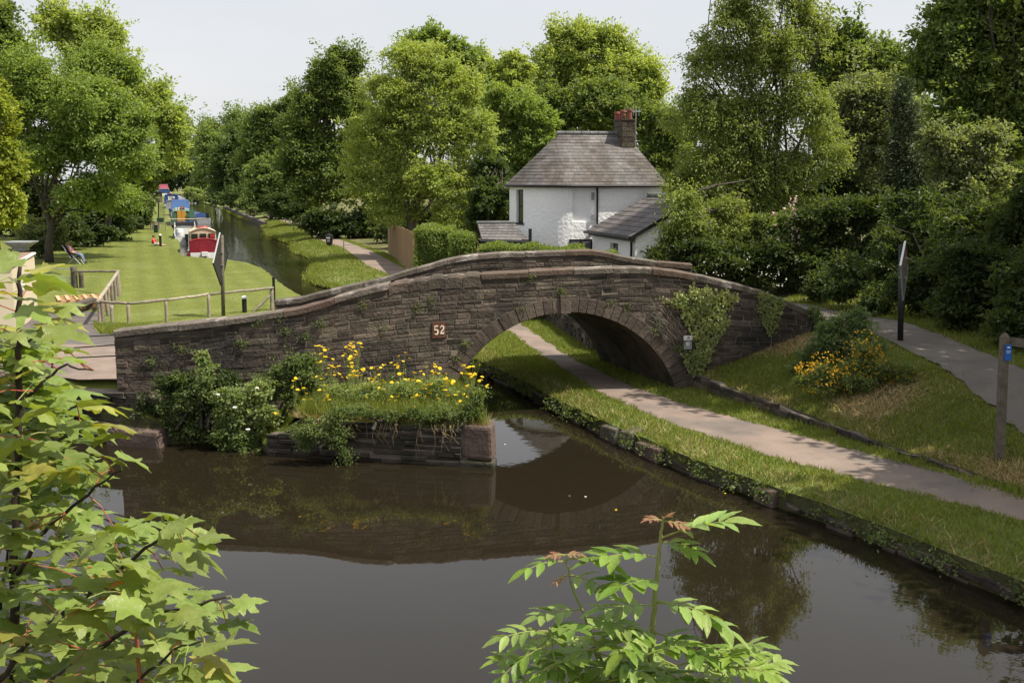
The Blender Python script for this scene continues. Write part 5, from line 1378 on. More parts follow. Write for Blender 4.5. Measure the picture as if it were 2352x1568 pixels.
for bt_, yy_ in ((b1, .3), (b2_, .4), (b3, .6), (b4, .5)):
    bt_.part(lambda g: g.tube([(-1.0, yy_, .6), (-1.5, yy_ - .3, .45), (-2.0, yy_ - .6, .55)], .02, 'rope', 5), 'mooring_rope')
    bt_.part(lambda g: g.tube([(-1.12, yy_ + 2.2, .1), (-1.12, yy_ + 2.2, .5)], .09, 'white_paint', 8), 'fender')
# mooring gate, railings, box, hut near the boats
mg = Thing('mooring_gate', 'pale timber gate and handrail by the boats', 'gate', (*gp(352, 532, .5), .5))
for px, pt in ((347, 508), (355, 509), (366, 512)): G().tube([at(px, 532, 112), at(px, pt, 112)], .09, 'grey_wood', 6).part('post', mg)
G().prism([at(347, 509, 112), at(366, 511, 112), at(366, 528, 112), at(347, 527, 112)], (0, .06, 0), 'cream_paint').part('panel', mg)
G().tube([at(348, 508, 112), at(381, 515, 110)], .06, 'grey_wood', 6).part('handrail', mg); G().tube([at(381, 515, 110), at(381, 531, 110)], .06, 'grey_wood', 6).part('post', mg)
sq = gp(359, 536, .5); sp_ = Thing('service_post', 'small green service post by the timber gate', 'post', (sq[0], sq[1], .5)); G().box((sq[0], sq[1], .8), (.36, .3, .6), 'dark_green').part('body', sp_); G().box((sq[0], sq[1], 1.2), (.26, .22, .2), 'black_paint').part('head', sp_)
rl = Thing('railings', 'green metal railings along the boat path', 'railing', (*gp(362, 510, .5), .5))
for i in range(7):
    G().tube([at(365 + 2.2 * i, 511, 134), at(365 + 2.2 * i, 474, 134)], .02, 'dark_green', 5).part('bar', rl)
for py in (474, 508): G().tube([at(364, py, 134), at(380, py, 134)], .03, 'dark_green', 5).part('rail', rl)
for px in (347, 364): G().tube([at(px, 512, 135), at(px, 466, 135)], .08, 'black_paint', 6).part('post', rl)
bx = gp(369, 513, .5); G().box((bx[0], bx[1], .85), (.7, .5, .6), 'dark_green').single('storage_box', 'green box at the foot of the railings', 'box', (bx[0], bx[1], .5))
hq = at(361, 470, 210); hut = Thing('small_hut', 'dark timber hut beyond the railings', 'hut', (hq.x, hq.y, .4))
G().box((hq.x, hq.y, 1.5), (1.6, 1.6, 2.2), 'dark_wood').part('wall', hut); G().box((hq.x, hq.y, 2.75), (2.4, 2.2, .35), 'black_paint').part('roof', hut)
lb = Thing('lawn_bench', 'dark wooden bench under the bushes', 'bench', (*gp(428 * 0 + 290, 528, .5), .5))
q = gp(288, 529, .5)
G().box((q[0], q[1], .95), (2.2, .5, .1), 'dark_wood').part('seat', lb); G().box((q[0], q[1] + .3, 1.4), (2.2, .1, .5), 'dark_wood').part('backrest', lb)
for s_ in (-.9, .9): G().box((q[0] + s_, q[1], .7), (.15, .5, .45), 'dark_wood').part('leg', lb)

# ------------------------------------------------------------------ people
def body(name, th, joints, edges, mats, root=0):
    """one skinned surface; joints: name -> (pos, rx, ry); colour by nearest bone"""
    keys = list(joints); me = bpy.data.meshes.new(name); me.from_pydata([joints[k][0] for k in keys], [(keys.index(a), keys.index(b)) for a, b in edges], [])
    o = bpy.data.objects.new(name, me); COL.objects.link(o)
    sk = o.modifiers.new('Skin', 'SKIN'); sk.use_smooth_shade = True
    for i, k in enumerate(keys):
        r = joints[k][1]; me.skin_vertices[0].data[i].radius = (r, r); me.skin_vertices[0].data[i].use_root = (i == root)
    ss = o.modifiers.new('Sub', 'SUBSURF'); ss.levels = 1; ss.render_levels = 1
    dg = bpy.context.evaluated_depsgraph_get(); ev_ = o.evaluated_get(dg); m2 = bpy.data.meshes.new_from_object(ev_)
    bpy.data.objects.remove(o)
    names = []
    for e in mats.values():
        if e not in names: names.append(e)
    m2.materials.clear()
    for k in names: m2.materials.append(MAT[k])
    for p in m2.polygons:
        best, bd = None, 1e9
        for (a, b) in edges:
            A_, B_ = Vector(joints[a][0]), Vector(joints[b][0]); ab = B_ - A_; t = max(0, min(1, (p.center - A_).dot(ab) / max(ab.length_squared, 1e-6)))
            dd = (p.center - A_ - ab * t).length
            if dd < bd: bd, best = dd, (a, b)
        p.material_index = names.index(mats.get(best, mats['*'])); p.use_smooth = True
    oo = bpy.data.objects.new(name, m2); COL.objects.link(oo); oo.parent = th.o; return oo
def finish_person(t, o, J, hair_r=.115, hand_dirs=None, hairm='hair'):
    h = Vector(J['head'][0])
    g = G(); M3 = []
    for i in range(7):
        f = math.pi * i / 9
        M3.append((hair_r * 1.02 * math.sin(f) + .002, hair_r * 1.12 * math.cos(f)))
    g.lathe(h + Vector((-.012, .0, .02)), M3[::-1], hairm, 12); x = g; g.v = [tuple(Vector(v) - t.loc) for v in g.v]
    me = g.mesh('hair'); ho = bpy.data.objects.new('hair', me); COL.objects.link(ho); ho.parent = t.o
# woman in a red shirt sitting on the lawn, facing the canal (towards +x)
q = gp(352, 566, .5); pw = Thing('person', 'person in red shirt sitting on the lawn by a bollard', 'person', (q[0], q[1], .52))
J = {'pelvis': ((0, 0, .12), .15), 'waist': ((-.03, 0, .3), .125), 'chest': ((.02, 0, .48), .14), 'neck': ((.05, 0, .63), .055), 'head': ((.08, 0, .77), .1), 'face': ((.15, 0, .74), .05),
     'shl': ((.03, .17, .56), .06), 'ell': ((.2, .2, .36), .045), 'wrl': ((.36, .12, .5), .035), 'hal': ((.4, .1, .6), .03),
     'shr': ((.03, -.17, .56), .06), 'elr': ((.14, -.22, .33), .045), 'wrr': ((.36, -.2, .26), .035), 'har': ((.45, -.19, .24), .03),
     'kl': ((.42, .12, .22), .075), 'al': ((.85, .12, .07), .045), 'fl': ((1.0, .13, .1), .035), 'kr': ((.45, -.12, .16), .075), 'ar': ((.88, -.1, .06), .045), 'fr': ((1.03, -.1, .1), .035)}
E_ = [('pelvis', 'waist'), ('waist', 'chest'), ('chest', 'neck'), ('neck', 'head'), ('head', 'face'), ('chest', 'shl'), ('shl', 'ell'), ('ell', 'wrl'), ('wrl', 'hal'), ('chest', 'shr'), ('shr', 'elr'), ('elr', 'wrr'), ('wrr', 'har'),
      ('pelvis', 'kl'), ('kl', 'al'), ('al', 'fl'), ('pelvis', 'kr'), ('kr', 'ar'), ('ar', 'fr')]
mt = {'*': 'skin', E_[0]: 'red_shirt', E_[1]: 'red_shirt', E_[5]: 'red_shirt', E_[9]: 'red_shirt', E_[6]: 'red_shirt', E_[10]: 'red_shirt', E_[13]: 'pale_denim', E_[16]: 'pale_denim'}
body('body', pw, J, E_, mt)
finish_person(pw, None, {'head': (Vector(J['head'][0]) + pw.loc, 0)})
# man reclining in a folding chair under the ash tree, facing +x
q = gp(172, 606, .55); cl = Vector((q[0], q[1], .52))
fc = Thing('folding_chair', 'dark reclining folding chair on the lawn under the tree', 'chair', cl)
def fcp(x_, y_, z_): return cl + Vector((x_, y_, z_))
g = G(); g.prism([fcp(-.1, -.27, .42), fcp(.42, -.27, .48), fcp(.42, -.27, .5), fcp(-.12, -.27, .45)], (0, .54, 0), 'chair_fabric'); g.part('seat', fc)
g = G(); g.prism([fcp(-.12, -.27, .42), fcp(-.62, -.27, 1.22), fcp(-.66, -.27, 1.2), fcp(-.16, -.27, .42)], (0, .54, 0), 'chair_fabric'); g.part('backrest', fc)
for s_ in (-.29, .29):
    G().tube([fcp(-.35, s_, 0), fcp(.3, s_, .66)], .018, 'galv', 6).part('leg', fc); G().tube([fcp(.5, s_, 0), fcp(-.1, s_, .66)], .018, 'galv', 6).part('leg', fc); G().beam(fcp(-.3, s_, .68), fcp(.3, s_, .68), .06, .03, 'black_paint').part('armrest', fc)
    G().tube([fcp(-.12, s_, .42), fcp(-.64, s_, 1.24)], .016, 'galv', 6).part('back_rail', fc)
pm = Thing('person', 'person in mauve top reclining in the folding chair', 'person', cl + Vector((0, 0, .5)))
J = {'pelvis': ((-.02, 0, .1), .15), 'waist': ((-.13, 0, .28), .15), 'chest': ((-.24, 0, .46), .15), 'neck': ((-.32, 0, .62), .06), 'head': ((-.36, 0, .76), .105), 'face': ((-.27, 0, .76), .055),
     'shl': ((-.26, .19, .55), .065), 'ell': ((-.1, .3, .32), .05), 'wrl': ((.16, .28, .24), .038), 'hal': ((.26, .27, .23), .035), 'shr': ((-.26, -.19, .55), .065), 'elr': ((-.1, -.3, .32), .05), 'wrr': ((.16, -.28, .24), .038), 'har': ((.26, -.27, .23), .035),
     'kl': ((.45, .12, .13), .085), 'al': ((.58, .12, -.36), .05), 'fl': ((.76, .13, -.42), .045), 'kr': ((.46, -.12, .13), .085), 'ar': ((.64, -.12, -.34), .05), 'fr': ((.82, -.12, -.4), .045)}
mt = {'*': 'skin', E_[0]: 'mauve_shirt', E_[1]: 'mauve_shirt', E_[5]: 'mauve_shirt', E_[9]: 'mauve_shirt', E_[6]: 'mauve_shirt', E_[10]: 'mauve_shirt', E_[13]: 'jeans', E_[14]: 'jeans', E_[16]: 'jeans', E_[17]: 'jeans', E_[15]: 'black_paint', E_[18]: 'black_paint'}
body('body', pm, J, E_, mt)
finish_person(pm, None, {'head': (Vector(J['head'][0]) + pm.loc, 0)})
# two walkers far off
def walker(px, py, Y, label, shirt, legs):
    b = at(px, py, Y); t = Thing('person', label, 'person', (b.x, b.y, .5))
    J = {'pelvis': ((0, 0, .92), .15), 'chest': ((0, 0, 1.32), .16), 'neck': ((0, 0, 1.48), .06), 'head': ((0, 0, 1.62), .11), 'shl': ((.2, 0, 1.4), .06), 'ell': ((.25, -.03, 1.12), .05), 'hal': ((.26, -.12, .85), .04), 'shr': ((-.2, 0, 1.4), .06), 'elr': ((-.25, .03, 1.12), .05), 'har': ((-.26, -.05, .85), .04),
         'kl': ((.1, -.1, .5), .075), 'al': ((.1, .05, .08), .05), 'fl': ((.1, -.1, .04), .04), 'kr': ((-.1, .1, .5), .075), 'ar': ((-.1, .2, .1), .05), 'fr': ((-.1, .06, .04), .04)}
    E2 = [('pelvis', 'chest'), ('chest', 'neck'), ('neck', 'head'), ('chest', 'shl'), ('shl', 'ell'), ('ell', 'hal'), ('chest', 'shr'), ('shr', 'elr'), ('elr', 'har'), ('pelvis', 'kl'), ('kl', 'al'), ('al', 'fl'), ('pelvis', 'kr'), ('kr', 'ar'), ('ar', 'fr')]
    mt = {'*': 'skin', E2[0]: shirt, E2[3]: shirt, E2[4]: shirt, E2[6]: shirt, E2[7]: shirt, E2[9]: legs, E2[10]: legs, E2[12]: legs, E2[13]: legs, E2[11]: 'black_paint', E2[14]: 'black_paint'}
    body('body', t, J, E2, mt); finish_person(t, None, {'head': (Vector(J['head'][0]) + t.loc, 0)})
walker(464, 446, 262, 'distant walker in pink beside the far bushes', 'pink_canvas', 'grey_metal')
walker(546, 468, 200, 'distant walker in red at the end of the canal wall', 'red_shirt', 'white_paint')
# ------------------------------------------------------------------ trees
def gz(x, y):
    P = np.array([[x, y]])
    if inside(P, UPPER)[0]: return float(h_upper(P)[0])
    if inside(P, LEFTP)[0]: return float(h_left(P)[0])
    return .5
def T(name, label, bpx, Y, spec, n, size, lm, seed, depth=.8, **kw):
    b = at(bpx, 700, Y); z = gz(b.x, Y)
    return tree(name, label, (b.x, Y, z), lobes_px(Y, spec, depth), n, size, lm, seed, **kw)
BK = 'trees along the canal'
# mooring side
T('ash_tree', 'tall ash tree with bare trunk standing on the lawn', 120, 70.5, [(150, 250, 105, 85), (60, 190, 75, 62), (235, 330, 95, 95), (110, 360, 95, 75), (315, 385, 62, 60, 6), (270, 215, 70, 62, 3), (30, 290, 70, 90), (215, 455, 80, 48), (300, 300, 70), (275, 470, 50, 40, 4), (200, 170, 60, 50, 2)], 66000, .22, 'leaf_ash', 11, trunk_r=.26, limbs=22, clump=.9, group=BK)
T('ash_tree', 'thin topped ash tree behind the lawn ash', 250, 92, [(150, 80, 55, 45), (215, 95, 50, 50), (120, 45, 30, 34), (255, 140, 45, 50), (300, 210, 45, 60), (350, 260, 45, 70), (385, 300, 38, 70), (400, 370, 30, 60), (190, 130, 60, 40), (375, 240, 22, 40), (270, 90, 22, 34)], 26000, .3, 'leaf_ash_light', 12, trunk_r=.3, limbs=22, clump=.85, inner=.06, group=BK)
T('ash_tree', 'ash tree leaning over the boats', 330, 112, [(385, 335, 40, 62), (362, 392, 40, 36), (318, 430, 42, 42), (402, 300, 26, 40), (300, 400, 55, 70), (405, 380, 20, 36)], 24000, .34, 'leaf_ash', 13, trunk_r=.3, limbs=10, clump=1.1, group=BK)
T('dark_tree', 'dark tree at the top edge behind the yellow tree', -10, 88, [(0, 70, 50, 55), (25, 120, 50, 60), (-20, 200, 70, 90), (40, 240, 60, 80)], 18000, .34, 'leaf_sycamore', 14, group=BK)
T('maple_tree', 'yellow green young maple beside the cabin', 5, 58, [(-5, 330, 52, 50), (20, 420, 45, 50), (0, 500, 52, 45), (-30, 250, 50, 50), (25, 490, 36, 40), (25, 385, 38, 34)], 15000, .22, 'leaf_yellow', 15, trunk_r=.16, clump=.5)
def bush(name, label, Y, spec, n, size, lm, seed, group=None, zc=None, cat='bush', depth=.8, **kw):
    lob = lobes_px(Y, spec, depth); cx = sum(l[0] for l in lob) / len(lob); cy = sum(l[1] for l in lob) / len(lob); z = gz(cx, cy)
    t = Thing(name, label, cat, (cx, cy, z), group); kw.setdefault('clump', .45); kw.setdefault('low', True); kw.setdefault('sub', 4); kw.setdefault('spray', .6)
    V, Tt, cen = crown_leaves(lob, n, size, seed, **kw)
    nr = np.random.default_rng(seed); g = G()
    for i in range(7):
        C, c_ = cen[i % len(cen)]; e = C[nr.integers(len(C))]
        limb(g, (cx + nr.normal() * .15, cy + nr.normal() * .15, z - .1), e, .05, .012, 'bark', nr, k=4, n=5)
    g.part('stems', t, sm=True); np_part('foliage', leaf_mesh('foliage', V, Tt, lm, t.loc), t); return t
bush('shrub', 'pale leafed shrub beside the ash trunk', 74, [(85, 540, 42, 50), (130, 535, 40, 40), (60, 570, 30, 26)], 9000, .2, 'leaf_pale', 21)
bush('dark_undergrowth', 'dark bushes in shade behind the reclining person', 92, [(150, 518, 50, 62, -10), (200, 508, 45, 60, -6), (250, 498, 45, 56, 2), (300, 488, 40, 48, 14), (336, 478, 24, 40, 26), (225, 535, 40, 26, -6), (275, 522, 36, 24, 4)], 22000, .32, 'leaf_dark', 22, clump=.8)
bush('shrub', 'sunlit pale shrub near the boat path', 112, [(295, 500, 30, 22), (330, 480, 24, 22), (338, 470, 14, 20, 20)], 6000, .26, 'leaf_herb', 23)
bush('dark_undergrowth', 'dark hedge behind the cabin at the lawn edge', 98, [(20, 480, 70, 70), (60, 420, 60, 60), (110, 470, 60, 60)], 12000, .34, 'leaf_dark', 24, clump=.8)
# far end of the canal
T('far_tree', 'dark tree closing the end of the canal', 440, 330, [(430, 380, 45, 62), (455, 410, 40, 40), (410, 400, 30, 60), (392, 415, 30, 40), (375, 425, 26, 30)], 10000, .8, 'leaf_far_dark', 31, trunk_r=.4, clump=2.4, group=BK)
T('far_tree', 'small dark conifer on the far skyline', 472, 380, [(472, 305, 14, 26), (472, 330, 20, 30)], 3000, .8, 'leaf_far_dark', 32, trunk_r=.4, clump=1.6, group=BK)
T('far_tree', 'rounded grey green tree on the far skyline', 545, 300, [(545, 300, 42, 36), (510, 320, 40, 36), (575, 320, 40, 40)], 10000, .75, 'leaf_far', 33, clump=2.4, group=BK)
T('far_tree', 'green tree standing over the far bend', 500, 250, [(500, 370, 45, 60), (475, 350, 34, 45), (530, 400, 48, 60), (470, 430, 26, 26)], 14000, .6, 'leaf_far', 34, clump=1.8, group=BK)
T('far_tree', 'dark spreading tree left of the sunlit pair', 540, 185, [(530, 395, 48, 62), (560, 360, 45, 55), (575, 430, 50, 45), (510, 430, 36, 34)], 18000, .5, 'leaf_far_dark', 35, clump=1.3, group=BK)
T('far_tree', 'light green tree behind the dark sycamore', 620, 165, [(610, 300, 42, 45), (640, 340, 50, 60), (595, 370, 45, 60), (650, 290, 40, 40), (680, 260, 40, 50)], 18000, .48, 'leaf_far', 36, clump=1.2, group=BK)
T('far_tree', 'shaggy tree overhanging the far towpath', 630, 140, [(625, 420, 48, 50), (665, 440, 42, 40), (595, 455, 36, 26), (680, 390, 40, 50)], 16000, .4, 'leaf_far', 37, clump=1.0, group=BK)
bush('waterside_bush', 'round pale bush on the far water edge', 240, [(440, 446, 20, 14), (455, 455, 26, 12), (475, 462, 24, 8)], 4000, .5, 'leaf_herb', 38, clump=.9)
bush('waterside_bush', 'leafy weeds along the distant bank', 150, [(565, 470, 24, 10), (595, 478, 24, 9)], 3000, .35, 'leaf_herb', 39, clump=.6)
bush('dark_undergrowth', 'dark thicket under the trees of the far bank', 170, [(505, 452, 36, 22, 30), (550, 452, 40, 24), (600, 455, 45, 26, -10), (640, 460, 40, 30, -20)], 7000, .5, 'leaf_far_dark', 42, clump=1.0)
bush('shrub', 'sunlit shrub beside the little rail fence', 125, [(700, 480, 30, 26), (715, 470, 20, 20)], 5000, .3, 'leaf_ash_light', 40)
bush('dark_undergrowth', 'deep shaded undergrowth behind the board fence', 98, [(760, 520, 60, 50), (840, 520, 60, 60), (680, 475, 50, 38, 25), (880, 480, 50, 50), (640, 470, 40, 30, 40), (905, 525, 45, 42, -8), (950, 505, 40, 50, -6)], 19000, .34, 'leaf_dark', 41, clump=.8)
# right bank
T('sycamore_tree', 'dark full sycamore left of the feathery ash', 770, 104, [(780, 190, 62, 70), (730, 250, 60, 60), (700, 310, 52, 50), (810, 280, 62, 80), (740, 360, 75, 60), (690, 400, 60, 60), (800, 420, 70, 80), (725, 440, 65, 60), (785, 150, 45, 40), (755, 210, 50, 50)], 48000, .3, 'leaf_sycamore', 51, trunk_r=.42, clump=1.0, group=BK)
T('ash_tree', 'large feathery ash tree behind the board fence', 945, 75, [(950, 200, 85, 70), (890, 250, 85, 70), (1020, 240, 80, 75), (860, 340, 75, 70), (960, 320, 100, 80), (1070, 340, 75, 80), (870, 430, 80, 60), (980, 430, 95, 60), (1085, 430, 60, 60), (930, 150, 50, 42), (1000, 150, 42, 40), (1040, 500, 60, 45), (900, 500, 60, 40)], 86000, .19, 'leaf_ash_light', 52, trunk_r=.3, bark='bark_pale', limbs=30, stems=2, clump=.62, inner=.1, group=BK)
T('robinia_tree', 'open crowned tall tree behind the feathery ash', 1010, 122, [(990, 115, 42, 40), (1030, 140, 45, 40), (945, 130, 36, 34), (1065, 175, 40, 40), (1095, 150, 26, 26), (1120, 220, 40, 50), (1085, 230, 45, 50), (1150, 170, 20, 25)], 20000, .42, 'leaf_ash', 53, trunk_r=.32, limbs=22, clump=.8, inner=.04, group=BK)
T('round_tree', 'tall rounded bright green tree behind the cottage', 1360, 118, [(1340, 130, 80, 62), (1270, 180, 68, 70), (1420, 170, 76, 70), (1480, 190, 52, 60), (1350, 220, 100, 70), (1240, 240, 55, 50), (1450, 260, 70, 60), (1300, 100, 50, 40), (1390, 105, 50, 42), (1500, 240, 40, 60)], 52000, .33, 'leaf_ash_light', 54, trunk_r=.4, clump=.95, group=BK)
T('sycamore_tree', 'dark leafy sycamore just above the cottage ridge', 1350, 96, [(1340, 280, 70, 42), (1420, 290, 60, 40), (1280, 260, 60, 50), (1490, 300, 45, 60), (1380, 240, 70, 40), (1505, 390, 40, 60), (1540, 340, 45, 70), (1290, 320, 50, 40)], 34000, .3, 'leaf_sycamore', 55, clump=.8, group=BK)
T('field_maple', 'mid green maple left of the cottage roof', 1190, 92, [(1190, 290, 62, 55), (1230, 350, 55, 55), (1180, 390, 60, 50), (1150, 250, 45, 50), (1240, 290, 40, 40), (1150, 460, 50, 50), (1130, 330, 40, 50)], 38000, .29, 'leaf_ash', 56, clump=.65, group=BK)
T('ash_tree', 'pale ash filling the gap between feathery ash and round tree', 1165, 112, [(1170, 190, 45, 50), (1150, 230, 45, 50), (1185, 160, 30, 30), (1210, 250, 40, 40)], 15000, .38, 'leaf_ash_light', 57, clump=.7, group=BK)
T('dark_tree', 'dark tree in shade between ash and cottage', 1120, 60, [(1140, 470, 55, 45), (1120, 410, 40, 50, 8), (1110, 520, 45, 30)], 12000, .25, 'leaf_dark', 58, clump=.55, limbs=3)
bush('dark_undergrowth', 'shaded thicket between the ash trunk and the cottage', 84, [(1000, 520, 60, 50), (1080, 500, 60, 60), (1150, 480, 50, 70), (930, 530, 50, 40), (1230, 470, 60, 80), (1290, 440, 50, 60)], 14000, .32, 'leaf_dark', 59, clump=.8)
T('far_tree', 'woodland tree filling behind the dark sycamore', 860, 150, [(860, 330, 60, 90), (820, 380, 60, 80), (900, 400, 60, 90)], 10000, .5, 'leaf_far_dark', 60, clump=1.2, group=BK)
T('far_tree', 'woodland tree filling behind the cottage chimney', 1540, 110, [(1540, 330, 60, 80), (1560, 420, 60, 80), (1500, 380, 50, 70), (1640, 340, 60, 80), (1710, 420, 70, 90), (1620, 440, 60, 60)], 18000, .36, 'leaf_ash', 160, clump=.9, group=BK)
# birch by the bridge and the wood on the right
T('birch_tree', 'tall airy silver birch in front of the cottage end', 1755, 45, [(1700, 60, 80, 65), (1640, 170, 78, 70), (1760, 160, 95, 85), (1590, 280, 75, 70), (1700, 290, 95, 80), (1830, 270, 90, 80), (1640, 400, 90, 75), (1760, 400, 95, 75), (1880, 370, 70, 75), (1580, 450, 55, 60), (1690, 500, 85, 60), (1800, 500, 85, 65), (1600, 540, 50, 50), (1720, -30, 80, 60), (1840, 90, 60, 70), (1820, 10, 50, 45), (1562, 490, 46, 48, -3.2), (1585, 560, 50, 46, -3.2), (1542, 540, 32, 28, -3.2)], 108000, .12, 'leaf_birch', 61, trunk_r=.17, bark='bark', limbs=46, stems=1, clump=.42, inner=.03, flat=1.3, droop=.6, upb=.25, sub=4)
bush('birch_scrub', 'light green birch scrub against the cottage extension', 43, [(1640, 515, 52, 56), (1695, 545, 58, 50), (1610, 560, 44, 40), (1670, 470, 44, 40)], 9000, .12, 'leaf_birch', 161, clump=.35)
bush('holly_hedge', 'dark leafy hedge along the upper path', 41.5, [(1520, 592, 50, 30), (1600, 590, 70, 50), (1700, 600, 80, 65), (1800, 610, 80, 70), (1900, 600, 90, 90), (2000, 610, 90, 90), (1990, 500, 80, 70), (1890, 500, 70, 50), (1580, 565, 45, 36)], 40000, .16, 'leaf_holly', 62, cat='hedge', clump=.45)
bush('holly_hedge', 'deep green hedge at the right edge beyond the path', 36.5, [(2060, 600, 90, 95, -1), (2170, 640, 90, 95, -4), (2260, 650, 95, 100, -6), (2360, 680, 100, 110, -8), (2120, 500, 80, 80), (2240, 520, 90, 80, -2), (2350, 540, 90, 90, -4), (2440, 720, 90, 110, -9.5), (2090, 670, 60, 55, -3.5), (2210, 715, 65, 60, -6.2), (2340, 765, 75, 62, -8.6), (1960, 640, 55, 45, .5), (1880, 648, 50, 36, 2), (1930, 668, 45, 30, 0), (2010, 690, 45, 38, -2.2)], 60000, .15, 'leaf_holly', 63, cat='hedge', clump=.42)
T('sycamore_tree', 'large dark sycamore filling the top right corner', 2250, 52, [(2200, 90, 95, 80), (2290, 60, 100, 90), (2140, 170, 75, 70), (2240, 200, 100, 80), (2340, 180, 90, 90), (2300, 320, 110, 90), (2180, 290, 80, 70), (2380, 330, 90, 90), (2420, 80, 110, 110), (2300, -40, 110, 80)], 50000, .24, 'leaf_sycamore', 64, trunk_r=.4, clump=.8)
T('sycamore_tree', 'sycamore behind the birch under open sky', 1960, 70, [(1950, 150, 70, 60), (1900, 190, 60, 60), (2010, 170, 55, 60), (1980, 230, 70, 60), (1890, 120, 45, 40), (2060, 200, 50, 70), (2030, 140, 30, 30)], 28000, .3, 'leaf_sycamore', 65, clump=.75)
T('sycamore_tree', 'shaded sycamore deep behind the elder bush', 2160, 68, [(2150, 380, 80, 90), (2220, 300, 70, 80), (2100, 330, 60, 90), (2290, 400, 70, 80), (2020, 400, 60, 80)], 13000, .34, 'leaf_sycamore', 165, clump=.9)
T('willow_tree', 'grey green willow between birch and conifer', 1960, 56, [(1970, 260, 75, 65), (1920, 310, 60, 60), (2000, 340, 70, 70), (1960, 400, 60, 60), (2040, 260, 45, 60)], 28000, .2, 'leaf_pale', 66, clump=.6)
b = at(2085, 620, 47); lob = []
for i in range(9):
    py = 225 + i * 36; r = 18 + 7 * i; lob += lobes_px(47, [(2075 + R(-6, 6), py, r, 34)], .9)
tree('cypress_tree', 'dark pointed cypress among the right-hand trees'.replace('right-hand ', 'wood '), (b.x, 47, gz(b.x, 47)), lob, 26000, .17, 'leaf_conifer', 67, trunk_r=.18, clump=.4, flat=1.5, upb=.2, ratio=.35)
bush('elder_bush', 'pale green elder bush right of the cypress', 45, [(2190, 360, 65, 60), (2240, 340, 55, 55), (2180, 440, 65, 60), (2260, 420, 60, 60), (2150, 330, 30, 40), (2210, 490, 70, 50)], 26000, .17, 'leaf_pale', 68, clump=.5)
bush('dark_undergrowth', 'dark bushes under the right-hand wood'.replace('right-hand ', 'sycamore '), 48, [(2050, 480, 80, 60), (2330, 470, 80, 80), (1900, 450, 70, 60), (1800, 480, 80, 60)], 22000, .2, 'leaf_dark', 69, clump=.55)
bush('rose_bush', 'wild rose with pink blossom among the birch', 43, [(1770, 540, 60, 50), (1840, 560, 55, 50)], 12000, .13, 'leaf_bramble', 70, clump=.4)
# unseen wood to the right that shades the bank
T('sycamore_tree', 'sycamore at the frame edge shading the bank', 2700, 30, [(2720, 350, 240, 200), (2850, 200, 260, 220)], 12000, .4, 'leaf_sycamore', 71, trunk_r=.35, clump=.9)
for (bx_, by_, lob_, sd_, lb_) in ((16.5, 22.5, [(15.2, 22.5, 8.2, 2.6, 2.4, 2.2), (16.8, 24.2, 10.5, 2.8, 2.6, 2.4), (14.2, 19.6, 7.6, 2.0, 2.2, 1.6)], 72, 'sycamore overhanging the bank beyond the finger post'), (15.0, 15.5, [(13.6, 15.0, 7.8, 2.2, 2.4, 1.8), (15.2, 17.0, 10, 2.6, 2.6, 2.2)], 73, 'sycamore at the near corner of the bank'), (19, 28.5, [(14.6, 28.4, 11.6, 2.6, 2.6, 2.2), (16.8, 28, 13, 3, 3, 2.5), (13.4, 26.2, 12.2, 2.1, 2.1, 1.8), (17, 31, 12, 2.6, 2.6, 2.4), (18, 27, 9, 2.4, 2.4, 2)], 74, 'sycamore behind the upper path at the frame edge')):
    tree('sycamore_tree', lb_, (bx_, by_, gz(bx_, by_)), lob_, 9500, .32, 'leaf_sycamore', sd_, trunk_r=.28, clump=.75, inner=.06)
# ------------------------------------------------------------------ clipped hedges
def hedge(name, label, boxes, n, size, lm, seed, group=None):
    nr = np.random.default_rng(seed); Ps, Ns = [], []
    c = np.array([((b[0] + b[1]) / 2, (b[2] + b[3]) / 2, b[4]) for b in boxes]).mean(0)
    t = Thing(name, label, 'hedge', c, group); core_ = G(); ar = [(b[1] - b[0]) * (b[3] - b[2]) + 2 * (b[1] - b[0] + b[3] - b[2]) * (b[5] - b[4]) for b in boxes]
    for b, a in zip(boxes, ar):
        k = int(n * a / sum(ar)); x0, x1, y0, y1, z0, z1 = b
        core_.box(((x0 + x1) / 2, (y0 + y1) / 2, (z0 + z1) / 2 - .05), (x1 - x0 - .25, y1 - y0 - .25, z1 - z0 - .15), 'leaf_dark')
        u = nr.random((k, 3)); f = nr.choice(4, k, p=[.45, .33, .11, .11]); P = np.stack([x0 + u[:, 0] * (x1 - x0), y0 + u[:, 1] * (y1 - y0), z0 + u[:, 2] * (z1 - z0)], 1); N = np.zeros((k, 3))
        top = f == 0; P[top, 2] = z1; N[top, 2] = 1; fr_ = f == 1; P[fr_, 1] = y0; N[fr_, 1] = -1; l_ = f == 2; P[l_, 0] = x0; N[l_, 0] = -1; r_ = f == 3; P[r_, 0] = x1; N[r_, 0] = 1
        P += nr.normal(size=P.shape) * .05 + N * (.07 * np.sin(P[:, [0]] * 4.1 + P[:, [2]] * 3) + .05 * np.sin(P[:, [1]] * 5))
        Ps.append(P); Ns.append(N * .8 + np.array([0, 0, .4]) + nr.normal(size=P.shape) * .5)
    P, N = np.concatenate(Ps), np.concatenate(Ns); D = unit(nr, len(P)); D[:, 2] += .6; L = size * nr.uniform(.6, 1.4, len(P))
    V, Tt = leaf_arrays(P, D, N, L, L * .55, .25)
    core_.part('branches', t); np_part('foliage', leaf_mesh('foliage', V, Tt, lm, c), t); return t
p1, p2 = at(962, 528, 50), at(1090, 556, 44.6)
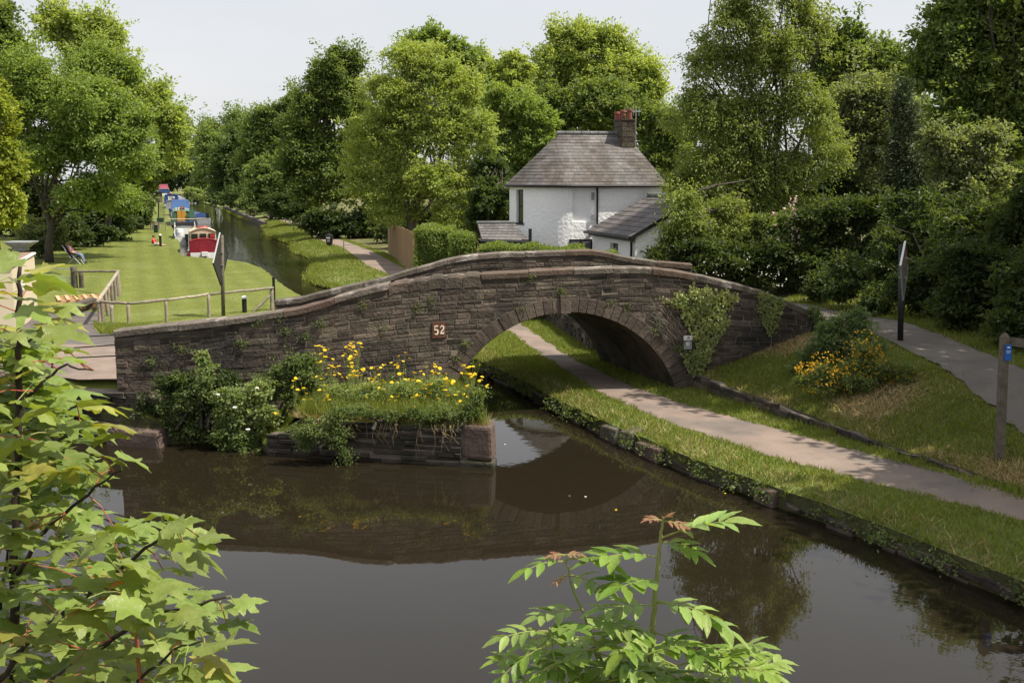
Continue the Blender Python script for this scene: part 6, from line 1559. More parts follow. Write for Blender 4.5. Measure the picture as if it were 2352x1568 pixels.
hedge('privet_hedge', 'clipped bright hedge between board fence and shed', [(at(958, 540, 50).x, at(1040, 540, 50).x, 48.5, 52, .9, at(1000, 528, 49).z), (at(1035, 540, 47).x, at(1092, 540, 47).x, 45.5, 48.5, .9, at(1060, 545, 46).z)], 15000, .11, 'leaf_hedge', 81)
hedge('privet_hedge', 'low hedge in front of the shed showing over the parapet', [(at(1105, 570, 43).x, at(1235, 570, 43).x, 42.4, 43.6, .9, at(1150, 566, 43).z)], 7000, .1, 'leaf_hedge', 82)
hedge('privet_hedge', 'low hedge under the lace curtained window', [(at(1245, 570, 43).x, at(1340, 570, 43).x, 42.2, 43.5, .9, at(1300, 571, 43).z), (at(1341, 570, 43).x, at(1415, 570, 43).x, 42.2, 43.5, .9, at(1300, 583, 43).z)], 7000, .1, 'leaf_hedge', 83)

# ------------------------------------------------------------------ grass
def scatter(poly, n, seed):
    nr = np.random.default_rng(seed); a = np.array(poly); lo, hi = a.min(0), a.max(0); out = []; k = 0
    while k < n:
        P = nr.uniform(lo, hi, (n * 2, 2)); P = P[inside(P, poly)]; out.append(P); k += len(P)
        if len(P) == 0: break
    return np.concatenate(out)[:n]
def off_path(P, pl, prr, m=.02): return ~inside(P, pl + prr[::-1])
def grass(name, label, P2, hf, h, w, seed, m, lean=.45, dz=0):
    z = hf(P2) + dz; P = np.column_stack([P2, z]); V, Tt = blades(P, h, w, seed, lean)
    return np_single(name, leaf_mesh(name, V, Tt, m), label, 'grass', kind='stuff')
near_v = [p for p in cr if p[1] < 47] + [p for p in tr[::-1] if p[1] < 47]
P = scatter(near_v, 130000, 1); P = P[off_path(P, PATH_L, PATH_R) | ((np.minimum(seg_dist(P, PATH_L), seg_dist(P, PATH_R)) < .09) & (np.sin(P[:, 1] * 3.1) + np.sin(P[:, 1] * 7.7) > .2))]
d_ = seg_dist(P, PATH_L); nrk = np.random.default_rng(5); keep = nrk.random(len(P)) < np.clip(2.2 - P[:, 1] / 28, .35, 1)
grass('verge_grass', 'green grass of the towpath verge', P[keep], lambda q: h_verge(q) + .01, .085, .011, 2, 'blade')
P = scatter(near_v, 60000, 33); P = P[off_path(P, PATH_L, PATH_R)]; P = P[(np.sin(P[:, 0] * 2.3 + 1.1 * np.sin(P[:, 1] * 1.7)) + np.sin(P[:, 1] * 2.9 + P[:, 0]) > .9)]; grass('verge_tufts', 'longer ragged tufts on the towpath verge', P[::2], h_verge, .12, .011, 34, 'blade', .5)
P = np.array([p for p in cr if 12 < p[1] < 40]); P = np.repeat(P, 420, 0) + nrk.normal(size=(len(P) * 420, 2)) * np.array([.13, .4]); P = P[(seg_dist(P, CANAL_R) < .07) | (inside(P, near_v) & (seg_dist(P, CANAL_R) < .25))][::2]; grass('edge_grass', 'grass hanging over the near canal edge', P, lambda q: np.full(len(q), .3) + .08 * np.sin(q[:, 1] * 5), .16, .011, 35, 'blade', 1.1)
P = scatter(near_v, 16000, 3); P = P[off_path(P, PATH_L, PATH_R)]; P = P[seg_dist(P, CANAL_R) < .55]
grass('edge_grass', 'longer dry grass hanging at the canal edge', P, h_verge, .2, .012, 4, 'blade_dry', .9)
P = scatter(near_v, 9000, 31); P = P[off_path(P, PATH_L, PATH_R)]; P = P[(seg_dist(P, PATH_R) < .16) | (seg_dist(P, PATH_L) < .12)]
grass('edge_grass', 'dry clippings along the path edges', P, h_verge, .05, .014, 44, 'blade_dry', 1.6)
slope = [p for p in tr if p[1] < 31.5] + [gp(1895, 752, 1.66), gp(1990, 778, 1.66), gp(2075, 815, 1.66), gp(2200, 864, 1.66), gp(2352, 930, 1.66), gp(2500, 1010, 1.5), (12.8, 12)][0:]
P = scatter(slope, 60000, 5)
nz = np.sin(P[:, 0] * 1.7 + 1.3 * np.sin(P[:, 1] * .9)) + np.sin(P[:, 1] * 1.4 + P[:, 0] * .6) + nrk.normal(size=len(P)) * .55
grass('bank_grass', 'green grass on the sloping bank', P[nz < .75], h_upper, .1, .012, 6, 'blade', .6)
grass('cut_grass', 'drying cut grass lying on the bank', P[nz >= .75], h_upper, .11, .012, 7, 'blade_dry', 1.5, .02)
P = scatter([(11.5, 24), (10.5, 36), (20, 36), (22, 20), (13, 18)], 16000, 180); P = P[off_path(P, UP_A, UP_B)]; grass('bank_grass', 'shaded grass under the wood', P, h_upper, .14, .014, 181, 'blade', .5)
P = np.array([p for p in tr if 12 < p[1] < 29]); P = np.repeat(P, 260, 0) + nrk.normal(size=(len(P) * 260, 2)) * np.array([.13, .5]); P = P[inside(P, UPPER)]; kk = (np.sin(P[:, 1] * 1.9) + np.sin(P[:, 1] * 4.3 + 1) + nrk.normal(size=len(P)) * .5) > 0
grass('bank_grass', 'green grass creeping over the low wall', P[kk], h_upper, .17, .012, 190, 'blade', .8); grass('cut_grass', 'straw lying along the top of the low wall', P[~kk], h_upper, .14, .012, 191, 'blade_dry', 1.2)
P = np.array([p for p in tr if 12 < p[1] < 29]); P = np.repeat(P, 200, 0) + nrk.normal(size=(len(P) * 200, 2)) * np.array([.12, .5]) - np.array([.22, .08]); P = P[inside(P, VERGE) & (np.sin(P[:, 1] * 2.7) > -.2)]; grass('verge_tufts', 'tall grass along the foot of the low wall', P, h_verge, .2, .012, 192, 'blade', .4)
up_far = [gp(1780, 690, 1.7), gp(1960, 718, 1.7), gp(2230, 805, 1.7), gp(2500, 905, 1.7), gp(2600, 800, 1.7), gp(2200, 720, 1.7), gp(1900, 660, 1.7)]
P = scatter(up_far, 22000, 8); grass('bank_grass', 'shaded grass between upper path and hedge', P, h_upper, .12, .013, 9, 'blade', .5)
lawn_near = [(-9.5, 36.5), (-14.6, 38.5), (-16.2, 41.5), (-21, 52), (-34, 62), (-34, 95), (-27.5, 91), (-24, 79), (-22.6, 76), (-19.5, 73), (-15.3, 66.3), (-11.3, 54.2), (-7.5, 45)]
P = scatter(lawn_near, 40000, 10); grass('lawn_grass', 'short mown grass of the lawn', P, h_left, .035, .009, 11, 'blade', .5)
P = scatter([(-15.9, 41.0), (-15.2, 39.6), (-11.2, 37.6), (-10.4, 33), (-13, 34), (-14.5, 37.5)], 9000, 12); grass('rough_grass', 'longer rough grass at the foot of the log rail', P, h_left, .22, .014, 13, 'blade', .4)
fv = [p for p in VERGE if 55 < p[1] < 140]
P = scatter(fv, 50000, 14); P = P[off_path(P, PATH_L, PATH_R)]; grass('verge_grass', 'grass verge of the far towpath', P, h_verge, .12, .022, 15, 'blade', .5)
cl2 = np.array([p for p in CANAL_R if 48 < p[1] < 200]); dd2 = np.r_[0, np.cumsum(np.linalg.norm(np.diff(cl2, axis=0), axis=1))]; tt2 = dd2[-1] * nrk.random(26000) ** 1.3
P = np.stack([np.interp(tt2, dd2, cl2[:, 0]), np.interp(tt2, dd2, cl2[:, 1])], 1) + np.column_stack([nrk.normal(size=len(tt2)) * .2 + .05, nrk.normal(size=len(tt2)) * .2])
grass('edge_grass', 'long grass overhanging the far bank', P, lambda q: np.full(len(q), .12), .26, .025, 16, 'blade', .7)

# ------------------------------------------------------------------ plants on the bridge and quay
def ivy(label, outline, n, seed, size=.075, m='leaf_ivy', out=.05, surf=None):
    """leaves on the near wall inside an outline given on the wall (sight-line pixels)"""
    nr = np.random.default_rng(seed); poly = [(on_near(*q).x, on_near(*q).z) for q in outline]
    c = np.mean(poly, 0); t = Thing('ivy', label, 'plant', (c[0], Yn(c[0]), c[1])); P2 = scatter(poly, n, seed)
    P2 += nr.normal(size=P2.shape) * .04
    y = np.array([Yn(float(np.clip(x_, -10.1, 8.5))) for x_ in P2[:, 0]]); o = nr.random(n) ** .7 * .16 + .03
    P = np.column_stack([P2[:, 0], y - o, P2[:, 1]])
    N = np.array([0, -1.0, .55]) + nr.normal(size=P.shape) * .45; D = np.array([0, -.25, -1.0]) + nr.normal(size=P.shape) * .5
    L = size * nr.uniform(.6, 1.4, n); V, Tt = leaf_arrays(P, D, N, L, L * .9, .18)
    np_part('leaves', leaf_mesh('leaves', V, Tt, m, t.loc), t)
    g = G(); lo = poly[int(np.argmin([p[1] for p in poly]))]
    for i in range(12):
        e = P[nr.integers(n)]; k = 6; pts = []
        for j in range(k + 1):
            q = j / k; x_ = lo[0] * (1 - q) + e[0] * q + nr.normal() * .05; z_ = lo[1] * (1 - q) + e[2] * q; pts.append((x_, Yn(float(np.clip(x_, -10.1, 8.5))) - .05, z_))
        g.tube(pts, .009, 'bark', 5)
    g.part('stems', t)
ivy('broad ivy patch climbing the wall above the notice', [(1505, 683), (1545, 688), (1560, 668), (1575, 678), (1590, 650), (1600, 668), (1622, 655), (1640, 672), (1660, 660), (1672, 672), (1695, 675), (1690, 690), (1668, 712), (1672, 742), (1655, 762), (1640, 790), (1625, 830), (1610, 862), (1590, 860), (1585, 840), (1598, 800), (1590, 770), (1572, 740), (1560, 710), (1545, 698)], 2100, 91)
ivy('small ivy tuft around the notice foot', [(1566, 815), (1600, 805), (1625, 825), (1610, 850), (1580, 850)], 320, 92)
ivy('narrow hanging ivy near the wing wall end', [(1738, 668), (1758, 672), (1802, 690), (1796, 705), (1788, 730), (1775, 765), (1765, 770), (1752, 745), (1742, 705)], 850, 93, .06)
ivy('dark ivy spilling over the wing wall end', [(1850, 700), (1880, 712), (1900, 745), (1905, 780), (1880, 790), (1868, 745)], 500, 94, .07, 'leaf_bramble')
# tangle of bare stems beside the ivy
g = G()
for i in range(24):
    a = on_near(R(1490, 1560), R(700, 740)); b = on_near(R(1520, 1590), R(745, 800)); pts = []
    for j in range(6):
        p = a.lerp(b, j / 5) + Vector((R(-.08, .08), 0, R(-.05, .05))); pts.append((p.x, Yn(p.x) - .05 - R(0, .04), p.z))
    g.tube(pts, .0045, 'grey_wood', 4)
c_ = on_near(1540, 745); g.single('dead_ivy', 'tangle of bare dead ivy stems left of the ivy', 'plant', c_, sm=True)
# little weeds in the joints
g = G(); wv_ = []
nr = np.random.default_rng(77)
for (px, py, k, s_) in ((1290, 760 - 90, 60, .05), (990, 690, 40, .05), (1195, 713, 40, .05), (1400, 695, 40, .04), (1215, 640, 40, .04), (735, 745, 70, .06), (655, 762, 60, .06), (700, 775, 50, .06), (880, 752, 40, .05), (960, 705, 50, .06), (1068, 790, 90, .06), (1045, 825, 60, .06), (590, 740, 60, .06), (640, 725, 40, .05), (830, 700, 40, .05), (555, 790, 90, .07), (1560, 800, 80, .05), (1440, 705, 40, .04), (1500, 760, 40, .04), (420, 800, 60, .06), (350, 830, 70, .07)):
    p = on_near(px, py); wv_.append(np.array(p) + nr.normal(size=(k, 3)) * np.array([.09, .02, .07]) - np.array([0, .05, 0]))
P = np.concatenate(wv_); N = np.array([0, -1., .5]) + nr.normal(size=P.shape) * .6; L = nr.uniform(.03, .085, len(P)); V, Tt = leaf_arrays(P, unit(nr, len(P)), N, L, L * .5, .2)
np_single('wall_weeds', leaf_mesh('wall_weeds', V, Tt, 'leaf_bramble'), 'small weeds rooted in the bridge joints', 'weeds', kind='stuff')
# flower bed plants
def herb(label, spec, Y, n, size, m, seed, name='leafy_weed', **kw):
    lob = lobes_px(Y, spec, .7); return bush(name, label, Y, spec, n, size, m, seed, cat='plant', depth=.7, clump=kw.pop('clump', .2), **kw)
herb('bramble heaped against the wall left of the yellow flowers', [(660, 860, 50, 50), (700, 900, 60, 55), (625, 890, 40, 40), (740, 930, 45, 40), (590, 900, 30, 30), (700, 840, 36, 30)], 24.9, 9000, .075, 'leaf_bramble', 101, 'bramble')
herb('grey green hogweed on the broken quay', [(550, 930, 55, 50), (590, 960, 55, 50), (530, 970, 36, 45), (600, 900, 34, 30), (560, 1010, 45, 40)], 24.3, 7000, .085, 'leaf_herb', 102, 'hogweed')
herb('leafy bush low over the water at the quay break', [(545, 1030, 40, 25), (580, 1030, 36, 28), (510, 1010, 30, 25)], 24.2, 3500, .08, 'leaf_bramble', 103)
herb('upright nettle clump against the dark wall', [(475, 840, 16, 30), (485, 870, 18, 24), (465, 820, 10, 18)], 25.0, 1100, .09, 'leaf_herb', 104, 'nettle')
herb('young bramble shoots beside the fallen block', [(415, 900, 26, 34), (440, 940, 36, 36), (400, 950, 28, 40), (455, 980, 36, 26), (420, 985, 30, 28), (380, 930, 20, 30)], 24.7, 4200, .085, 'leaf_bramble', 105, 'bramble')
herb('weeds trailing down the quay face', [(770, 1000, 26, 35), (790, 1040, 18, 26), (700, 1010, 30, 28), (720, 985, 36, 22), (775, 960, 26, 24)], 22.9, 3200, .06, 'leaf_bramble', 106)
herb('bushy foliage at the quay corner', [(1080, 950, 34, 34), (1050, 965, 36, 26), (1095, 920, 20, 34), (1000, 960, 36, 26)], 23.0, 4000, .055, 'leaf_bramble', 107)
herb('green weeds between hogweed and flowers', [(780, 920, 40, 40), (830, 940, 45, 34), (760, 960, 45, 30), (860, 910, 36, 34)], 24.2, 4200, .06, 'leaf_herb', 108)
herb('leafy weeds spilling over the front of the quay bed', [(850, 950, 34, 18), (905, 955, 34, 16), (960, 950, 38, 18), (1020, 956, 34, 16), (810, 942, 34, 20)], 23.1, 3400, .05, 'leaf_bramble', 113, clump=.14)
herb('bright green herbs among the yellow flower stems', [(880, 925, 50, 26), (960, 915, 50, 26), (1030, 915, 46, 28), (1080, 905, 28, 30), (830, 915, 40, 26), (920, 895, 40, 24), (1000, 890, 40, 24)], 24.2, 5200, .055, 'leaf_herb', 114, clump=.16)
herb('dense dark bramble covering the quay break', [(450, 890, 50, 30), (520, 880, 45, 34), (400, 880, 40, 26), (480, 930, 50, 36), (420, 960, 45, 30), (490, 985, 40, 26), (350, 930, 30, 22)], 24.85, 9000, .085, 'leaf_dark', 109, 'bramble')
herb('sprawling weeds under the nettle clump', [(470, 900, 36, 30), (520, 920, 36, 26), (440, 925, 26, 30)], 24.6, 3600, .08, 'leaf_bramble', 110)
ribbon('flower_bed', [(-.6, 22.95), (-4.6, 23.75), (-6, 24.6), (-8.2, 24.9)], [(-1.3, 26.9), (-3.4, 26.2), (-5.5, 25.6), (-8.2, 25.25)], h_left, 'bed_soil', 'dark soil bed on the quay', dz=.03, k=40, w=8)
P = scatter([(-4.5, 24), (-8.3, 24.8), (-8.2, 25.2), (-6, 25.4), (-4.2, 25.7)], 3500, 170); grass('rough_grass', 'rough dark grass under the wing wall', P, lambda q: h_left(q), .25, .012, 171, 'blade', .5)
bedp = [(-.55, 22.75), (-4.7, 23.6), (-4.7, 25.5), (-3.4, 25.95), (-1.5, 26.8), (-1.0, 25)]
P = scatter(bedp, 16000, 17); grass('bed_grass', 'tall grass in the flower bed on the quay', P, lambda q: np.full(len(q), .84), .42, .011, 18, 'blade', .28)
P = scatter([(-.5, 22.72), (-4.8, 23.6), (-4.8, 23.95), (-.5, 23.05)], 2600, 19); grass('dry_fringe', 'dry grass fringe hanging over the quay face', P, lambda q: np.full(len(q), .86), .26, .009, 20, 'blade_dry', 1.6)
g = G(); nr = np.random.default_rng(55)
for i in range(45):
    u = float(np.clip(nr.choice([1.1, 1.9, 2.3, 3.0, 3.6]) + nr.normal() * .22, .5, 4.3)); x_, y_ = (qa + qd * u + qn * .12); l_ = nr.uniform(.1, .45) * (1.6 if nr.random() < .2 else 1)
    pts = [(x_, y_ + .1, .9), (x_ + nr.normal() * .03, y_ - .02, .86), (x_ + nr.normal() * .05, y_ - .05, .86 - l_ * .6), (x_ + nr.normal() * .06, y_ - .04, .86 - l_)]
    g.tube(pts, [.006, .006, .005, .003], 'blade_dry', 4, cap=False)
g.single('hanging_roots', 'straw coloured roots hanging down the quay face', 'plant', (-2.5, 22.9, .5), kind='stuff')
# yellow wild flowers: one plant per stem cluster
fm = G()
for k in range(11):
    a = 2 * math.pi * k / 11; c1, s1 = math.cos(a), math.sin(a)
    fm.add([(0, 0, 0), (c1 * .026 - s1 * .012, s1 * .026 + c1 * .012, .008), (c1 * .045, s1 * .045, .002), (c1 * .026 + s1 * .012, s1 * .026 - c1 * .012, .008)], [(0, 1, 2, 3)], 'petal_yellow')
fm.lathe((0, 0, -.012), [(.008, 0), (.016, .012), (.012, .024)], 'petal_yellow', 7)
FLOWER = fm.mesh('flower')
def flower_plant(px, py, Y, label, nf, spread, group, base_z, hs=1.0):
    top = at(px, py, Y); b = Vector((top.x + R(-.1, .1), Y + R(-.05, .05), base_z)); t = Thing('yellow_flower', label, 'flower', b, group); g = G()
    heads = []
    for i in range(nf):
        h_ = top + Vector((R(-spread, spread), R(-spread, spread) * .6, R(-spread, spread) * .9)); heads.append(h_)
        k = b.lerp(top, .55) + Vector((R(-.03, .03), 0, 0)); g.tube([b, k, k.lerp(h_, .6) + Vector((0, 0, .02)), h_], [.006, .005, .004, .003], 'stalk_green', 5, cap=False)
    g.part('stem', t)
    nn = 26; P_ = np.array([b.lerp(top, R(.05, .75)) + Vector((R(-.08, .08), R(-.06, .06), 0)) for _ in range(nn)]); nr_l = np.random.default_rng(int(abs(px * 7 + py)))
    L = nr_l.uniform(.06, .14, nn); V, Tt = leaf_arrays(P_, unit(nr_l, nn) + np.array([0, 0, .4]), unit(nr_l, nn) + np.array([0, 0, .8]), L, L * .28, .2); np_part('leaves', leaf_mesh('leaves', V, Tt, 'leaf_herb', b), t)
    for h_ in heads:
        o = bpy.data.objects.new('flower', FLOWER); COL.objects.link(o); o.parent = t.o; sc = R(.8, 1.25) * hs
        o.matrix_basis = Matrix.Translation(h_ - b) @ Matrix.Rotation(R(0, 6.28), 4, 'Z') @ Matrix.Rotation(R(.1, .7), 4, 'X') @ Matrix.Diagonal((sc, sc, sc, 1))
GY = 'yellow wild flowers on the quay'
spots = [(737, 806, 9, 26.6), (755, 830, 6, 26.4), (720, 838, 7, 26.2), (800, 800, 7, 27), (812, 812, 8, 26.8), (800, 828, 6, 26.4), (825, 800, 5, 27), (795, 855, 7, 25.8), (822, 862, 9, 25.6), (842, 880, 7, 25.2), (680, 880, 5, 25.4), (745, 905, 8, 24.8), (768, 855, 6, 26), (900, 835, 7, 27), (925, 820, 5, 27.2), (955, 865, 7, 25.8), (985, 845, 8, 26.2), (1000, 868, 7, 25.4), (1075, 850, 10, 24.8), (1090, 870, 8, 24.4), (1060, 895, 7, 24), (1030, 880, 8, 24.8), (975, 890, 8, 25), (940, 895, 7, 25.2), (890, 880, 7, 25.6), (870, 850, 6, 26.4), (1020, 910, 6, 24), (960, 920, 6, 24.2), (900, 920, 5, 24.6), (850, 915, 5, 24.8), (1045, 935, 5, 23.6), (1105, 888, 5, 24), (700, 905, 4, 24.8), (925, 870, 6, 26), (880, 900, 5, 25), (1010, 850, 6, 26), (735, 870, 5, 25.6), (862, 880, 6, 25.6), (1085, 848, 6, 24.6), (640, 935, 3, 24.8)]
for (px, py, nf, Y) in spots:
    flower_plant(px, py, min(23.25 + (Y - 23.6) * .62, Yn(at(px, py, 25).x) - .3), 'yellow daisy-like wild flower standing in the quay bed', nf, .17, GY, .84)
# white umbels of the hogweed
for (px, py, Y) in ((500, 905, 23.8), (590, 890, 23.9), (540, 935, 23.6), (570, 985, 23.5)):
    c = at(px, py, Y); g = G(); g.lathe(c, [(.005, -.04), (.006, -.03), (.04, -.012), (.045, .0), (.03, .008), (.01, .01)], 'petal_white', 11)
    g.v = [(a + R(-.015, .015) * (abs(z - c.z) < .06), b, z + R(-.012, .012)) for a, b, z in g.v]
    g.single('white_umbel', 'flat white umbel flower head ' + {500: 'at the left edge of the hogweed', 590: 'beside the bramble top', 540: 'in the middle of the hogweed', 570: 'low over the water'}[px], 'flower', c, group='white umbels on the quay')
# shrub with dark ferny leaves and yellow flowers on the bank
bush('ferny_shrub', 'grey green ferny shrub at the right end of the bridge'.replace('right ', 'wing wall '), 27.2, [(1900, 795, 56, 50), (1955, 765, 52, 45), (1860, 830, 40, 28), (1935, 825, 56, 40), (1965, 735, 26, 30), (2000, 790, 40, 36)], 11000, .12, 'leaf_fern', 111, clump=.22, ratio=.3, cat='shrub')
bush('potentilla_shrub', 'low dark green shrub covered with small yellow flowers', 25.2, [(1880, 870, 50, 34), (1950, 860, 55, 36), (2010, 850, 50, 34), (2060, 860, 46, 26), (1960, 895, 55, 24), (1990, 815, 36, 30)], 11000, .06, 'leaf_bramble', 112, clump=.2, cat='shrub')
nr = np.random.default_rng(5); lob = np.array(lobes_px(25.2, [(1880, 870, 50, 34), (1950, 860, 55, 36), (2010, 850, 50, 34), (2060, 860, 46, 28), (1980, 790, 40, 34), (1900, 830, 40, 26), (1960, 895, 50, 24), (1990, 815, 36, 30), (1850, 845, 26, 12), (1920, 850, 40, 30)], .7))
k = 620; li = nr.integers(0, len(lob), k); u = unit(nr, k); u[:, 1] = -abs(u[:, 1]); P = lob[li, :3] + u * lob[li, 3:6] * 1.03; Q = []
V, Tt = leaf_arrays(np.repeat(P, 3, 0) + nr.normal(size=(3 * k, 3)) * .018, unit(nr, 3 * k), np.repeat(u, 3, 0) + nr.normal(size=(3 * k, 3)) * .4 + np.array([0, -.3, .6]), nr.uniform(.02, .045, 3 * k), nr.uniform(.018, .036, 3 * k), .1)
np_single('yellow_blossom', leaf_mesh('yellow_blossom', V, Tt, 'petal_orange'), 'small yellow blossoms all over the potentilla shrub', 'flower', kind='stuff')
g = G()
for i in range(9):
    a = at(1890 + i * 14 + R(-6, 6), 735, 28.8); g.tube([a + Vector((0, 0, -.5)), a + Vector((R(-.05, .05), 0, R(.0, .35)))], [.008, .004], 'twig_dark', 5)
g.single('dead_stalks', 'thin dead stalks sticking up above the ferny shrub', 'plant', at(1950, 760, 28.8))
k = 160; P = np.array([at(R(1640, 2350), R(600, 720), 35 + R(-.3, .3)) for _ in range(k)])
P = np.array([at(a, b, Y) for a, b, Y in [(R(1600, 1780), R(590, 640), 38.9) for _ in range(12)] + [(R(1780, 1950), R(620, 670), 38.6) for _ in range(14)]]); k = len(P)
L = nr.uniform(.025, .06, k * 4); V, Tt = leaf_arrays(np.repeat(P, 4, 0) + nr.normal(size=(4 * k, 3)) * .05, unit(nr, 4 * k), np.array([0, -.7, .7]) + nr.normal(size=(4 * k, 3)) * .3, L, L * .8, .1); np_single('hedge_blossom', leaf_mesh('hedge_blossom', V, Tt, 'petal_white'), 'white blossom scattered on the dark hedge', 'flower', kind='stuff')
P = np.array([at(R(1775, 1835), R(455, 560), 41) for _ in range(26)]); k = len(P); L = nr.uniform(.06, .1, k * 3); V, Tt = leaf_arrays(np.repeat(P, 3, 0) + nr.normal(size=(3 * k, 3)) * .05, unit(nr, 3 * k), np.array([0, -.8, .5]) + nr.normal(size=(3 * k, 3)) * .3, L, L * .8, .1); np_single('rose_blossom', leaf_mesh('rose_blossom', V, Tt, 'petal_pink'), 'pink rose blossoms beside the birch', 'flower', kind='stuff')
# overhanging weeds along the near canal edge
ce2 = [p for p in cr if 13 < p[1] < 36]; Ps = []
for i in range(8500):
    a = ce2[nrk.integers(len(ce2))]; s_ = .5 + .5 * math.sin(a[1] * 1.9) + .35 * math.sin(a[1] * 4.7)
    if nrk.random() > s_ * .9: continue
    Ps.append((a[0] + nrk.normal() * .1 - .06, a[1] + nrk.normal() * .25, abs(nrk.normal()) * .14 + .1))
P = np.array(Ps); L = nrk.uniform(.04, .1, len(P)); V, Tt = leaf_arrays(P, unit(nrk, len(P)), np.array([-.5, -.4, .8]) + nrk.normal(size=P.shape) * .5, L, L * .55, .2)
np_single('bank_weeds', leaf_mesh('bank_weeds', V, Tt, 'leaf_bramble'), 'leafy weeds overhanging the near canal edge', 'weeds', kind='stuff')

# ------------------------------------------------------------------ foreground sycamore boughs and ash sapling
def syc_leaf(seed):
    """five-lobed toothed leaf, stalk end at origin, about 1 long along +Y, cupped"""
    r_ = random.Random(seed)
    half = [(0.0, 0.0), (.16, -.1), (.36, -.12), (.34, .0), (.5, .06), (.43, .13), (.3, .22), (.43, .3), (.58, .46), (.5, .47), (.47, .53), (.38, .5), (.27, .5), (.17, .52), (.2, .66), (.17, .7), (.13, .82), (.07, .86), (0.0, 1.0)]
    rr = [(x_ * (1 + r_.uniform(-.06, .06)), y_ + r_.uniform(-.02, .02)) for x_, y_ in half]; ll = [(-x_ * (1 + r_.uniform(-.06, .06)), y_ + r_.uniform(-.02, .02)) for x_, y_ in half[1:-1]][::-1]
    rim = rr + ll; cup = r_.uniform(-.22, .1); dr = r_.uniform(.1, .32); wv = r_.uniform(-.05, .05)
    def zz(x_, y_): return -cup * x_ * x_ * 1.2 - dr * max(y_ - .15, 0) ** 2 + .05 * math.sin(7 * abs(x_) + 5 * y_ + seed) + wv * x_ - .06 * (abs(x_) > .3)
    inner = [(0, .28), (.14, .2), (.14, .4), (-.14, .4), (-.14, .2), (0, .62), (.28, .32), (-.28, .32), (.25, .04), (-.25, .04)]
    pts = [Vector(p) for p in rim + inner]; vo, eo, fo, *_ = delaunay_2d_cdt(pts, [], [list(range(len(rim)))], 1, 1e-5)
    veins = [((0, 0), (0, 1)), ((0, 0), (.58, .46)), ((0, 0), (-.58, .46)), ((0, 0), (.5, .06)), ((0, 0), (-.5, .06))]
    out = []
    for v in vo:
        vd = min(seg_dist(np.array([[v.x, v.y]]), [a, b])[0] for a, b in veins); out.append((v.x, v.y, zz(v.x, v.y) + min(vd, .12) * .35))
    g = G(); g.add(out, [tuple(f) for f in fo], 'sycamore_leaf'); me = g.mesh('sycamore_leaf_blade', sm=True); return me
SYC = []
for s_ in range(6):
    me = syc_leaf(s_); SYC.append(me)
SYCV = {}
def var(me, m):
    k = (me.name, m)
    if k not in SYCV:
        c = me.copy(); c.materials.clear(); c.materials.append(MAT[m]); SYCV[k] = c
    return SYCV[k]
syc = Thing('sycamore_sapling', 'sunlit sycamore boughs with red stalks close to the viewer', 'tree', (-1.9, 3.6, 2.6))
def fp_(px, py, Y): return at(px, py, Y)
branches = [
    ([(30, 2400, 4.3), (36, 1568, 4.2), (32, 1300, 4.1), (40, 1100, 4.1), (42, 930, 4.05), (44, 800, 4.0), (44, 690, 4.0), (46, 612, 4.0)], .022),
    ([(30, 2400, 4.2), (-30, 1600, 4.0), (60, 1480, 3.9), (170, 1390, 3.8), (250, 1330, 3.7), (330, 1260, 3.65), (400, 1215, 3.6)], .014),
    ([(-40, 1700, 3.8), (120, 1560, 3.7), (240, 1480, 3.6), (330, 1420, 3.5), (440, 1390, 3.5), (520, 1370, 3.5)], .012),
    ([(36, 1330, 4.1), (90, 1230, 4.0), (150, 1180, 3.9), (220, 1120, 3.85), (280, 1080, 3.8)], .01),
    ([(40, 1100, 4.1), (100, 1030, 4.0), (170, 990, 3.95), (240, 970, 3.9), (300, 1010, 3.85)], .009),
    ([(42, 940, 4.05), (90, 880, 4.0), (150, 840, 4.0), (215, 850, 3.95)], .008),
    ([(330, 2000, 3.5), (320, 1560, 3.5), (312, 1450, 3.48), (305, 1390, 3.46), (303, 1345, 3.45)], .009),
    ([(44, 800, 4.0), (80, 770, 4.0), (110, 720, 4.0)], .006),
    ([(320, 1560, 3.5), (400, 1490, 3.45), (470, 1470, 3.4)], .006),
    ([(0, 1400, 4.2), (20, 1250, 4.2), (70, 1200, 4.1)], .007)]
nodes = []
for i, (pl_, r0) in enumerate(branches):
    pts = [fp_(*q) for q in pl_]
    fine = []
    for a, b in zip(pts[:-1], pts[1:]):
        for j in range(4): fine.append(a.lerp(b, j / 4) + Vector((R(-.006, .006), R(-.006, .006), R(-.006, .006))))
    fine.append(pts[-1])
    G().tube(fine, [r0 * (1 - .7 * j / len(fine)) for j in range(len(fine))], 'stalk_red' if i == 6 else 'twig_dark', 8).part('branch', syc, sm=True)
    nodes += fine[3:]
def edge_x(y): return interp(y, [(590, 70), (620, 95), (680, 120), (740, 150), (800, 190), (850, 230), (900, 230), (960, 290), (1020, 330), (1080, 315), (1140, 290), (1165, 270), (1200, 440), (1240, 480), (1280, 470), (1310, 440), (1350, 500), (1400, 555), (1440, 540), (1500, 520), (1568, 500), (1640, 520)])
petg = G(); placed = 0
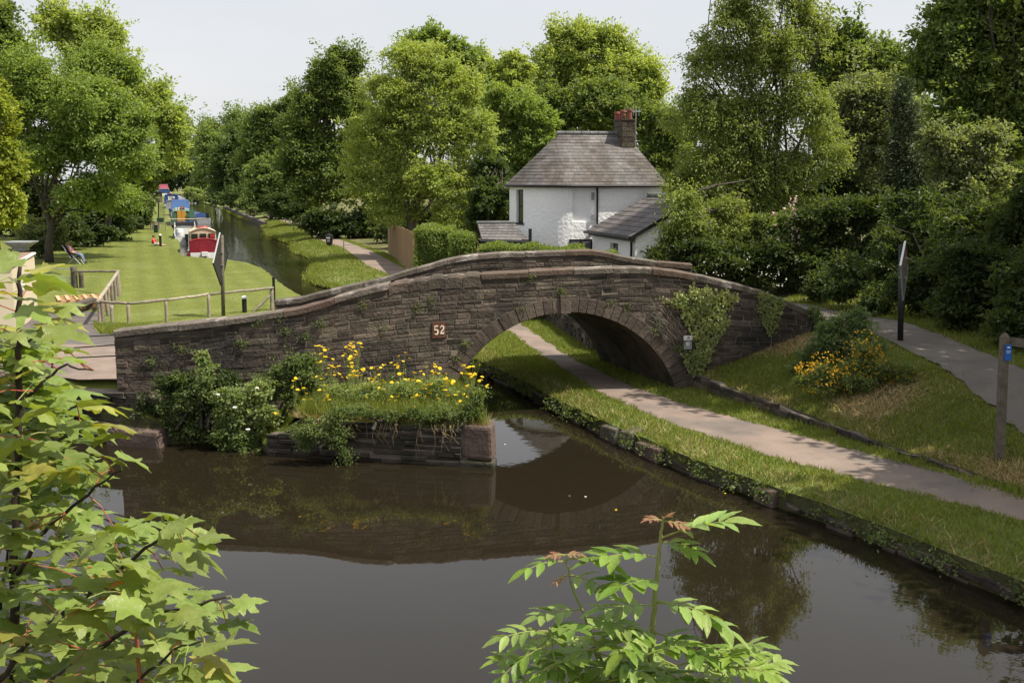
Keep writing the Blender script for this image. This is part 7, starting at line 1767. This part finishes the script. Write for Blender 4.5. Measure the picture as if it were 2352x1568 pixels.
def put_leaf(px, py, Y, size, yaw, tilt, roll, m='sycamore_leaf', pet=True, me=None):
    p = fp_(px, py, Y); o = bpy.data.objects.new('leaf', var(me or rng.choice(SYC), m)); COL.objects.link(o); o.parent = syc.o
    Rm = Matrix.Rotation(yaw, 4, 'Z') @ Matrix.Rotation(tilt, 4, 'X') @ Matrix.Rotation(roll, 4, 'Y')
    o.matrix_basis = Matrix.Translation(p - syc.loc) @ Rm @ Matrix.Diagonal((size, size, size, 1))
    if pet:
        nd = min(nodes, key=lambda q: (q - p).length); dd = (p - nd).length
        if dd < .34:
            mid = nd.lerp(p, .5) + Vector((0, 0, .02)); petg.tube([nd, mid, p + Vector((0, 0, .002))], [.0028, .0022, .0018], 'stalk_red' if R(0, 1) < .6 else 'stalk_green', 5, cap=False)
# leaf pairs around the nodes
def facing(px):   # outwards from the stem, seen from above; mostly to the right and towards the viewer
    return R(-2.6, -.1) if R(0, 1) < .75 else R(0, 6.28)
cnt = 0
grid_pts = []
yy = 640
while yy < 1640:
    xx = -40
    while xx < edge_x(yy) - 40:
        grid_pts.append((xx + R(-26, 26), yy + R(-22, 22))); xx += R(48, 68)
    yy += 40
rng.shuffle(grid_pts)
def gap(x_, y_):
    return (150 < x_ < 330 and 1125 < y_ < 1195) or (300 < x_ < 360 and 1190 < y_ < 1300) or (x_ > 130 and 640 < y_ < 700) or (95 < x_ and 700 < y_ < 735)
for (px, py) in grid_pts:
    if gap(px, py): continue
    Y = R(3.35, 4.25) - .25 * (px / 500); sz = R(.115, .18) * (.9 if py < 900 else 1)
    m = 'sycamore_leaf_yellow' if R(0, 1) < (.16 if py < 1000 else .06) else 'sycamore_leaf'
    put_leaf(px, py, Y, sz, facing(px), R(-.55, .35), R(-.4, .4), m); cnt += 1
    if cnt > 290: break
for (px, py, sz, yaw, tl) in ((40, 640, .16, -1.2, .1), (75, 625, .13, -.9, .3), (30, 612, .13, 1.2, .5), (95, 740, .15, -1.5, .0), (130, 720, .12, -.6, .35), (380, 1215, .13, -1.3, .25), (420, 1245, .15, -1.9, -.1), (460, 1235, .12, -1.1, 0), (500, 1400, .14, -1.4, .0), (540, 1390, .12, -1.0, .1), (520, 1430, .13, -1.8, -.1), (420, 1480, .17, -1.7, .1)):
    put_leaf(px, py, 3.5, sz, yaw, tl, R(-.2, .2), 'sycamore_leaf_yellow' if py < 800 and R(0, 1) < .5 else 'sycamore_leaf')
for (dx, yaw) in ((-20, 1.0), (0, -1.6), (22, -.8), (6, -2.6)): put_leaf(303 + dx, 1335 + abs(dx) * .1, 3.42, .075, yaw, -.25, R(-.2, .2), 'sycamore_leaf_orange', False)
put_leaf(270, 1375, 3.44, .1, -2.4, 0, 0, 'sycamore_leaf_yellow', False); put_leaf(420, 1560, 3.35, .16, -1.7, .2, 0)
petg.part('stalks', syc, kind='stuff')
# rest of the leaf mass behind, one mesh
P = np.array([fp_(R(-60, 1) + R(0, 1) * max(10, edge_x(y_) - 70), y_, R(4.1, 4.7)) for y_ in [R(760, 1640) for _ in range(430)] for _ in (0,)])
nrl = np.random.default_rng(9)
gl = G()
for p in P:
    if gap(*(1176 + (p[0]) * 0, 0)): continue
    me = rng.choice(SYC); sz = R(.1, .15); Mx = Matrix.Translation(Vector(p)) @ Matrix.Rotation(facing(0), 4, 'Z') @ Matrix.Rotation(R(-.6, .4), 4, 'X') @ Matrix.Diagonal((sz, sz, sz, 1))
    gl.add([Mx @ v.co for v in me.vertices], [tuple(f.vertices) for f in me.polygons], 'sycamore_leaf')
gl.part('leaves', syc, sm=True, kind='stuff')

ash = Thing('ash_sapling', 'glossy green ash sapling rising at the bottom of the view', 'tree', (.45, 3.4, 2.9))
def leaflet(seed):
    r_ = random.Random(seed); g = G(); rows = []; curl = r_.uniform(.04, .2)
    for i in range(9):
        t = i / 8; w = .19 * math.sin(math.pi * min(1, t ** .8 * 1.0)) ** .85 if 0 < i < 8 else .004
        w *= 1 + .05 * (-1) ** i; z = -curl * t * t; rows.append([(-w, t, z + w * .35 + .01 * math.sin(i * 2.5)), (-w * .5, t, z + w * .22), (0, t, z), (w * .5, t, z + w * .22), (w, t, z + w * .35 + .01 * math.sin(i * 2.5 + 1))])
    g.grid(rows, 'ash_leaf'); return g.mesh('ash_leaflet', sm=True)
ASHL = [leaflet(s_) for s_ in range(4)]
stalkg = G(); nleaf = [0]
def put_leaflet(p, d, up, size, m):
    o = bpy.data.objects.new('leaf', var(rng.choice(ASHL), m)); COL.objects.link(o); o.parent = ash.o; nleaf[0] += 1
    y_ = d.normalized(); x_ = y_.cross(up).normalized(); z_ = x_.cross(y_)
    M4 = Matrix((x_, y_, z_)).transposed().to_4x4(); o.matrix_basis = Matrix.Translation(p - ash.loc) @ M4 @ Matrix.Diagonal((size * R(.85, 1.15), size, size, 1))
def compound(base, d, length, pairs, lsize, m='ash_leaf', arch=.5):
    if m != 'ash_bud': lsize *= 1.3; length *= 1.15
    d = d.normalized(); pts = []; side = d.cross(Vector((0, 0, 1))).normalized()
    for i in range(9):
        t = i / 8; pts.append(base + d * length * t + Vector((0, 0, 1)) * (-arch * length * t * t))
    stalkg.tube(pts, [.0035 * (1 - .6 * i / 8) for i in range(9)], 'stalk_green', 5, cap=False)
    def pos(t): f = t * 8; i = min(int(f), 7); return pts[i].lerp(pts[i + 1], f - i), (pts[i + 1] - pts[i]).normalized()
    for k in range(pairs):
        t = .3 + .62 * k / max(pairs - 1, 1); p, td = pos(t); s_ = lsize * (.75 + .3 * math.sin(math.pi * (k + 1) / (pairs + 1)))
        for sg in (-1, 1):
            dd = td * .75 + side * sg * 1.0 + Vector((R(-.15, .15), R(-.15, .15), R(-.25, .25))); put_leaflet(p, dd, Vector((R(-.3, .3), R(-.3, .3), 1)), s_ * R(.9, 1.1), m)
    p, td = pos(1); put_leaflet(p, td + Vector((0, 0, -.1)), Vector((R(-.2, .2), R(-.2, .2), 1)), lsize * 1.05, m)
def stem(pl_, r0, name='stem'):
    pts = [fp_(*q) for q in pl_]; fine = []
    for a, b in zip(pts[:-1], pts[1:]):
        for j in range(4): fine.append(a.lerp(b, j / 4) + Vector((R(-.003, .003), R(-.003, .003), 0)))
    fine.append(pts[-1]); G().tube(fine, [r0 * (1 - .65 * j / len(fine)) for j in range(len(fine))], 'stalk_green', 8).part(name, ash, sm=True); return fine
s1 = stem([(1480, 2300, 3.5), (1488, 1568, 3.3), (1498, 1460, 3.3), (1505, 1380, 3.3), (1512, 1290, 3.3), (1518, 1230, 3.3), (1522, 1195, 3.3)], .011)
s2 = stem([(1470, 2100, 3.5), (1420, 1600, 3.35), (1375, 1500, 3.3), (1340, 1410, 3.3), (1312, 1340, 3.3), (1298, 1280, 3.3)], .007)
s3 = stem([(1380, 1900, 3.4), (1285, 1600, 3.2), (1275, 1520, 3.2), (1262, 1440, 3.2)], .005)
s4 = stem([(1550, 2100, 3.4), (1560, 1640, 3.2), (1600, 1560, 3.2), (1660, 1500, 3.2)], .005)
def dirv(dx, dz, dy): return Vector((dx, dy, dz))
L_ = [((1512, 1280), (-1, .35, -.3), .17, 4, .085), ((1518, 1235), (1, .55, -.3), .19, 4, .085), ((1516, 1245), (1, .3, -.5), .1, 3, .06), ((1508, 1330), (-.8, .3, -.8), .16, 4, .08), ((1505, 1380), (1, .1, -.3), .2, 4, .075), ((1503, 1385), (1, .35, -.6), .17, 4, .07), ((1500, 1390), (-1, .25, -.4), .15, 4, .07), ((1498, 1440), (-.7, .2, -.9), .16, 4, .075), ((1496, 1450), (.9, .1, -.7), .16, 4, .075), ((1492, 1510), (-1, .2, -.5), .15, 4, .07), ((1490, 1530), (.8, .2, -.8), .15, 4, .075), ((1488, 1560), (-.5, .2, -1), .14, 4, .07),
      ((1300, 1290), (-1, .3, -.4), .12, 3, .055), ((1300, 1285), (1, .4, -.4), .13, 3, .055), ((1306, 1320), (.8, .2, -.7), .12, 3, .06), ((1335, 1400), (-1, .25, -.5), .13, 4, .06), ((1340, 1415), (1, .25, -.6), .14, 4, .065), ((1370, 1490), (-1, .2, -.5), .14, 4, .065), ((1376, 1500), (.8, .2, -.8), .14, 4, .07), ((1400, 1560), (-.6, .2, -.9), .14, 4, .07), ((1420, 1600), (.8, .3, -.6), .14, 4, .07),
      ((1264, 1450), (-1, .3, -.4), .14, 4, .055), ((1268, 1480), (-1, -.02, -.5), .15, 4, .055), ((1262, 1445), (.6, .4, -.7), .11, 3, .055), ((1276, 1530), (-1, .1, -.7), .14, 4, .06), ((1282, 1560), (.6, .3, -.9), .13, 4, .06), ((1285, 1600), (-1, .2, -.5), .14, 4, .06),
      ((1600, 1560), (-.6, .4, -.8), .13, 4, .06), ((1640, 1520), (1, .1, -.5), .13, 4, .06), ((1660, 1500), (.6, .5, -.3), .12, 4, .055), ((1610, 1555), (1, 0, -.4), .16, 4, .065), ((1580, 1600), (1, .15, -.6), .18, 4, .065), ((1540, 1600), (.4, .3, -1), .14, 4, .065)]
for (pp, dv, ln, prs, ls) in L_:
    Y = 3.3 if pp[0] > 1290 else 3.2
    compound(fp_(pp[0], pp[1], Y), dirv(*dv), ln, prs, ls, 'ash_leaf' if R(0, 1) < .6 else 'ash_leaf_pale', R(.1, .4))
for (pp, dv, ln, ls) in (((1522, 1196), (-.7, .35, -.3), .05, .035), ((1522, 1196), (.9, .1, -.4), .06, .04), ((1522, 1194), (.3, .6, -.4), .035, .03), ((1298, 1275), (-.8, .3, -.3), .045, .03), ((1298, 1275), (.8, .35, -.3), .045, .032), ((1305, 1320), (-.9, -.1, -.4), .04, .028)):
    compound(fp_(pp[0], pp[1], 3.3), dirv(*dv), ln, 3, ls, 'ash_bud', .2)
extra = G()
def put_extra(p, d, up, size, m):
    me = rng.choice(ASHL); y_ = d.normalized(); x_ = y_.cross(up).normalized(); z_ = x_.cross(y_); M4 = Matrix.Translation(p) @ Matrix((x_, y_, z_)).transposed().to_4x4() @ Matrix.Diagonal((size, size, size, 1))
    extra.add([M4 @ v.co for v in me.vertices], [tuple(f.vertices) for f in me.polygons], m)
put_leaflet = put_extra
for i in range(64):
    px_ = R(1190, 1740); py_ = R(1430, 1640) if px_ < 1560 else R(1500, 1640); pp = fp_(px_, py_, R(3.15, 3.5))
    compound(pp, dirv(R(-1, 1), R(.1, .5), R(-1, .2)), R(.1, .15), 4, R(.045, .06), rng.choice(['ash_leaf', 'ash_leaf_pale']), R(.15, .45))
extra.part('leaves', ash, sm=True, kind='stuff')
stalkg.part('leaf_stalks', ash, kind='stuff')
# floating scraps on the water
for i, (px, py, m) in enumerate(((2006 * .0 + 1345, 1140, 'petal_white'), (1308, 1138, 'ash_bud'), (1415, 1170, 'petal_yellow'), (2425 * 0 + 1160, 1020, 'petal_white'), (1665, 1132, 'petal_yellow'))):
    q = gp(px, py, .01); G().add([(q[0] + .025 * math.cos(a), q[1] + .03 * math.sin(a), .012) for a in (0, 1, 2, 3.2, 4.3, 5.2)], [(0, 1, 2, 3, 4, 5)], m).single('floating_leaf', ('white scrap floating below the arch reflection', 'brown scrap floating beside the white one', 'tiny yellow petal floating near mid channel', 'white feather floating beside the quay corner', 'yellow petal floating near the towpath edge')[i], 'leaf', (q[0], q[1], 0))
